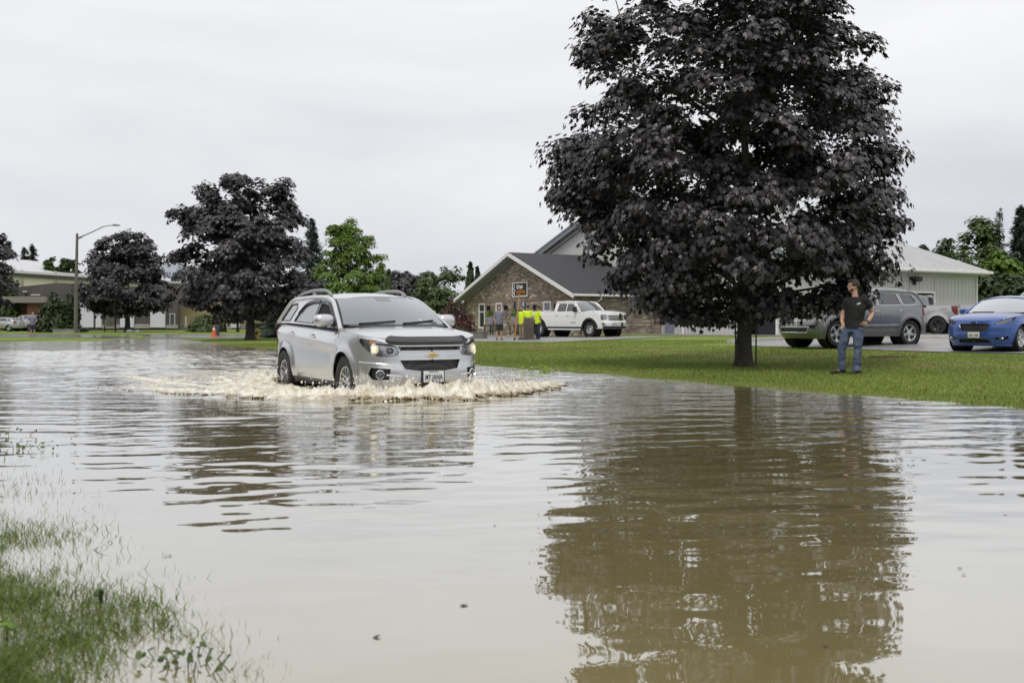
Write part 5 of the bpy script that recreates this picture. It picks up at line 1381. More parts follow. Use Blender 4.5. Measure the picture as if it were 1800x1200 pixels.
def build_vehicle(c):
    """generic body from a dictionary of measurements"""
    root = thing(c['name'], c['label'], c['cat'], c['loc'], c['rz'], c.get('group'))
    A = c['arches']; B = Body(c['plan'], c['df'], c['ds'], c['dr'], A, c.get('flare', .03), c.get('crease'))
    pt = c['paint']; res = c.get('res', .05); zb = c['zb']; ztop = table(c['ztop'], True); zt = lambda s_: ztop(B.P(s_)[0])
    gap = c.get('gap', .0025); sk = .014
    def topline(s0, s1, n=14): return [(s, zt(s)) for s in np.linspace(s0, s1, n)]
    (fx, fz, fr), (rx, rz_, rr) = A
    out = dict(root=root, B=B, zt=zt)
    # ---- front fascia
    xs_f = c['x_fb']; s_fb = B.sX(xs_f); zf = c.get('zfront', zb)
    foot = fx + math.sqrt(max(0, fr*fr - (zf-fz)**2)); sfoot = min(s_fb, B.sX(foot))
    half = topline(0, s_fb-gap)[1:]
    loop = [(-s_fb+gap, zf), (s_fb-gap, zf)] + half[::-1] + [(0, zt(0))] + [(-a, b) for a, b in half]
    holes = []
    for g in c.get('grilles', []): holes.append([(B.sY(y), z) for y, z in g])
    for g in c.get('lamps', []):
        P = [(B.sX(q[1]) if q[0] == 'x' else B.sY(q[1]), q[2]) for q in g]; holes += [P, [(-a, b) for a, b in P][::-1]]
    for g in c.get('fogs', []):
        P = [(B.sY(y), z) for y, z in g]; holes += [P, [(-a, b) for a, b in P][::-1]]
    mb = MB(); add_patch(mb, B, loop, holes, res*.8, 0, sk); out['bumper'] = mb.build('front_bumper', c.get('bumper_mat', pt), root)
    for i, g in enumerate(c.get('grilles', [])):
        P = [(B.sY(y), z) for y, z in g]; mb = MB(); add_patch(mb, B, P, [], .05, -c.get('gr_depth', .03), .0); o = mb.build('grille', c.get('grille_mat', M_black), root)
        mb = MB(); Q = P + [P[0]]; strip_tube(mb, B, Q, c.get('gr_rim', .008), 6); mb.build('grille_surround', c.get('gr_rim_mat', pt), o)
    for g in c.get('lamps', []):
        P = [(B.sX(q[1]) if q[0] == 'x' else B.sY(q[1]), q[2]) for q in g]; cx = sum(p[0] for p in P)/len(P); cz = sum(p[1] for p in P)/len(P)
        inn = lambda k: [(cx + (a-cx)*k, cz + (b-cz)*k) for a, b in P]
        for o in both(root, 'headlight', lambda mb: (add_patch(mb, B, inn(.985), [], .04, -.018, .02)), [c.get('lamp_mat', M_lamp)]):
            mir = o.location.x; 
            sgn = 1 if o.data.vertices[0].co.y > 0 else -1
            def sub(nm, fn, mt):
                mb = MB(); fn(mb)
                if sgn < 0: mb.v = [(p[0], -p[1], p[2]) for p in mb.v]; mb.f = [f[::-1] for f in mb.f]
                return mb.build(nm, mt, o)
            if c.get('lamp_detail'): c['lamp_detail'](B, P, sub)
            sub('lens', lambda mb: add_patch(mb, B, P, [], .03, .004, .016), M_lens)
            sub('lens_rim', lambda mb: strip_tube(mb, B, P + [P[0]], .0035, 5), M_black)
    for g in c.get('fogs', []):
        P = [(B.sY(y), z) for y, z in g]
        both(root, 'fog_light_recess', lambda mb: add_patch(mb, B, P, [], .04, -.05, .0), M_black)
    # ---- fenders, doors, quarters
    d0, d1, d2 = c['doors'][0], c['doors'][1], c['doors'][2]
    zs = c.get('zsill', zb + .10)
    bt = c.get('belt', lambda x: ztop(x))
    ang = lambda zz, az, ar: math.degrees(math.asin(max(-1, min(1, (zz-az)/ar))))
    fl = topline(s_fb+gap, B.sX(d0)-gap, 12) + [(B.sX(d0)-gap, zs)]
    fl += [(B.sX(fx + fr*math.cos(R(q))), fz + fr*math.sin(R(q))) for q in np.linspace(180-ang(zs, fz, fr), ang(zf, fz, fr), 26)]
    fl.append((s_fb+gap, zf))
    both(root, 'fender', lambda mb: add_patch(mb, B, fl, [], res, 0, sk), pt)
    seams = c['doors']
    for i in range(len(seams)-1):
        a, b = B.sX(seams[i])+gap, B.sX(seams[i+1])-gap
        dl = topline(a, b, 12) + []
        last = i == len(seams)-2
        xr = seams[i+1]
        if last and xr - rx < rr:
            zi = rz_ + math.sqrt(rr*rr - (xr-rx)**2)
            ar = [p for p in arch_pts(B, rx, rz_, rr, zs, 40) if p[0] <= b]
            dl += [(b, zi+.004)] + ar[::-1] + [(a, zs)]
        else: dl += [(b, zs), (a, zs)]
        def mk(mb, dl=dl): add_patch(mb, B, dl, [], res, 0, sk)
        ds_ = both(root, 'door', mk, pt)
        hx, hz = c['handles'][i]
        for o, sg in zip(ds_, (1, -1)):
            q = B(B.sX(hx), hz); mb = MB()
            mb.tube([(q[0]-.10, sg*(q[1]+.004), hz+.004), (q[0]-.09, sg*(q[1]+.032), hz+.004), (q[0]+.075, sg*(q[1]+.036), hz-.004), (q[0]+.10, sg*(q[1]+.004), hz-.006)], [.012, .016, .016, .010], 8, squash=.8)
            mb.build('handle', c.get('handle_mat', pt), o)
            mb = MB(); mb.ball((q[0]-.01, sg*(q[1]-.004), hz), (.075, .012, .028), 2); mb.build('handle_recess', M_black, o)
    xq = seams[-1]; s_q = B.sX(xq)+gap; s_rb = B.sX(c['x_rb'])
    zi = rz_ + math.sqrt(rr*rr - (xq-rx)**2) if abs(xq-rx) < rr else zs
    zr = c.get('zrear', zs)
    ar = [p for p in arch_pts(B, rx, rz_, rr, zr, 40) if p[0] >= s_q]
    ql = topline(s_q, s_rb-gap, 12) + [(s_rb-gap, zr)] + ar[::-1]
    if abs(xq-rx) < rr: ql += [(s_q, zi+.004)]
    else: ql += [(s_q, zs)]
    tl = [[(B.sX(q[1]) if q[0] == 'x' else B.sYr(q[1]), q[2]) for q in g] for g in c.get('tails', [])]
    both(root, 'rear_fender', lambda mb: add_patch(mb, B, ql, [], res, 0, sk), pt)
    rl = topline(s_rb+gap, B.S, 10) + [(B.S, zr), (s_rb+gap, zr)]
    both(root, 'rear_bumper', lambda mb: add_patch(mb, B, rl, [], res, 0, .0), c.get('rear_mat', pt))
    for P in tl:
        both(root, 'tail_light', lambda mb: add_patch(mb, B, P, [], .04, .012, .012), c.get('tail_mat', M_redlens))
    # dark rocker and floor
    rk = [(B.sX(fx-fr*.92), zs-.004), (B.sX(rx+rr*.92), zs-.004), (B.sX(rx+rr*.92), zb), (B.sX(fx-fr*.92), zb)][::-1]
    both(root, 'sill', lambda mb: add_patch(mb, B, rk, [], .08, -.006, .02), c.get('sill_mat', M_black))
    xF, xR = c['plan'][0][0], c['plan'][-1][0]; hw = max(p[1] for p in c['plan'])
    mb = MB(); mb.box(((fx+rx)/2, 0, zb+.03), (fx-rx-.8, hw*1.8, .05)); mb.box(((xF+xR)/2, 0, zb+.12), ((xF-xR)*.92, hw*1.1, .2)); mb.build('underbody', M_dark, root)
    for ax, az, ar_ in A:
        for sg in (1, -1):
            mb = MB(); MM = Matrix.Translation((ax, sg*(hw-.02), az)) @ Matrix.Rotation(R(90)*sg, 4, 'X')
            mb.lathe([(ar_+.012, .035), (ar_+.012, .40), (0, .40)], 24, MM); mb.build('wheel_housing', M_dark, root)
    if c.get('arch_trim'):
        for ax, az, ar_ in A:
            both(root, 'arch_trim', lambda mb: add_patch(mb, B, arch_pts(B, ax, az, ar_+c['arch_trim'], zb+.08, 26) + arch_pts(B, ax, az, ar_-.004, zb+.08, 26, rev=True), [], .06, .012, .03), c.get('trim_mat', M_black))
    # ---- hood
    xc = c['x_cowl']; yc = c['y_cowl']
    xs = np.linspace(B.P(0)[0]-.0, xc, 26)
    edge = []
    for s in np.linspace(0, B.sX(xc), 30):
        p = B(s, zt(s)); edge.append((p[0], p[1]))
    cr = c.get('hood_crown', .05); crx = table(c['hood_c']) if 'hood_c' in c else None
    ex = np.array([p[0] for p in edge])[::-1]; ey = np.array([p[1] for p in edge])[::-1]
    def hood(a, b):
        ye = max(.02, float(np.interp(a, ex, ey))); q = min(1, abs(b)/ye); x0 = edge[0][0]
        rise = (crx(a) if crx else cr)*(1-q**2.6)
        return (a, b, ztop(a) + rise*min(1, (x0-a)/.10)**.6 if a < x0 else ztop(a))
    sc = c.get('cowl_sag', .12)
    back = [(xc + sc*(1-(y/edge[-1][1])**2), y) for y in np.linspace(edge[-1][1], -edge[-1][1], 13)]
    hl = edge[1:] + back[1:-1] + [(x, -y) for x, y in edge[1:]][::-1]
    hl = [(edge[0][0], 0)] + hl
    mb = MB(); add_patch(mb, hood, hl, [], res*.9, .002, .012); out['hood'] = mb.build('hood', c.get('hood_mat', pt), root, angle=60); out['hoodf'] = hood
    # ---- greenhouse
    if 'wind' in c:
        (xb, zb_, yb), (xt, zt_, yt) = c['wind']; cb, ct = c.get('wind_c', (.22, .10))
        Hh = math.hypot(xb-xt, zt_-zb_)
        def ws(a, b):
            k = b/Hh; q = a/yb; bow = .03*math.sin(math.pi*k)
            p0 = Vector((xb - cb*q*q, a, zb_)); p1 = Vector((xt - ct*q*q, a*yt/yb, zt_ - .035*q*q)); p = p0.lerp(p1, k)
            return (p.x + bow*.7, p.y, p.z + bow*.7)
        lw_ = [(yb*math.sin(t), 0) for t in np.linspace(-math.pi/2, math.pi/2, 12)]
        wl = [(-yb, 0)] + [(y, 0) for y in np.linspace(-yb, yb, 12)][1:] + [(y, Hh) for y in np.linspace(yb, -yb, 12)]
        k = .965
        mb = MB(); add_patch(mb, ws, [(a*k, .02 + b*.955) for a, b in wl], [], .07, .004, .01); out['windshield'] = mb.build('windshield', c.get('wind_mat', M_glass), root, angle=80)
        mb = MB(); add_patch(mb, ws, wl, [], .08, -.002, .01); mb.build('windshield_frame', M_black, root, angle=80)
        out['ws'] = ws; out['Hh'] = Hh
        yg0, lean, curv = c['side_y'], c['lean'], c.get('side_curve', .06)
        taper = c.get('taper', lambda x: 0)
        def gs(a, b):
            x = -a; z = b; h = z - zb_
            return (x, yg0 - lean*h - curv*max(0, h)**2 - taper(x), z)
        gl = [(-x, z) for x, z in c['glass_side']]
        out['gs'] = gs
        wn = [[(-x, z) for x, z in g] for g in c['windows']]
        both(root, 'pillar_panel', lambda mb: add_patch(mb, gs, gl, wn, res, 0, sk), c.get('pillar_mat', pt), angle=70)
        for i, g in enumerate(wn):
            mt = c.get('win_mats', [M_tint]*9)[i]
            for o in both(root, 'window', lambda mb: add_patch(mb, gs, g, [], .08, -.010, .0), mt): pass
            if c.get('win_rim'): both(root, 'window_trim', lambda mb: strip_tube(mb, gs, g + [g[0]], c['win_rim'], 5), c.get('win_rim_mat', M_black))
        # roof
        rzf = table(c['roof'])            # centre-line height against x
        xr0, xr1 = c['roof'][-1][0], c['roof'][0][0]
        yr = c['y_roof']; ry = table(yr) if not isinstance(yr, (int, float)) else (lambda x: yr)
        drop = c.get('roof_drop', .07)
        def roof(a, b):
            q = min(1, abs(b)/ry(a)); return (a, b, rzf(a) - drop*q**2.4)
        n = 14
        r1 = [(x, ry(x)) for x in np.linspace(xr0, xr1, n)]
        fr_ = [(xr0 - c.get('roof_fc', .10)*(y/ry(xr0))**2, y) for y in np.linspace(-ry(xr0), ry(xr0), 10)]
        rl = fr_[:-1] + [(fr_[-1][0] + (xr1-fr_[-1][0])*k/n, ry(fr_[-1][0] + (xr1-fr_[-1][0])*k/n)) for k in range(n+1)] + [(x, -y) for x, y in [(fr_[-1][0] + (xr1-fr_[-1][0])*k/n, ry(fr_[-1][0] + (xr1-fr_[-1][0])*k/n)) for k in range(n+1)]][::-1][:-1]
        mb = MB(); add_patch(mb, roof, rl, [], res*1.2, .0, .03); out['roof'] = mb.build('roof', c.get('roof_mat', pt), root, angle=70); out['rooff'] = roof
        # rails rounding the edges: A-pillar then roof side then D-pillar
        edge_pts = c['rail']
        def railf(mb):
            C = catmull([gs(-x, z) for x, z in edge_pts], 8); mb.tube([tuple(p) for p in C], [c.get('rail_r', .035)]*len(C), 10)
        both(root, 'roof_side', railf, c.get('roof_mat', pt), angle=70)
        # backlight
        if 'back' in c:
            (xb2, zb2, yb2), (xt2, zt2, yt2) = c['back']; H2 = math.hypot(xb2-xt2, zb2-zt2)
            def bk(a, b):
                k = b/H2; y = -a; q = y/yb2; p0 = Vector((xb2 + .10*q*q, y, zb2)); p1 = Vector((xt2 + .06*q*q, y*yt2/yb2, zt2 - .03*q*q)); p = p0.lerp(p1, k); return tuple(p)
            mb = MB(); add_patch(mb, bk, [(-yb2, 0), (yb2, 0), (yb2, H2), (-yb2, H2)], [[(-yb2*.86, .07), (yb2*.86, .07), (yb2*.84, H2-.06), (-yb2*.84, H2-.06)]], .1, 0, .02); mb.build('tailgate_frame', pt, root, angle=70)
            mb = MB(); add_patch(mb, bk, [(-yb2*.87, .06), (yb2*.87, .06), (yb2*.85, H2-.05), (-yb2*.85, H2-.05)], [], .1, -.008, 0); mb.build('rear_window', M_tint, root, angle=70)
        # cabin: dark floor pan so that no daylight shows through
        mb = MB(); x0, x1 = c['roof'][0][0], xb; mb.box(((x0+x1)/2, 0, zb_-.06), (abs(x1-x0)*.96, yg0*1.75, .05)); mb.build('cabin_floor', M_dark, root)
    # deck behind the hood where no greenhouse covers it
    for x, sgn in ((fx, 1), (fx, -1), (rx, 1), (rx, -1)):
        wheel(root, x, sgn*c['track'], c['wr'], c['rimr'], c['rim'], c.get('wwd', .22), rim_mat=c.get('rim_mat', M_alloy), rot=c.get('wrot', .3))
    return out
def lens_material():
    m, nt, b = nodes('headlight_lens'); L = nt.links
    g = N(nt, 'ShaderNodeBsdfGlossy', Roughness=.02); t = N(nt, 'ShaderNodeBsdfTransparent'); t.inputs[0].default_value = (.96, .96, .97, 1)
    lw = N(nt, 'ShaderNodeLayerWeight', Blend=.25); mx = N(nt, 'ShaderNodeMixShader'); L.new(lw.outputs['Fresnel'], mx.inputs[0]); L.new(t.outputs[0], mx.inputs[1]); L.new(g.outputs[0], mx.inputs[2])
    L.new(mx.outputs[0], nt.nodes['Material Output'].inputs['Surface']); return m
M_lens = lens_material()
def mesh_grille(name, sc=40., c0=(.008, .008, .009), c1=(.028, .028, .03)):
    m, nt, b = nodes(name); L = nt.links
    tc = N(nt, 'ShaderNodeTexCoord'); mp = N(nt, 'ShaderNodeMapping'); mp.inputs['Scale'].default_value = (1, 1, 1.6); L.new(tc.outputs['Object'], mp.inputs[0])
    vo = N(nt, 'ShaderNodeTexVoronoi', feature='DISTANCE_TO_EDGE', Scale=sc, Randomness=.12); L.new(mp.outputs[0], vo.inputs['Vector'])
    rp = N(nt, 'ShaderNodeValToRGB'); rp.color_ramp.elements[0].position = .04; rp.color_ramp.elements[1].position = .16; rp.color_ramp.elements[0].color = rgba(c1); rp.color_ramp.elements[1].color = rgba(c0)
    L.new(vo.outputs['Distance'], rp.inputs['Fac']); L.new(rp.outputs[0], b.inputs['Base Color']); b.inputs['Roughness'].default_value = .35
    bp = N(nt, 'ShaderNodeBump', Strength=1., Distance=.01, invert=True); L.new(vo.outputs['Distance'], bp.inputs['Height']); L.new(bp.outputs[0], b.inputs['Normal'])
    return m
M_hex = mesh_grille('honeycomb_grille')
M_beam = pm('lit_bulb', (.8, .72, .52), .3, emit=(1, .86, .62), es=.45, var=0)

def mirror(out, x, z, y, mat, sz=(.10, .13, .085), base=M_black):
    root = out['root']
    for sg in (1, -1):
        mb = MB(); mb.ball((0, 0, 0), (1, 1, 1), 3); mb.v = [(x + sz[0]*math.copysign(abs(p[0])**.75, p[0]), sg*(y+sz[1]*.95) + sz[1]*math.copysign(abs(p[1])**.62, p[1]), z + sz[2]*math.copysign(abs(p[2])**.62, p[2])) for p in mb.v]; mb.v = [(min(p[0], x+sz[0]*.72) if False else max(p[0], x-sz[0]*.45), p[1], p[2]) for p in mb.v]; o = mb.build('wing_mirror', mat, root)
        mb = MB(); mb.box((x-sz[0]*.47, sg*(y+sz[1]*.97), z+.005), (.012, sz[1]*1.5, sz[2]*1.35)); mb.build('mirror_glass', M_chrome, o, bevel=.004)
        mb = MB(); mb.tube([(x+.06, sg*(y-.05), z-.085), (x+.02, sg*(y+.05), z-.075), (x, sg*(y+.13), z-.055)], [.05, .035, .03], 8, squash=.6)
        mb.ball((x+.0, sg*(y+sz[1]*.95), z-sz[2]*.55), (sz[0]*.95, sz[1]*.98, sz[2]*.5), 2); mb.build('mirror_base', base, o)

# ---------------------------------------------------------------- the silver SUV ploughing through the flood
ROAD = -.17
P_silver = paint('silver_paint', (.61, .62, .64), .85, .25)
def crease_eq(x, z):
    zc = .90 + (.78 - x)*.055; up = max(0, z-zc); dn = max(0, zc-z)
    return .46*up*min(1, max(0, (1.25-x)/.4)) - .0*dn + (.30*min(dn, .13) if x < 1.2 else .0)*min(1, max(0, (1.3-x)/.5)) - (.012 if abs(z-zc) < .02 else 0)*0
def eq_lamp(B, P, sub):
    def at_(y, z, off):
        p = Vector(B(B.sY(y), z)); q = Vector(B(B.sY(y), z)); return p + Vector((off, 0, 0))
    a = at_(.735, .835, -.062)
    sub('projector', lambda mb: (mb.ball(tuple(a), (.052, .082, .072), 3)), M_beam)
    sub('projector_ring', lambda mb: mb.lathe([(.074, 0), (.088, .012), (.098, .0), (.09, -.02)], 24, Matrix.Translation(a + Vector((.018, 0, 0))) @ Matrix.Rotation(R(90), 4, 'Y')), M_chrome)
    b = at_(.565, .815, -.045); sub('high_beam', lambda mb: mb.ball(tuple(b), (.04, .07, .055), 2), pm('dark_reflector', (.22, .22, .24), .2, .8))
    sub('turn_signal', lambda mb: add_patch(mb, B, [(B.sY(.775), .945), (B.sY(.775)+.075, .955), (B.sY(.775)+.085, .915), (B.sY(.775), .90)], [], .03, -.008, .005), M_amber)
    sub('light_bar', lambda mb: add_patch(mb, B, [(B.sY(.48), .885), (B.sY(.62), .905), (B.sY(.76), .925), (B.sY(.76), .905), (B.sY(.62), .888), (B.sY(.48), .868)], [], .03, -.010, .005), M_dark)
EQ = dict(name='silver_suv', label='silver SUV driving through the floodwater with its headlights on', cat='car', loc=(CARP.x, CARP.y, ROAD), rz=CARA,
    plan=[(2.46, 0), (2.445, .25), (2.39, .50), (2.27, .72), (2.08, .855), (1.80, .905), (1.43, .918), (.8, .915), (0, .918), (-.8, .918), (-1.43, .912), (-1.85, .885), (-2.13, .82), (-2.29, .66), (-2.36, .35), (-2.38, 0)],
    df=[(.15, .16), (.24, .09), (.32, .03), (.44, .0), (.56, .0), (.64, .018), (.78, .03), (.90, .05), (1.0, .09), (1.1, .16)],
    ds=[(.15, .10), (.28, .055), (.36, .03), (.48, .008), (.62, .0), (.75, .0), (.9, .0), (1.02, .012), (1.12, .035), (1.26, .075)],
    dr=[(.15, .12), (.3, .04), (.45, .0), (.7, .03), (.95, .05), (1.1, .06), (1.26, .10)],
    crease=crease_eq,
    arches=[(1.43, .37, .425), (-1.43, .37, .425)], flare=.034, zb=.24, zfront=.285, zsill=.345, zrear=.36,
    ztop=[(-2.5, 1.17), (-2.2, 1.19), (-1.6, 1.205), (-.8, 1.185), (0, 1.16), (.7, 1.135), (1.1, 1.125), (1.5, 1.09), (1.9, 1.045), (2.2, 1.0), (2.40, .955), (2.47, .95)],
    x_fb=1.93, x_rb=-2.02, doors=[.80, -.26, -1.20], handles=[(-.10, 1.005), (-1.08, 1.035)], paint=P_silver, res=.04,
    grilles=[[(-.50, .885), (.50, .885), (.485, .815), (-.485, .815)], [(-.475, .70), (.475, .70), (.40, .565), (.20, .535), (0, .525), (-.20, .535), (-.40, .565)]],
    grille_mat=M_hex, gr_rim=.010,
    lamps=[[('y', .44, .86), ('y', .60, .905), ('y', .76, .955), ('x', 1.995, .985), ('x', 1.955, .96), ('x', 2.05, .88), ('y', .80, .79), ('y', .72, .745), ('y', .60, .745), ('y', .50, .76)]],
    lamp_detail=eq_lamp, fogs=[[(.58, .575), (.80, .59), (.825, .50), (.79, .425), (.60, .43)]],
    tails=[[('x', -2.06, .82), ('x', -2.05, 1.15), ('y', .62, 1.16), ('y', .66, .86)]],
    x_cowl=1.02, y_cowl=.80, hood_c=[(.9, .055), (1.4, .06), (2.0, .05), (2.46, .012)], cowl_sag=.26,
    wind=((1.27, 1.165, .84), (.42, 1.60, .68)), wind_c=(.27, .14), wind_mat=glass_mat('windshield_glass', (.045, .062, .072), .19, .88),
    side_y=.855, lean=.36, side_curve=.10, taper=lambda x: .05*max(0, -x-1.2)**1.5,
    glass_side=[(1.06, 1.115), (.85, 1.235), (.55, 1.405), (.30, 1.52), (.05, 1.575), (-.5, 1.60), (-1.2, 1.59), (-1.75, 1.55), (-2.12, 1.20), (-1.6, 1.20), (-.8, 1.18), (0, 1.155), (.7, 1.13)],
    windows=[[(.78, 1.175), (.42, 1.39), (.16, 1.495), (-.15, 1.53), (-.19, 1.19)],
             [(-.26, 1.19), (-.23, 1.535), (-.62, 1.535), (-.90, 1.49), (-1.09, 1.37), (-1.22, 1.225)],
             [(-1.45, 1.235), (-1.30, 1.44), (-1.40, 1.52), (-1.72, 1.50), (-2.02, 1.235)]],
    win_mats=[M_dark, glass_mat('rear_glass', (.10, .105, .11), .12, .8), glass_mat('quarter_glass', (.09, .095, .105), .15, .8)], win_rim=.010,
    roof=[(-2.02, 1.60), (-1.6, 1.645), (-1.0, 1.675), (-.4, 1.68), (.1, 1.655), (.44, 1.605)], y_roof=[(-2.02, .64), (-1.4, .68), (-.4, .695), (.44, .69)], roof_fc=.13, roof_drop=.085,
    rail=[(1.08, 1.10), (.86, 1.235), (.55, 1.408), (.30, 1.525), (.02, 1.58), (-.5, 1.605), (-1.2, 1.595), (-1.76, 1.55), (-2.1, 1.21)], rail_r=.036,
    back=((-2.33, 1.17, .80), (-2.02, 1.60, .65)), track=.79, wr=.367, rimr=.225, rim='five', wrot=.25, wwd=.235, handle_mat=M_chrome, sill_mat=pm('grey_cladding', (.075, .076, .08), .45))
GSH = .15      # the glasshouse sits this far forward
for k_ in ('glass_side', 'roof', 'rail'): EQ[k_] = [(x + GSH*(1 if x > -1.9 else .6), z) for x, z in EQ[k_]]
EQ['windows'] = [[(x + GSH, z) for x, z in g] for g in EQ['windows']]; EQ['y_roof'] = [(x + GSH*(1 if x > -1.9 else .6), y) for x, y in EQ['y_roof']]
EQ['wind'] = tuple((x + GSH, z, y) for x, z, y in EQ['wind']); EQ['back'] = (EQ['back'][0], (EQ['back'][1][0] + .09,) + EQ['back'][1][1:])
EQ['x_cowl'] = 1.15; EQ['doors'] = [.90, -.13, -1.13]; EQ['handles'] = [(.03, 1.0), (-.98, 1.03)]
def silver_suv():
    o = build_vehicle(EQ); root = o['root']; B = o['B']; hood = o['hoodf']; gs = o['gs']; ws = o['ws']
    # tinted bug deflector on the hood lip
    mb = MB(); prof = []
    ys_ = np.linspace(-.66, .66, 34); V = []; F = []
    for i, y in enumerate(ys_):
        e = abs(y)/.66; s = B.sY(y); p = Vector(B(s, o['zt'](s))); hb = .105*(1-.25*e**4)
        end = min(1, (1-e)/.10)
        q0 = Vector((p.x + .018, p.y, p.z - .055*end - .012 - .05*max(0, e-.72)))
        q1 = Vector((p.x + .030, p.y, p.z - .006)); q2 = Vector((p.x - .035*end - .01, p.y*.99, p.z + .052*end + .012)); q3 = Vector((p.x - .055*end-.01, p.y*.985, p.z + .050*end + .008))
        V += [q0, q1, q2, q3]
        if i:
            for k in range(3): F.append((4*i-4+k, 4*i+k, 4*i+k+1, 4*i-3+k))
    mb.add(V, F); d = mb.build('bug_deflector', pm('smoked_acrylic', (.035, .036, .042), .22, var=.1, coat=.4), root, angle=50)
    md = d.modifiers.new('thick', 'SOLIDIFY'); md.thickness = .006
    # gold emblem
    p = B(0, .755); mb = MB(); MM = Matrix.Translation((p[0]+.012, 0, .757)) @ Matrix(((0, 0, 1, 0), (1, 0, 0, 0), (0, 1, 0, 0), (0, 0, 0, 1)))
    bow = lambda k: [(-.105*k, -.018*k), (-.038*k, -.018*k), (-.052*k, -.042*k), (.030*k, -.042*k), (.040*k, -.018*k), (.098*k, -.018*k), (.112*k, .018*k), (.042*k, .018*k), (.052*k, .042*k), (-.030*k, .042*k), (-.040*k, .018*k), (-.092*k, .018*k)]
    mb.prism(bow(1.0), -.012, .004, MM, 0); mb.prism(bow(.84), .004, .008, MM, 1)
    mb.build('emblem', [M_chrome, pm('gold_emblem', (.55, .40, .10), .3, .7, var=.1)], root, bevel=.001)
    # plate in a black frame
    px = B(0, .46)[0] + .012
    mb = MB(); mb.box((px-.002, -.0, .468), (.02, .345, .195)); mb.build('plate_frame', M_black, root, bevel=.008)
    plate(root, px+.014, .466, 0, 0, 'MY JANA')
    mb = MB(); mb.box((px+.022, 0, .532), (.002, .15, .010)); mb.box((px+.022, 0, .400), (.002, .18, .007)); mb.build('plate_caption', M_ink, root)
    # crisp body lines across the bumper
    for s in (1, -1):
        mb = MB(); strip_tube(mb, B, [(B.sY(.50)*s, .60), (B.sY(.62)*s, .635), (B.sY(.78)*s, .652), (B.sX(1.97)*s, .665)], .009, 6); mb.build('bumper_crease', P_silver, root)
        # fog lamp
        y = .70*s; q = Vector(B(B.sY(y), .50)); mb = MB(); MM = Matrix.Translation(q + Vector((-.018, 0, -.0))) @ Matrix.Rotation(R(18)*s, 4, 'Z') @ Matrix.Rotation(R(90), 4, 'Y')
        mb.lathe([(.048, -.02), (.062, .022), (.052, .03), (.042, .012)], 20, MM, 0); mb.lathe([(.044, .006), (.03, .014), (0, .018)], 20, MM, 1)
        mb.build('fog_light', [M_chrome, pm('fog_glass', (.08, .08, .085), .1, coat=1.)], root)
        mb = MB(); strip_tube(mb, B, [(B.sY(.63)*s, .493), (B.sY(.52)*s, .482), (B.sY(.45)*s, .474)], .011, 6); mb.build('fog_trim', M_chrome, root)
    # lower dark intake
    mb = MB(); lp = [(B.sY(-.36), .372), (B.sY(.36), .372), (B.sY(.44), .292), (B.sY(-.44), .292)]; add_patch(mb, B, lp[::-1], [], .06, .004, .006); mb.build('lower_intake', M_black, root)
    # rain visors over the side windows, roof rails, mirrors
    def vis(mb):
        for g in ([(.80, 1.185), (.42, 1.405), (.16, 1.512), (-.16, 1.548)], [(-.24, 1.552), (-.62, 1.555), (-.92, 1.505), (-1.10, 1.385)]):
            C = catmull([gs(-x-GSH, z) for x, z in g], 8); V = []; F = []
            for i, p in enumerate(C):
                V += [(p[0], p[1]+.006, p[2]+.012), (p[0], p[1]+.034, p[2]-.022), (p[0], p[1]+.030, p[2]-.050)]
                if i: F += [(3*i-3, 3*i-2, 3*i+1, 3*i), (3*i-2, 3*i-1, 3*i+2, 3*i+1)]
            mb.add(V, F); mb.add(V, [f[::-1] for f in F])
    both(root, 'window_visor', vis, pm('smoked_visor', (.05, .052, .055), .15, coat=.6))
    def rail(mb):
        P = []
        for x, dz in ((.02, .0), (-.10, .05), (-.30, .078), (-.8, .088), (-1.3, .08), (-1.58, .05), (-1.74, .0)):
            x += GSH*.8; r = o['rooff'](x, .60); P.append((x, .60 + .02, r[2] + .012 + dz))
        C = catmull(P, 6); mb.tube([tuple(p) for p in C], [.020]*len(C), 8, squash=1.2)
        for x in (.06, -.70, -1.52): r = o['rooff'](x, .60); mb.tube([(x, .612, r[2]-.01), (x, .614, r[2]+.075 if x == -.70 else r[2]+.045)], [.04, .026], 8)
    both(root, 'roof_rail', rail, pm('satin_rail', (.32, .33, .34), .3, .7))
    mirror(o, .84, 1.235, .86, P_silver, (.115, .145, .095))
    # wipers and cowl
    def wp(y0, y1, lift):
        mb = MB(); P = []
        for k in range(9):
            y = y0 + (y1-y0)*k/8; p = Vector(ws(y, .03 + lift*k/8)); P.append(p + Vector((.012, 0, .012)))
        mb.tube(P, [.014] + [.010]*8, 5); mb.build('wiper', M_black, root)
    wp(-.62, -.08, .07); wp(.02, .62, .09)
    mb = MB(); V = []; F = []
    for i, y in enumerate(np.linspace(-.76, .76, 17)):
        a = Vector(ws(y, .015)); V += [a + Vector((.11, 0, -.022)), a + Vector((0, 0, .004))]
        if i: F.append((2*i-2, 2*i, 2*i+1, 2*i-1))
    mb.add(V, F); mb.build('cowl', M_black, root)
    # mirror housing patch and sticker behind the glass
    mb = MB(); Hh = o['Hh']; add_patch(mb, ws, [(-.13, Hh*.80), (.13, Hh*.80), (.15, Hh*.955), (-.15, Hh*.955)], [], .06, .0055, 0); mb.build('sensor_patch', pm('frit_grey', (.12, .115, .125), .25, coat=.5), root)
    mb = MB(); add_patch(mb, ws, [(.34, .10), (.41, .10), (.41, .17), (.34, .17)], [], .05, .0055, 0); add_patch(mb, ws, [(.46, .10), (.52, .10), (.52, .15), (.46, .15)], [], .05, .0055, 0); mb.build('windshield_sticker', pm('sticker_pale', (.40, .42, .43), .3, var=.5, vs=60), root)
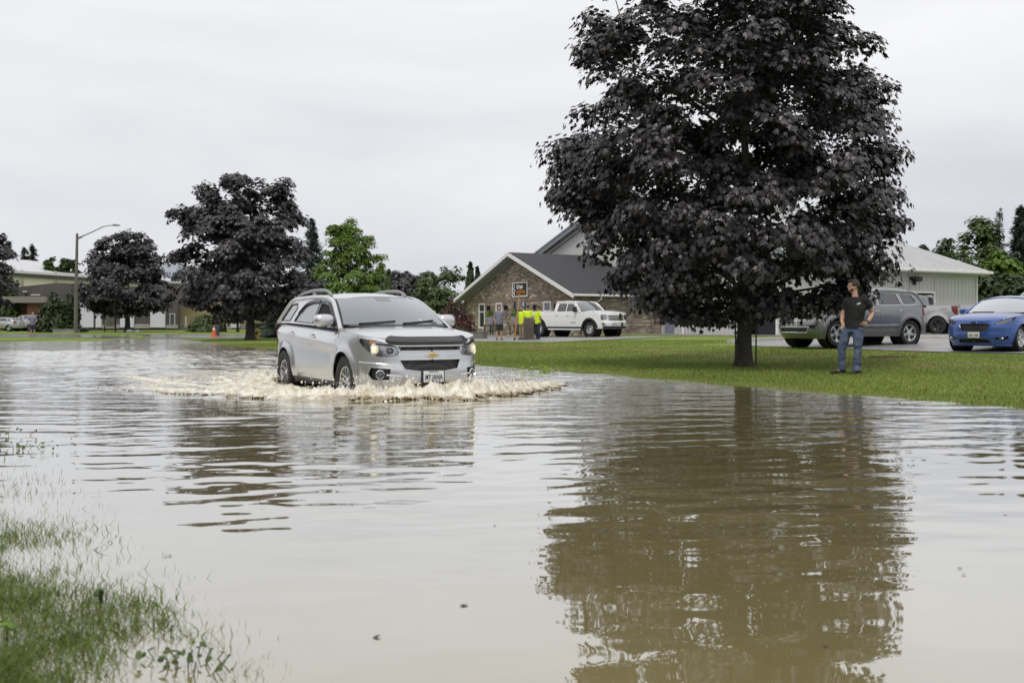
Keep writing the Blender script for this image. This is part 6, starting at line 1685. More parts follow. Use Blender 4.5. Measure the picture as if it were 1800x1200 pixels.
    def rim_(mb): C = catmull([gs(-x, z) for x, z in EQ['rail'][:5]], 8); mb.tube([tuple(Vector(p) + Vector((.02, -.034, .014))) for p in C], [.012]*len(C), 6)
    both(root, 'windshield_seal', rim_, M_black)
    mb = MB(); C = catmull([(.9, .86, 1.13), (.9, .87, 1.15)], 2)
    def bl(mb):
        P = []
        for x in np.linspace(.98, -1.2, 24): s = B.sX(x); q = B(s, o['zt'](s)); P.append((q[0], q[1]+.002, q[2]+.004))
        mb.tube(P, .005, 6)
    both(root, 'belt_moulding', bl, M_black)
    # fender badge
    both(root, 'fender_vent', lambda mb: add_patch(mb, B, [(B.sX(1.06), .985), (B.sX(.99), .975), (B.sX(1.035), .925)][::-1], [], .03, .006, .006), M_chrome)
    return o
silver_suv()

# ---------------------------------------------------------------- parked grey SUV
def heading(dx, dy): return math.atan2(dy, dx)
def parked(x, y): return Vector((x, y, tzf(x, y) + .022))
P_grey = paint('grey_paint', (.21, .214, .222), .65, .28)
JP = parked(10.55, 30.9)
slot = lambda y0: [(y0-.042, 1.025), (y0+.042, 1.025), (y0+.042, .835), (y0-.042, .835)]
JE = dict(name='grey_suv', label='parked metallic grey SUV with chrome slotted grille behind the man in black', cat='car', loc=JP, rz=heading(-.906, -.423), group='cars parked behind the lawn',
    plan=[(2.34, 0), (2.33, .3), (2.27, .62), (2.13, .86), (1.9, .945), (1.457, .965), (.7, .955), (-.7, .955), (-1.457, .965), (-1.95, .93), (-2.25, .80), (-2.37, .5), (-2.40, 0)],
    df=[(.2, .20), (.32, .06), (.45, .0), (.62, .0), (.74, .02), (.80, .06), (.95, .07), (1.06, .10), (1.2, .2)],
    ds=[(.2, .09), (.35, .04), (.5, .012), (.66, .0), (.85, .0), (1.0, .01), (1.15, .035), (1.3, .07)], dr=[(.2, .14), (.35, .02), (.6, .0), (.9, .05), (1.3, .10)],
    arches=[(1.457, .39, .455), (-1.457, .39, .455)], flare=.03, zb=.28, zfront=.22, zsill=.42, zrear=.40,
    ztop=[(-2.5, 1.18), (-1.6, 1.20), (-.6, 1.18), (.6, 1.16), (1.1, 1.15), (1.7, 1.11), (2.15, 1.07), (2.36, 1.06)],
    x_fb=1.98, x_rb=-2.0, doors=[.86, -.22, -1.14], handles=[(-.05, 1.05), (-1.0, 1.07)], paint=P_grey, res=.06, handle_mat=M_chrome,
    grilles=[slot(-.45+.15*k) for k in range(7)] + [[(-.62, .56), (.62, .56), (.56, .42), (-.56, .42)]], gr_rim=.009, gr_rim_mat=M_chrome,
    lamps=[[('y', .60, 1.02), ('y', .84, 1.03), ('x', 2.03, 1.03), ('x', 2.03, .90), ('y', .82, .86), ('y', .60, .84)]],
    fogs=[[(.62, .63), (.80, .63), (.80, .53), (.66, .53)]], tails=[[('x', -2.05, .92), ('x', -2.03, 1.15), ('y', .70, 1.16), ('y', .72, .90)]],
    x_cowl=.98, y_cowl=.8, hood_c=[(.9, .05), (1.6, .06), (2.34, .02)], cowl_sag=.22,
    wind=((1.18, 1.19, .865), (.50, 1.62, .72)), side_y=.88, lean=.30, side_curve=.10, taper=lambda x: .04*max(0, -x-1.3)**1.5,
    glass_side=[(1.02, 1.145), (.50, 1.52), (.30, 1.60), (-.4, 1.655), (-1.3, 1.645), (-1.85, 1.60), (-2.15, 1.22), (-1.6, 1.20), (-.6, 1.18), (.6, 1.16)],
    windows=[[(.74, 1.20), (.36, 1.50), (-.12, 1.575), (-.16, 1.22)], [(-.24, 1.22), (-.20, 1.58), (-1.05, 1.58), (-1.17, 1.235)], [(-1.25, 1.24), (-1.13, 1.58), (-1.62, 1.555), (-1.92, 1.26)]],
    win_rim=.012, win_rim_mat=M_chrome,
    roof=[(-2.05, 1.64), (-1.5, 1.70), (-.5, 1.725), (.2, 1.69), (.52, 1.63)], y_roof=.735, roof_drop=.07,
    rail=[(1.04, 1.13), (.52, 1.52), (.28, 1.61), (-.4, 1.66), (-1.3, 1.65), (-1.86, 1.60), (-2.15, 1.23)], rail_r=.036,
    back=((-2.36, 1.18, .86), (-2.05, 1.64, .71)), track=.82, wr=.385, rimr=.262, rim='fivestar', wwd=.265, arch_trim=.055, trim_mat=pm('grey_trim', (.10, .102, .108), .4), sill_mat=pm('grey_trim2', (.12, .122, .13), .4))
def grey_suv():
    o = build_vehicle(JE); root = o['root']; B = o['B']
    mb = MB(); add_patch(mb, B, [(B.sY(-.58), 1.05), (B.sY(-.58), .815), (B.sY(.58), .815), (B.sY(.58), 1.05)], [[(B.sY(a), b) for a, b in slot(-.45+.15*k)] for k in range(7)], .08, .004, .004); mb.build('grille_frame', M_chrome, root)
    mb = MB(); strip_tube(mb, B, [(B.sX(2.0)*-1, .775), (B.sY(-.6), .775), (B.sY(.6), .775), (B.sX(2.0), .775)], .013, 8); mb.build('bumper_chrome', M_chrome, root)
    mb = MB(); strip_tube(mb, B, [(B.sY(-.55), .40), (B.sY(.55), .40)], .009, 8); mb.build('skid_strip', M_chrome, root)
    plate(root, B(0, .68)[0]+.012, .68, .05, 0, None, dashes=True)
    mb = MB(); add_patch(mb, B, [(B.sX(2.28)*-1 if False else B.sY(-.85), .755), (B.sY(-.85), .31), (B.sY(.85), .31), (B.sY(.85), .755)], [[(B.sY(-.62), .56), (B.sY(-.56), .42), (B.sY(.56), .42), (B.sY(.62), .56)]], .08, .003, .004)
    for s in (1, -1):
        mb = MB(); strip_tube(mb, B, [(B.sX(.95)*s, .60), (B.sX(-.95)*s, .62)], .022, 8, sq=1.6); mb.build('door_moulding', pm('grey_light_trim', (.30, .30, .31), .3, .6), root)
        def rr(x): return o['rooff'](x, .58)
        mb = MB(); C = catmull([(.1, s*.60, rr(.1)[2]+.0), (-.05, s*.60, rr(-.05)[2]+.045), (-.8, s*.60, rr(-.8)[2]+.06), (-1.5, s*.60, rr(-1.5)[2]+.045), (-1.7, s*.60, rr(-1.7)[2])], 6); mb.tube([tuple(p) for p in C], .018, 6); mb.build('roof_rail', M_chrome, root)
    mirror(o, .72, 1.26, .90, M_chrome, (.11, .14, .10))
grey_suv()

# ---------------------------------------------------------------- blue hatchback cut by the right edge
P_blue = paint('blue_paint', (.048, .105, .34), .45, .28)
BPt = parked(13.75, 27.6)
def fo_lamp(B, P, sub):
    for y, z in ((.60, .755), (.70, .785)):
        q = Vector(B(B.sY(y), z)); sub('projector', lambda mb: mb.ball((q.x-.03, q.y, q.z), (.02, .04, .03), 2), M_chrome)
FO = dict(name='blue_hatchback', label='parked bright blue hatchback cut off by the right edge of the photo', cat='car', loc=BPt, rz=heading(-.75, -.66), group='cars parked behind the lawn',
    plan=[(2.18, 0), (2.165, .25), (2.09, .52), (1.94, .74), (1.70, .86), (1.324, .905), (.6, .91), (-.6, .91), (-1.324, .905), (-1.75, .86), (-2.05, .7), (-2.16, .4), (-2.18, 0)],
    df=[(.15, .14), (.24, .03), (.34, .0), (.50, .012), (.62, .02), (.72, .05), (.82, .10), (.95, .2)],
    ds=[(.15, .10), (.28, .04), (.42, .01), (.55, .0), (.72, .0), (.85, .015), (.95, .04), (1.05, .07)], dr=[(.15, .14), (.3, .02), (.6, .0), (.9, .05), (1.05, .10)],
    arches=[(1.324, .325, .375), (-1.324, .325, .375)], flare=.03, zb=.17, zfront=.11, zsill=.27, zrear=.30,
    ztop=[(-2.2, 1.0), (-1.4, 1.02), (-.6, 1.0), (.4, .96), (.9, .945), (1.4, .90), (1.8, .84), (2.05, .775), (2.18, .755)],
    x_fb=1.72, x_rb=-1.8, doors=[.80, -.25, -1.08], handles=[(-.08, .86), (-.95, .90)], paint=P_blue, res=.045,
    grilles=[[(-.40, .66), (-.34, .69), (.34, .69), (.40, .66), (.30, .50), (-.30, .50)], [(-.36, .30), (.36, .30), (.42, .205), (-.42, .205)]], grille_mat=mesh_grille('fine_grille', 60.), gr_rim=.007, gr_rim_mat=M_gloss,
    lamps=[[('y', .50, .715), ('y', .66, .775), ('x', 1.80, .845), ('x', 1.56, .895), ('x', 1.70, .79), ('y', .74, .71), ('y', .58, .665)]], lamp_mat=pm('dark_lamp', (.22, .22, .23), .15, .7), lamp_detail=fo_lamp,
    fogs=[[(.50, .33), (.78, .37), (.80, .31), (.70, .265), (.54, .27)]], tails=[[('x', -1.85, .78), ('x', -1.8, .98), ('y', .62, .98), ('y', .66, .80)]],
    x_cowl=.80, y_cowl=.74, hood_c=[(.7, .05), (1.4, .07), (2.0, .045), (2.18, .012)], cowl_sag=.36,
    wind=((1.16, .985, .785), (.20, 1.41, .595)), wind_c=(.36, .16), wind_mat=glass_mat('pale_glass', (.14, .16, .17), .40, .92),
    side_y=.80, lean=.42, side_curve=.14, taper=lambda x: .05*max(0, -x-1.1)**1.5,
    glass_side=[(.90, .95), (.55, 1.13), (.20, 1.28), (-.1, 1.345), (-.7, 1.36), (-1.4, 1.30), (-1.95, 1.04), (-1.4, 1.02), (-.6, 1.0), (.4, .965)],
    windows=[[(.62, 1.0), (.20, 1.22), (-.10, 1.29), (-.20, 1.02)], [(-.27, 1.02), (-.20, 1.30), (-.8, 1.30), (-1.15, 1.06)], [(-1.22, 1.06), (-1.0, 1.27), (-1.3, 1.22), (-1.5, 1.08)]], win_rim=.008,
    roof=[(-1.80, 1.36), (-1.2, 1.435), (-.5, 1.47), (-.1, 1.465), (.22, 1.42)], y_roof=[(-1.8, .54), (-.5, .61), (.22, .60)], roof_drop=.07,
    rail=[(.92, .94), (.55, 1.13), (.20, 1.285), (-.1, 1.35), (-.7, 1.365), (-1.4, 1.305), (-1.9, 1.06)], rail_r=.03,
    back=((-2.1, 1.0, .74), (-1.80, 1.36, .52)), track=.775, wr=.322, rimr=.235, rim='ysplit', wwd=.22, wrot=.1, sill_mat=P_blue)
def blue_car():
    o = build_vehicle(FO); root = o['root']; B = o['B']
    p = B(0, .725); mb = MB(); MM = Matrix.Translation((p[0]+.02, 0, .722)) @ Matrix(((0, 0, 1, 0), (1, 0, 0, 0), (0, 1, 0, 0), (0, 0, 0, 1)))
    ov = lambda k: [(.075*k*math.cos(a), .03*k*math.sin(a)) for a in np.linspace(0, 2*math.pi, 20, endpoint=False)]
    mb.prism(ov(1), -.02, .004, MM, 0); mb.prism(ov(.84), .004, .007, MM, 1); mb.build('emblem', [M_chrome, pm('emblem_blue', (.02, .05, .2), .3)], root)
    plate(root, B(0, .40)[0]+.014, .40, .02, 0, None, dashes=True); mb = MB(); mb.box((B(0, .40)[0]+.002, .02, .40), (.02, .33, .18)); mb.build('plate_frame', M_black, root)
    for s in (1, -1):
        q = Vector(B(B.sY(.64)*s, .315)); mb = MB(); mb.ball((q.x-.02, q.y, q.z), (.02, .075, .03), 2); mb.build('fog_light', M_chrome, root)
    mirror(o, .62, 1.04, .82, P_blue, (.10, .12, .08))
    mb = MB(); V = []; F = []; ws = o['ws']
    for i, y in enumerate(np.linspace(-.7, .7, 15)):
        a = Vector(ws(y, .012)); V += [a + Vector((.10, 0, -.02)), a + Vector((0, 0, .004))]
        if i: F.append((2*i-2, 2*i, 2*i+1, 2*i-1))
    mb.add(V, F); mb.build('cowl', M_black, root)
    mb = MB(); mb.tube([Vector(ws(y, .04)) + Vector((.012, 0, .012)) for y in np.linspace(-.55, .1, 8)], .009, 5); mb.build('wiper', M_black, root)
blue_car()
# ---------------------------------------------------------------- white heavy pickup by the house
P_white = paint('white_paint', (.74, .74, .74), .0, .30)
TP = Vector((3.6, 55.4, 0)); TP.z = tzf(3.6, 55.4) + .025
WT = dict(name='white_pickup', label='large white crew cab pickup parked in front of the brick house', cat='pickup truck', loc=TP, rz=heading(.65, -.76),
    plan=[(3.08, 0), (3.06, .4), (2.99, .75), (2.85, .93), (2.5, 1.0), (2.0, 1.015), (1, 1.01), (-1, 1.01), (-2.0, 1.015), (-2.8, 1.0), (-3.1, .95), (-3.16, .5), (-3.17, 0)],
    df=[(.3, .1), (.5, .0), (.8, .0), (.86, .05), (1.2, .07), (1.35, .12), (1.5, .2)], ds=[(.3, .08), (.5, .02), (.7, 0), (1.0, 0), (1.2, .01), (1.4, .04), (1.5, .06)], dr=[(.3, .1), (.6, 0), (1.5, .03)],
    arches=[(2.0, .42, .52), (-2.0, .42, .52)], flare=.03, zb=.42, zfront=.45, zsill=.55, zrear=.55,
    ztop=[(-3.2, 1.40), (-.8, 1.40), (-.7, 1.36), (.9, 1.34), (1.3, 1.36), (2.0, 1.35), (2.8, 1.30), (3.1, 1.27)],
    x_fb=2.60, x_rb=-2.95, doors=[1.22, .18, -.68], handles=[(.32, 1.18), (-.55, 1.18)], paint=P_white, res=.09,
    grilles=[[(-.62, 1.17), (.62, 1.17), (.55, .90), (-.55, .90)]], grille_mat=M_gloss, gr_rim=.03, gr_rim_mat=M_chrome,
    lamps=[[('y', .70, 1.19), ('y', .92, 1.20), ('x', 2.78, 1.18), ('x', 2.80, .93), ('y', .88, .90), ('y', .70, .92)]], fogs=[[(.62, .66), (.82, .66), (.80, .56), (.64, .56)]],
    tails=[[('x', -3.02, .98), ('x', -3.02, 1.36), ('y', .88, 1.36), ('y', .88, .98)]], x_cowl=1.32, y_cowl=.9, hood_c=[(1.2, .05), (2.2, .09), (3.08, .03)], cowl_sag=.15,
    wind=((1.42, 1.40, .935), (.78, 1.90, .785)), side_y=.955, lean=.28, side_curve=.08,
    glass_side=[(1.28, 1.35), (.78, 1.80), (.55, 1.88), (-.5, 1.90), (-.70, 1.86), (-.74, 1.36), (.2, 1.35)],
    windows=[[(1.02, 1.42), (.62, 1.78), (.22, 1.80), (.20, 1.40)], [(.10, 1.40), (.12, 1.80), (-.48, 1.81), (-.56, 1.40)]], win_rim=.012,
    roof=[(-.70, 1.90), (-.4, 1.965), (.2, 1.975), (.8, 1.91)], y_roof=.79, roof_drop=.07, rail=[(1.28, 1.35), (.78, 1.81), (.52, 1.89), (-.5, 1.91), (-.70, 1.86), (-.74, 1.38)], rail_r=.04,
    back=((-.74, 1.38, .93), (-.68, 1.88, .78)), track=.86, wr=.42, rimr=.24, rim='eight', wwd=.29, arch_trim=.10, sill_mat=M_black, handle_mat=P_white)
def bed(o, x0, x1, zr, hw, mat):
    root = o['root']; mb = MB(); mb.box(((x0+x1)/2, 0, zr-.50), (x0-x1-.06, hw*1.72, .04)); mb.build('bed_floor', M_dark, root)
    for s in (1, -1):
        mb = MB(); mb.box(((x0+x1)/2, s*(hw-.09), zr-.23), (x0-x1-.02, .05, .50)); mb.build('bed_liner', M_black, root)
        mb = MB(); mb.box(((x0+x1)/2, s*(hw-.055), zr+.008), (x0-x1, .12, .03)); mb.build('bed_rail', mat, root, bevel=.008)
    mb = MB(); mb.box((x1+.06, 0, zr-.24), (.06, hw*1.7, .50)); mb.build('tailgate', mat, root, bevel=.01)
    mb = MB(); mb.box((x0-.03, 0, zr-.30), (.05, hw*1.8, .62)); mb.build('bed_front', mat, root, bevel=.01)
def white_truck():
    o = build_vehicle(WT); root = o['root']; B = o['B']; bed(o, -.80, -3.12, 1.40, .98, P_white)
    for z in (.99, 1.08):
        mb = MB(); strip_tube(mb, B, [(B.sY(-.56), z), (B.sY(.56), z)], .018, 6); mb.build('grille_bar', M_chrome, root)
    mb = MB(); add_patch(mb, B, [(B.sY(-.93), .78), (B.sY(-.93), .58), (B.sY(.93), .58), (B.sY(.93), .78)], [], .1, .02, .03); mb.build('chrome_bumper', M_chrome, root)
    mb = MB(); add_patch(mb, B, [(B.sY(-.9), .58), (B.sY(-.9), .46), (B.sY(.9), .46), (B.sY(.9), .58)], [], .1, .012, .02); mb.build('air_dam', M_black, root)
    plate(root, B(0, .68)[0]+.035, .66, .10, 0, None, dashes=True)
    mirror(o, .98, 1.50, .99, M_black, (.09, .13, .16), M_black)
    for s in (1, -1):
        mb = MB(); mb.tube([(1.35, s*.98, .40), (-1.25, s*.98, .40)], .055, 8); mb.build('side_step', M_chrome, root)
        mb = MB(); q = B(B.sX(.75), .78); mb.box((.75, s*(q[1]+.004), .78), (.42, .01, .045)); mb.build('door_badge', pm('badge_grey', (.22, .22, .23), .4), root)
white_truck()
P_fsil = paint('pale_silver_paint', (.44, .445, .45), .6, .32)
FT = dict(WT); FT.update(name='silver_pickup', label='pale silver pickup seen from behind between the grey SUV and the blue hatchback', loc=Vector((20.43, 50.94, tzf(20.4, 50.9) + .03)), rz=heading(-.66, .75), group=None, paint=P_fsil, handle_mat=P_fsil,
    arches=[(1.84, .41, .50), (-1.84, .41, .50)], plan=[(2.85, 0), (2.83, .4), (2.76, .75), (2.62, .92), (2.3, .99), (1.84, 1.0), (1, 1.0), (-1, 1.0), (-1.84, 1.0), (-2.6, .99), (-2.86, .96), (-2.93, .5), (-2.94, 0)],
    ztop=[(-3.0, 1.42), (-1.2, 1.40), (-1.0, 1.36), (.8, 1.33), (1.2, 1.34), (1.9, 1.32), (2.6, 1.26), (2.9, 1.22)], x_fb=2.42, x_rb=-2.86,
    tails=[[('x', -2.56, 1.12), ('x', -2.50, 1.36), ('x', -2.84, 1.37), ('x', -2.84, .95), ('x', -2.70, .97)]], arch_trim=None, arches_=0, wr=.42, rim='five', rim_mat=M_gloss)
def silver_truck():
    FT.pop('arch_trim'); o = build_vehicle(FT); root = o['root']; B = o['B']; bed(o, -.80, -2.88, 1.41, .965, P_fsil)
    mb = MB(); add_patch(mb, B, [(B.S, 1.34), (B.sYr(.8), 1.34), (B.sYr(.8), .78), (B.S, .78)], [], .1, .012, .01); mb.build('tailgate_panel', P_fsil, root)
    for s in (1, -1):
        q = B(B.sX(-2.2), 1.22); mb = MB(); mb.box((-2.15, s*(q[1]+.004), 1.24), (.36, .008, .04)); mb.build('bed_badge', MATS['badge_grey'], root)
    mb = MB(); mb.box((-2.985, -.25, 1.12), (.01, .5, .10)); mb.build('tailgate_badge', MATS['badge_grey'], root)
    mb = MB(); mb.box((-3.0, 0, .66), (.16, 1.8, .20)); mb.build('rear_step_bumper', M_chrome, root, bevel=.03)
silver_truck()
def variant(c, **k): d = dict(c); d.update(k); return d
build_vehicle(variant(FO, name='silver_sedan', label='silver sedan parked before the brick office at the left edge', loc=gz(atx(4, 106), 106, .02), rz=heading(-1, .12), group=None, paint=P_fsil, res=.12, rim='fivestar', sill_mat=M_black, lamp_detail=None))
build_vehicle(variant({k: v for k, v in JE.items() if k != 'arch_trim'}, name='silver_crossover', label='silver crossover behind the silver sedan, half hidden by the walking man', loc=gz(atx(50, 109.5), 109.5, .02), rz=heading(-.9, .45), group=None, paint=P_fsil, res=.12))
build_vehicle(variant(JE, name='pale_car', label='pale grey car roof showing behind the blue hatchback at the right edge', loc=parked(18.0, 33.2), rz=heading(-.72, -.69), group='cars parked behind the lawn', paint=P_fsil, res=.1))

# ================================================================ people
M_skin = pm('skin', (.46, .27, .19), .55, var=.10, vs=5); M_skin2 = pm('skin_tan', (.34, .19, .13), .55, var=.1, vs=5)
M_hair = pm('dark_hair', (.022, .015, .011), .55, var=.3, vs=40, bump=.6, bs=90); M_beard = pm('beard', (.07, .042, .03), .8, var=.3, vs=60)
M_tee = pm('black_tee', (.007, .007, .008), .85, var=.25, vs=6, bump=.9, bs=8, dist=.05)
def denim():
    m = pm('denim', (.040, .058, .122), .85, var=.4, vs=7, bump=.6, bs=10, dist=.04, col2=(.115, .15, .24)); return m
M_denim = denim()
M_shoe = pm('black_shoe', (.016, .015, .015), .6, var=.2); M_yel = pm('hi_vis_yellow', (.58, .78, .02), .7, var=.1, bump=.3, bs=12, dist=.02); M_greytee = pm('grey_tee', (.16, .17, .21), .85, var=.15, bump=.3, bs=10, dist=.02)
M_navy = pm('navy_trousers', (.02, .024, .05), .85, var=.2); M_char = pm('charcoal_shorts', (.030, .029, .030), .85, var=.2); M_khaki = pm('khaki', (.25, .21, .15), .85, var=.15)
def skin_part(name, chains, balls, mat, parent, vox=.014, soften=3):
    mb = MB()
    for P, rr in chains:
        mb.tube(P, rr, 12)
        for p, q in zip(P, rr if hasattr(rr, '__len__') else [rr]*len(P)): mb.ball(p, q*.985, 2)
    for c, rr in balls: mb.ball(c, rr, 3)
    return mb.build(name, mat, parent, remesh=vox, soften=soften)
def hand(chains, wrist, d, side, s=1.0, curl=.35, spread=1.0):
    """palm, four unequal fingers and a thumb; d: forearm direction, side: thumb side direction"""
    w = Vector(wrist); d = Vector(d).normalized(); t = Vector(side); t = (t - d*t.dot(d)).normalized(); nrm = d.cross(t)
    chains.append(([w, w + d*.045*s, w + d*.085*s], [.024*s, .030*s, .028*s]))
    for k, (off, ln) in enumerate(((.030, .072), (.010, .082), (-.010, .076), (-.029, .060))):
        b = w + d*.085*s + t*off*s; m = b + (d*math.cos(curl*.5) + nrm*math.sin(curl*.5) + t*off*3*spread)*ln*.55*s; e = m + (d*math.cos(curl*1.5) + nrm*math.sin(curl*1.5))*ln*.5*s
        chains.append(([b - d*.02*s, b, m, e], [.0115*s, .0105*s, .0092*s, .0075*s]))
    b = w + d*.03*s + t*.026*s; m = b + (d*.7 + t*.75)*.04*s; e = m + (d*.95 + t*.25)*.034*s; chains.append(([b, m, e], [.0135*s, .0115*s, .009*s]))

def main_man():
    p = gz(6.43, 19.0); root = thing('person', 'man in black t-shirt and blue jeans standing with hand on hip by the water', 'person', p)
    # chest faces left and a little to the camera; every joint below is (right, depth, up) in metres
    hipL, hipR = (-.005, .085, .93), (.155, -.06, .93)           # far leg, near leg
    knL, ankL = (-.105, .10, .48), (-.100, .12, .09); knR, ankR = (.145, -.07, .47), (.130, -.06, .085)
    shN, shF = (.265, -.13, 1.405), (.005, .13, 1.40); elN, wrN = (.425, -.07, 1.175), (.285, -.185, .985); elF, wrF = (-.065, .17, 1.13), (-.10, .06, .945)
    neck, headc = (.125, 0, 1.50), (.082, -.005, 1.685)
    ch = [([(.12, 0, 1.42), (.115, 0, 1.50), (.095, -.004, 1.60)], [.075, .058, .057]),
          ([shN, (.35, -.10, 1.29), elN, (.37, -.125, 1.09), wrN], [.055, .05, .041, .041, .027]), ([shF, (-.03, .16, 1.26), elF, (-.09, .13, 1.03), wrF], [.055, .05, .041, .039, .027]),
          ([(.14, -.02, 1.30), (.11, 0, 1.05), (.09, 0, .95)], [.12, .12, .13]),
          ([hipL, knL, ankL], [.085, .055, .04]), ([hipR, knR, ankR], [.085, .055, .04]), ([ankL, (-.19, .10, .045)], [.04, .03]), ([ankR, (.04, -.075, .04)], [.04, .03])]
    hand(ch, wrN, (-.80, .28, -.42), (-.3, -.6, .55), 1.0, .35); hand(ch, wrF, (.15, -.1, -1), (-.8, -.3, 0), 1.0, .5)
    bl = [(headc, (.098, .078, .110)), ((.060, -.006, 1.642), (.072, .062, .072)), ((.040, -.006, 1.605), (.048, .044, .035)), ((.052, -.007, 1.70), (.070, .066, .06)),
          ((-.018, -.008, 1.668), (.020, .013, .016)), ((-.008, -.008, 1.69), (.014, .010, .022)), ((-.003, -.008, 1.622), (.020, .026, .009)), ((-.001, -.008, 1.61), (.018, .022, .009)), ((.105, -.077, 1.672), (.020, .012, .032)), ((.105, .077, 1.672), (.020, .012, .032))]
    skin_part('body', ch, bl, M_skin, root, .0075, 2)
    tee = [([(.130, 0, 1.415), (.133, -.004, 1.32), (.125, -.005, 1.18), (.10, 0, 1.03), (.095, 0, .90)], [.135, .158, .156, .150, .152])]
    mb = MB()
    def ell(P, A, Bv, seg=20):
        V = []; F = []
        q = math.atan2(-.26, .26)
        for i, (c, a, b) in enumerate(zip(P, A, Bv)):
            for k in range(seg):
                t = 2*math.pi*k/seg; u = a*math.cos(t); v = b*math.sin(t); V.append((c[0] + u*math.cos(q) - v*math.sin(q), c[1] + u*math.sin(q) + v*math.cos(q), c[2]))
        for i in range(len(P)-1):
            for k in range(seg): k2 = (k+1) % seg; F.append((i*seg+k, i*seg+k2, (i+1)*seg+k2, (i+1)*seg+k))
        F.append(tuple(range(seg))[::-1]); F.append(tuple((len(P)-1)*seg+k for k in range(seg))); mb.add(V, F)
    ell([(.088, 0, .875), (.09, 0, .93), (.096, 0, 1.02), (.115, -.004, 1.16), (.128, -.004, 1.29), (.132, 0, 1.385), (.128, 0, 1.445), (.12, 0, 1.478)], [.190, .186, .178, .195, .212, .205, .135, .075], [.142, .140, .132, .138, .146, .125, .088, .066])
    for sh, mid in ((shN, (.348, -.10, 1.295)), (shF, (-.028, .158, 1.27))):
        S = Vector(sh); Mv = Vector(mid); mb.tube([Vector((.13, 0, 1.42)).lerp(S, .55), S, S.lerp(Mv, .6), Mv + (Mv-S)*.22], [.075, .080, .076, .073], 14); mb.ball(S, .078, 2)
    mb.build('shirt', M_tee, root, remesh=.010, soften=3)
    # jeans with folds
    mb = MB()
    def leg(h, k, a, s):
        h, k, a = Vector(h), Vector(k), Vector(a); P = []; rr = []
        for i in range(27):
            t = i/26; p = h.lerp(k, t*2) if t < .5 else k.lerp(a, (t-.5)*2); fold = .007*math.sin(t*31+s)*(t > .35)*(1 if t < .55 or t > .72 else .35)
            P.append(p + Vector((.006*math.sin(t*23+s), -.006*math.cos(t*19), 0))); rr.append(float(np.interp(t, [0, .2, .45, .6, .85, .97, 1], [.108, .102, .078, .073, .070, .078, .076])) + fold)
        mb.tube(P, rr, 16)
    leg((.0, .07, .90), knL, (-.098, .115, .075), 0); leg((.15, -.055, .90), knR, (.130, -.06, .07), 2)
    ellP = [(.085, 0, .80), (.085, 0, .90), (.088, 0, .99)]; ell(ellP, [.165, .178, .172], [.115, .128, .122])
    mb.build('jeans', M_denim, root, remesh=.0095, soften=1)
    for a, d in ((ankL, (-.20, -.03)), (ankR, (-.135, -.035))):
        A = Vector(a); mb = MB(); heel = Vector((A.x+.05, A.y, .045)); toe = Vector((A.x+d[0], A.y+d[1], .036)); mid = heel.lerp(toe, .5)
        mb.tube([heel, heel.lerp(toe, .3), mid, toe.lerp(mid, .35), toe], [.042, .048, .046, .044, .030], 12, squash=.85); mb.ball(heel, .045, 2); mb.ball(toe, (.034, .034, .026), 2); mb.tube([A + Vector((0, 0, .02)), A + Vector((-.01, 0, -.03))], [.05, .055], 10)
        mb.v = [(x, y, max(.0, z)) for x, y, z in mb.v]; mb.build('shoe', M_shoe, root, remesh=.009, soften=2)
    # hair cap, beard, glasses, watch, chest print
    mb = MB()
    r = random.Random(2)
    mb.ball((.096, -.004, 1.712), (.103, .086, .103), 4); V = []
    cut = lambda v: not (v[0] < .030 and v[2] < 1.735) and not (v[0] < .085 and v[2] < 1.672) and v[2] > 1.615
    keep = [cut(v) for v in mb.v]; mb.f = [f for f in mb.f if all(keep[i] for i in f)]; mb.m = [0]*len(mb.f)
    mb.v = [tuple(Vector(v) + (Vector(v) - Vector((.096, -.004, 1.712))).normalized()*(.007*mnoise.noise(Vector(v)*38) + .004)) for v in mb.v]
    for k in range(26):
        a = Vector((.03 + .06*r.random(), r.uniform(-.07, .07), 1.785 - .012*r.random())); mb.tube([a + Vector((.03, 0, .002)), a + Vector((-.01, 0, .012)), a + Vector((-.035, r.uniform(-.01, .01), -.006 - .012*r.random()))], [.011, .012, .005], 6)
    mb.m = [0]*len(mb.f); mb.build('hair', M_hair, root)
    mb = MB(); mb.ball((.050, -.006, 1.618), (.066, .062, .046), 3); k = [v[2] < 1.640 and (v[0] > .0 or v[2] < 1.604) for v in mb.v]; mb.f = [f for f in mb.f if all(k[i] for i in f)]; mb.m = [0]*len(mb.f); mb.build('beard', M_beard, root)
    mb = MB()
    for y in (-.036, .030): mb.tube([(-.012 + .022*math.cos(q)*0 + abs(y)*.25, y + .026*math.cos(q), 1.690 + .019*math.sin(q)) for q in np.linspace(0, 2*math.pi, 13)], .006, 5)
    mb.tube([(-.010, -.01, 1.694), (-.014, -.003, 1.696), (-.010, .004, 1.694)], .004, 5); mb.tube([(.004, -.064, 1.694), (.10, -.082, 1.692)], .0042, 5); mb.build('glasses', M_black, root)
    for y in (-.036, .030):
        mb = MB(); mb.ball((.010 + abs(y)*.28, y, 1.690), (.011, .013, .010), 2); mb.build('eye', [pm('eye_white', (.5, .48, .46), .2)], root); mb = MB(); mb.ball((-.001 + abs(y)*.28, y, 1.690), .0055, 2); mb.build('iris', M_dark, root)
    for y in (-.036, .030): mb = MB(); mb.tube([(.006 + abs(y)*.2, y-.022, 1.715), (-.002 + abs(y)*.2, y, 1.720), (.006 + abs(y)*.2, y+.022, 1.715)], .006, 5); mb.build('eyebrow', M_hair, root)
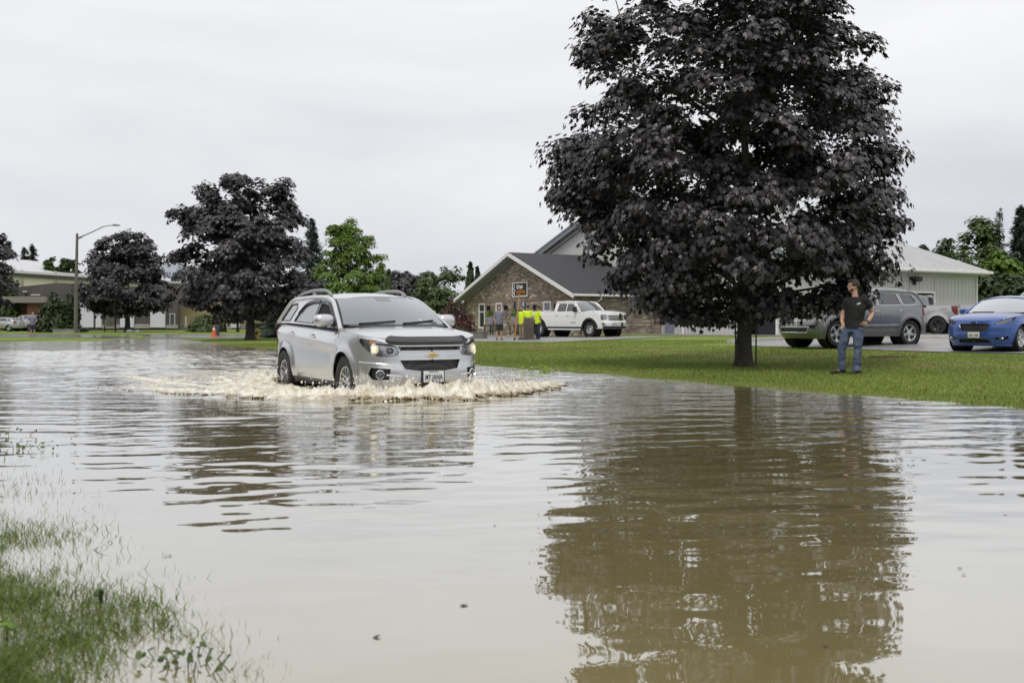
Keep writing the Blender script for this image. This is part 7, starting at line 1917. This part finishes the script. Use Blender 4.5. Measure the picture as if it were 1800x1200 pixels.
    mb = MB(); W_ = Vector(wrN); dv = (Vector(wrN) - Vector((.37, -.125, 1.09))).normalized(); mb.tube([W_ - dv*.03, W_ - dv*.002], [.035, .034], 14); mb.ball(W_ - dv*.015 + Vector((.0, -.033, .01)), (.02, .012, .02), 2); mb.build('watch', M_black, root)
    q = math.atan2(-.26, .26); mb = MB(); MM = Matrix.Translation((.130, -.155, 1.335)) @ Matrix.Rotation(R(-22), 4, 'Z') @ Matrix.Rotation(R(-6), 4, 'X')
    mb.prism([(-.035, 0), (-.01, .022), (.035, .030), (.040, .006), (.0, -.012), (-.03, -.014)], -.02, .012, MM @ Matrix.Rotation(R(90), 4, 'X')); mb.build('chest_print', pm('print_grey', (.42, .42, .42), .8, var=.4, vs=60), root)
    mb = MB(); mb.box((.12, -.02, .985), (.001, .001, .001)); 
main_man()

def small_person(label, px, Y, H, top, legs, skin=M_skin, hair=M_hair, rz=0., shorts=False, pose='hands', cap=None, group=None, vest=None, longsl=False):
    p = gz(atx(px, Y), Y); root = thing('person', label, 'person', p, rz, group); k = H/1.75
    def S(P): return [tuple(Vector(q)*k) for q in P]
    ch = []
    arms = {'hands': [[(.20, 0, 1.42), (.27, -.03, 1.17), (.20, -.20, 1.08), ], [(-.20, 0, 1.42), (-.28, .02, 1.16), (-.25, -.06, .93)]],
            'belly': [[(.20, 0, 1.42), (.29, .02, 1.18), (.16, -.22, 1.16)], [(-.20, 0, 1.42), (-.27, .03, 1.15), (-.22, -.08, .92)]],
            'down': [[(.20, 0, 1.42), (.25, .02, 1.15), (.22, -.07, .92)], [(-.20, 0, 1.42), (-.25, .03, 1.15), (-.22, -.06, .92)]],
            'back': [[(.20, 0, 1.42), (.30, .04, 1.16), (.14, .10, .98)], [(-.20, 0, 1.42), (-.27, -.04, 1.16), (-.20, -.16, .98)]]}[pose]
    for A in arms:
        ch.append((S(A), [.052*k, .043*k, .028*k])); d = Vector(A[2]) - Vector(A[1]); hand(ch, Vector(A[2])*k, d, (0, -1, .2), k, .5)
    ch += [(S([(0, .01, 1.40), (0, .005, 1.50), (0, -.01, 1.60)]), [.07*k, .058*k, .056*k]), (S([(0, 0, 1.3), (0, 0, 1.0)]), [.12*k, .12*k])]
    fw = .10 if pose != 'walk' else .1
    for s in (1, -1):
        ch.append((S([(s*.09, 0, .92), (s*.11, -.02, .48), (s*.12, .02, .08)]), [.082*k, .055*k, .040*k])); ch.append((S([(s*.12, .02, .06), (s*.13, -.13, .035)]), [.038*k, .028*k]))
    bl = [(tuple(Vector((0, -.01, 1.66))*k), (.076*k, .095*k, .108*k)), (tuple(Vector((0, -.035, 1.60))*k), (.056*k, .06*k, .062*k)), (tuple(Vector((0, -.112, 1.640))*k), (.013*k, .018*k, .02*k))] + [(tuple(Vector((s*.078, .0, 1.65))*k), (.012*k, .018*k, .03*k)) for s in (1, -1)]
    skin_part('body', ch, bl, skin, root, .013, 2)
    mb = MB()
    for s, A in zip((1, -1), arms):
        a, b, c = (Vector(q)*k for q in A); mb.tube([Vector((s*.08, 0, 1.41))*k, a, a.lerp(b, .55), a.lerp(b, .85)] + ([b, b.lerp(c, .8)] if longsl else []), [.085*k, .078*k, .072*k, .072*k] + ([.06*k, .05*k] if longsl else []), 12); mb.ball(a, .078*k, 2)
    Zs = (.80, .90, 1.0, 1.1, 1.2, 1.3, 1.38, 1.44, 1.475); mb.tube([(0, -.005*k, z*k) for z in Zs], [q*k for q in (.150, .158, .160, .160, .155, .148, .128, .092, .06)], 18, squash=1.24)
    sh = mb.build('shirt', top, root, remesh=.017, soften=8)
    mb = MB()
    for s in (1, -1):
        if shorts: mb.tube(S([(s*.085, 0, .92), (s*.105, -.015, .70), (s*.115, -.02, .50)]), [.115*k, .11*k, .105*k], 12)
        else: mb.tube(S([(s*.085, 0, .92), (s*.11, -.02, .48), (s*.12, .02, .07)]), [.11*k, .08*k, .075*k], 12)
    mb.ball((0, 0, .90*k), (.17*k, .13*k, .12*k), 3); mb.build('shorts' if shorts else 'trousers', legs, root, remesh=.017, soften=2)
    for s in (1, -1):
        mb = MB(); mb.tube(S([(s*.12, .06, .045), (s*.125, -.05, .045), (s*.135, -.17, .035)]), [.045*k, .05*k, .035*k], 10); mb.v = [(x, y, max(0, z)) for x, y, z in mb.v]; mb.build('shoe', M_shoe, root)
    mb = MB(); mb.ball(tuple(Vector((0, .01, 1.70))*k), (.086*k, .10*k, .088*k), 3); kp = [not (v[1] < -.045*k and v[2] < 1.715*k) and v[2] > 1.61*k for v in mb.v]; mb.f = [f for f in mb.f if all(kp[i] for i in f)]; mb.m = [0]*len(mb.f); mb.build('hair', hair, root)
    if cap:
        mb = MB(); mb.ball(tuple(Vector((0, .0, 1.715))*k), (.09*k, .105*k, .075*k), 3); mb.box((0, -.13*k, 1.71*k), (.13*k, .10*k, .012)); mb.v = [(x, y, max(z, 1.695*k)) for x, y, z in mb.v]; mb.build('cap', cap, root)
    return root
small_person('man in grey t-shirt and dark shorts standing left of the glass door', 877.5, 50.5, 1.72, M_greytee, M_char, M_skin, M_hair, .25, True, 'belly')
WG = 'workers in yellow shirts by the stone post'
small_person('worker in yellow shirt and khaki trousers, closest to the leaning pole', 917.5, 50.6, 1.68, M_yel, M_khaki, M_skin2, M_hair, -.9, False, 'down', group=WG)
small_person('worker in yellow shirt standing behind the stone post', 928, 52.0, 1.74, M_yel, M_navy, M_skin2, M_hair, 2.9, False, 'hands', M_black, group=WG)
small_person('worker in yellow shirt and navy trousers standing beside the white pickup wheel', 945.5, 50.3, 1.68, M_yel, M_navy, M_skin2, M_hair, -1.2, False, 'back', M_black, group=WG)
small_person('walking man in grey shirt and navy shorts at the far left kerb', 57.5, 69.5, 1.62, M_greytee, M_navy, M_skin, pm('sandy_hair', (.22, .14, .07), .7), .5, True, 'hands')
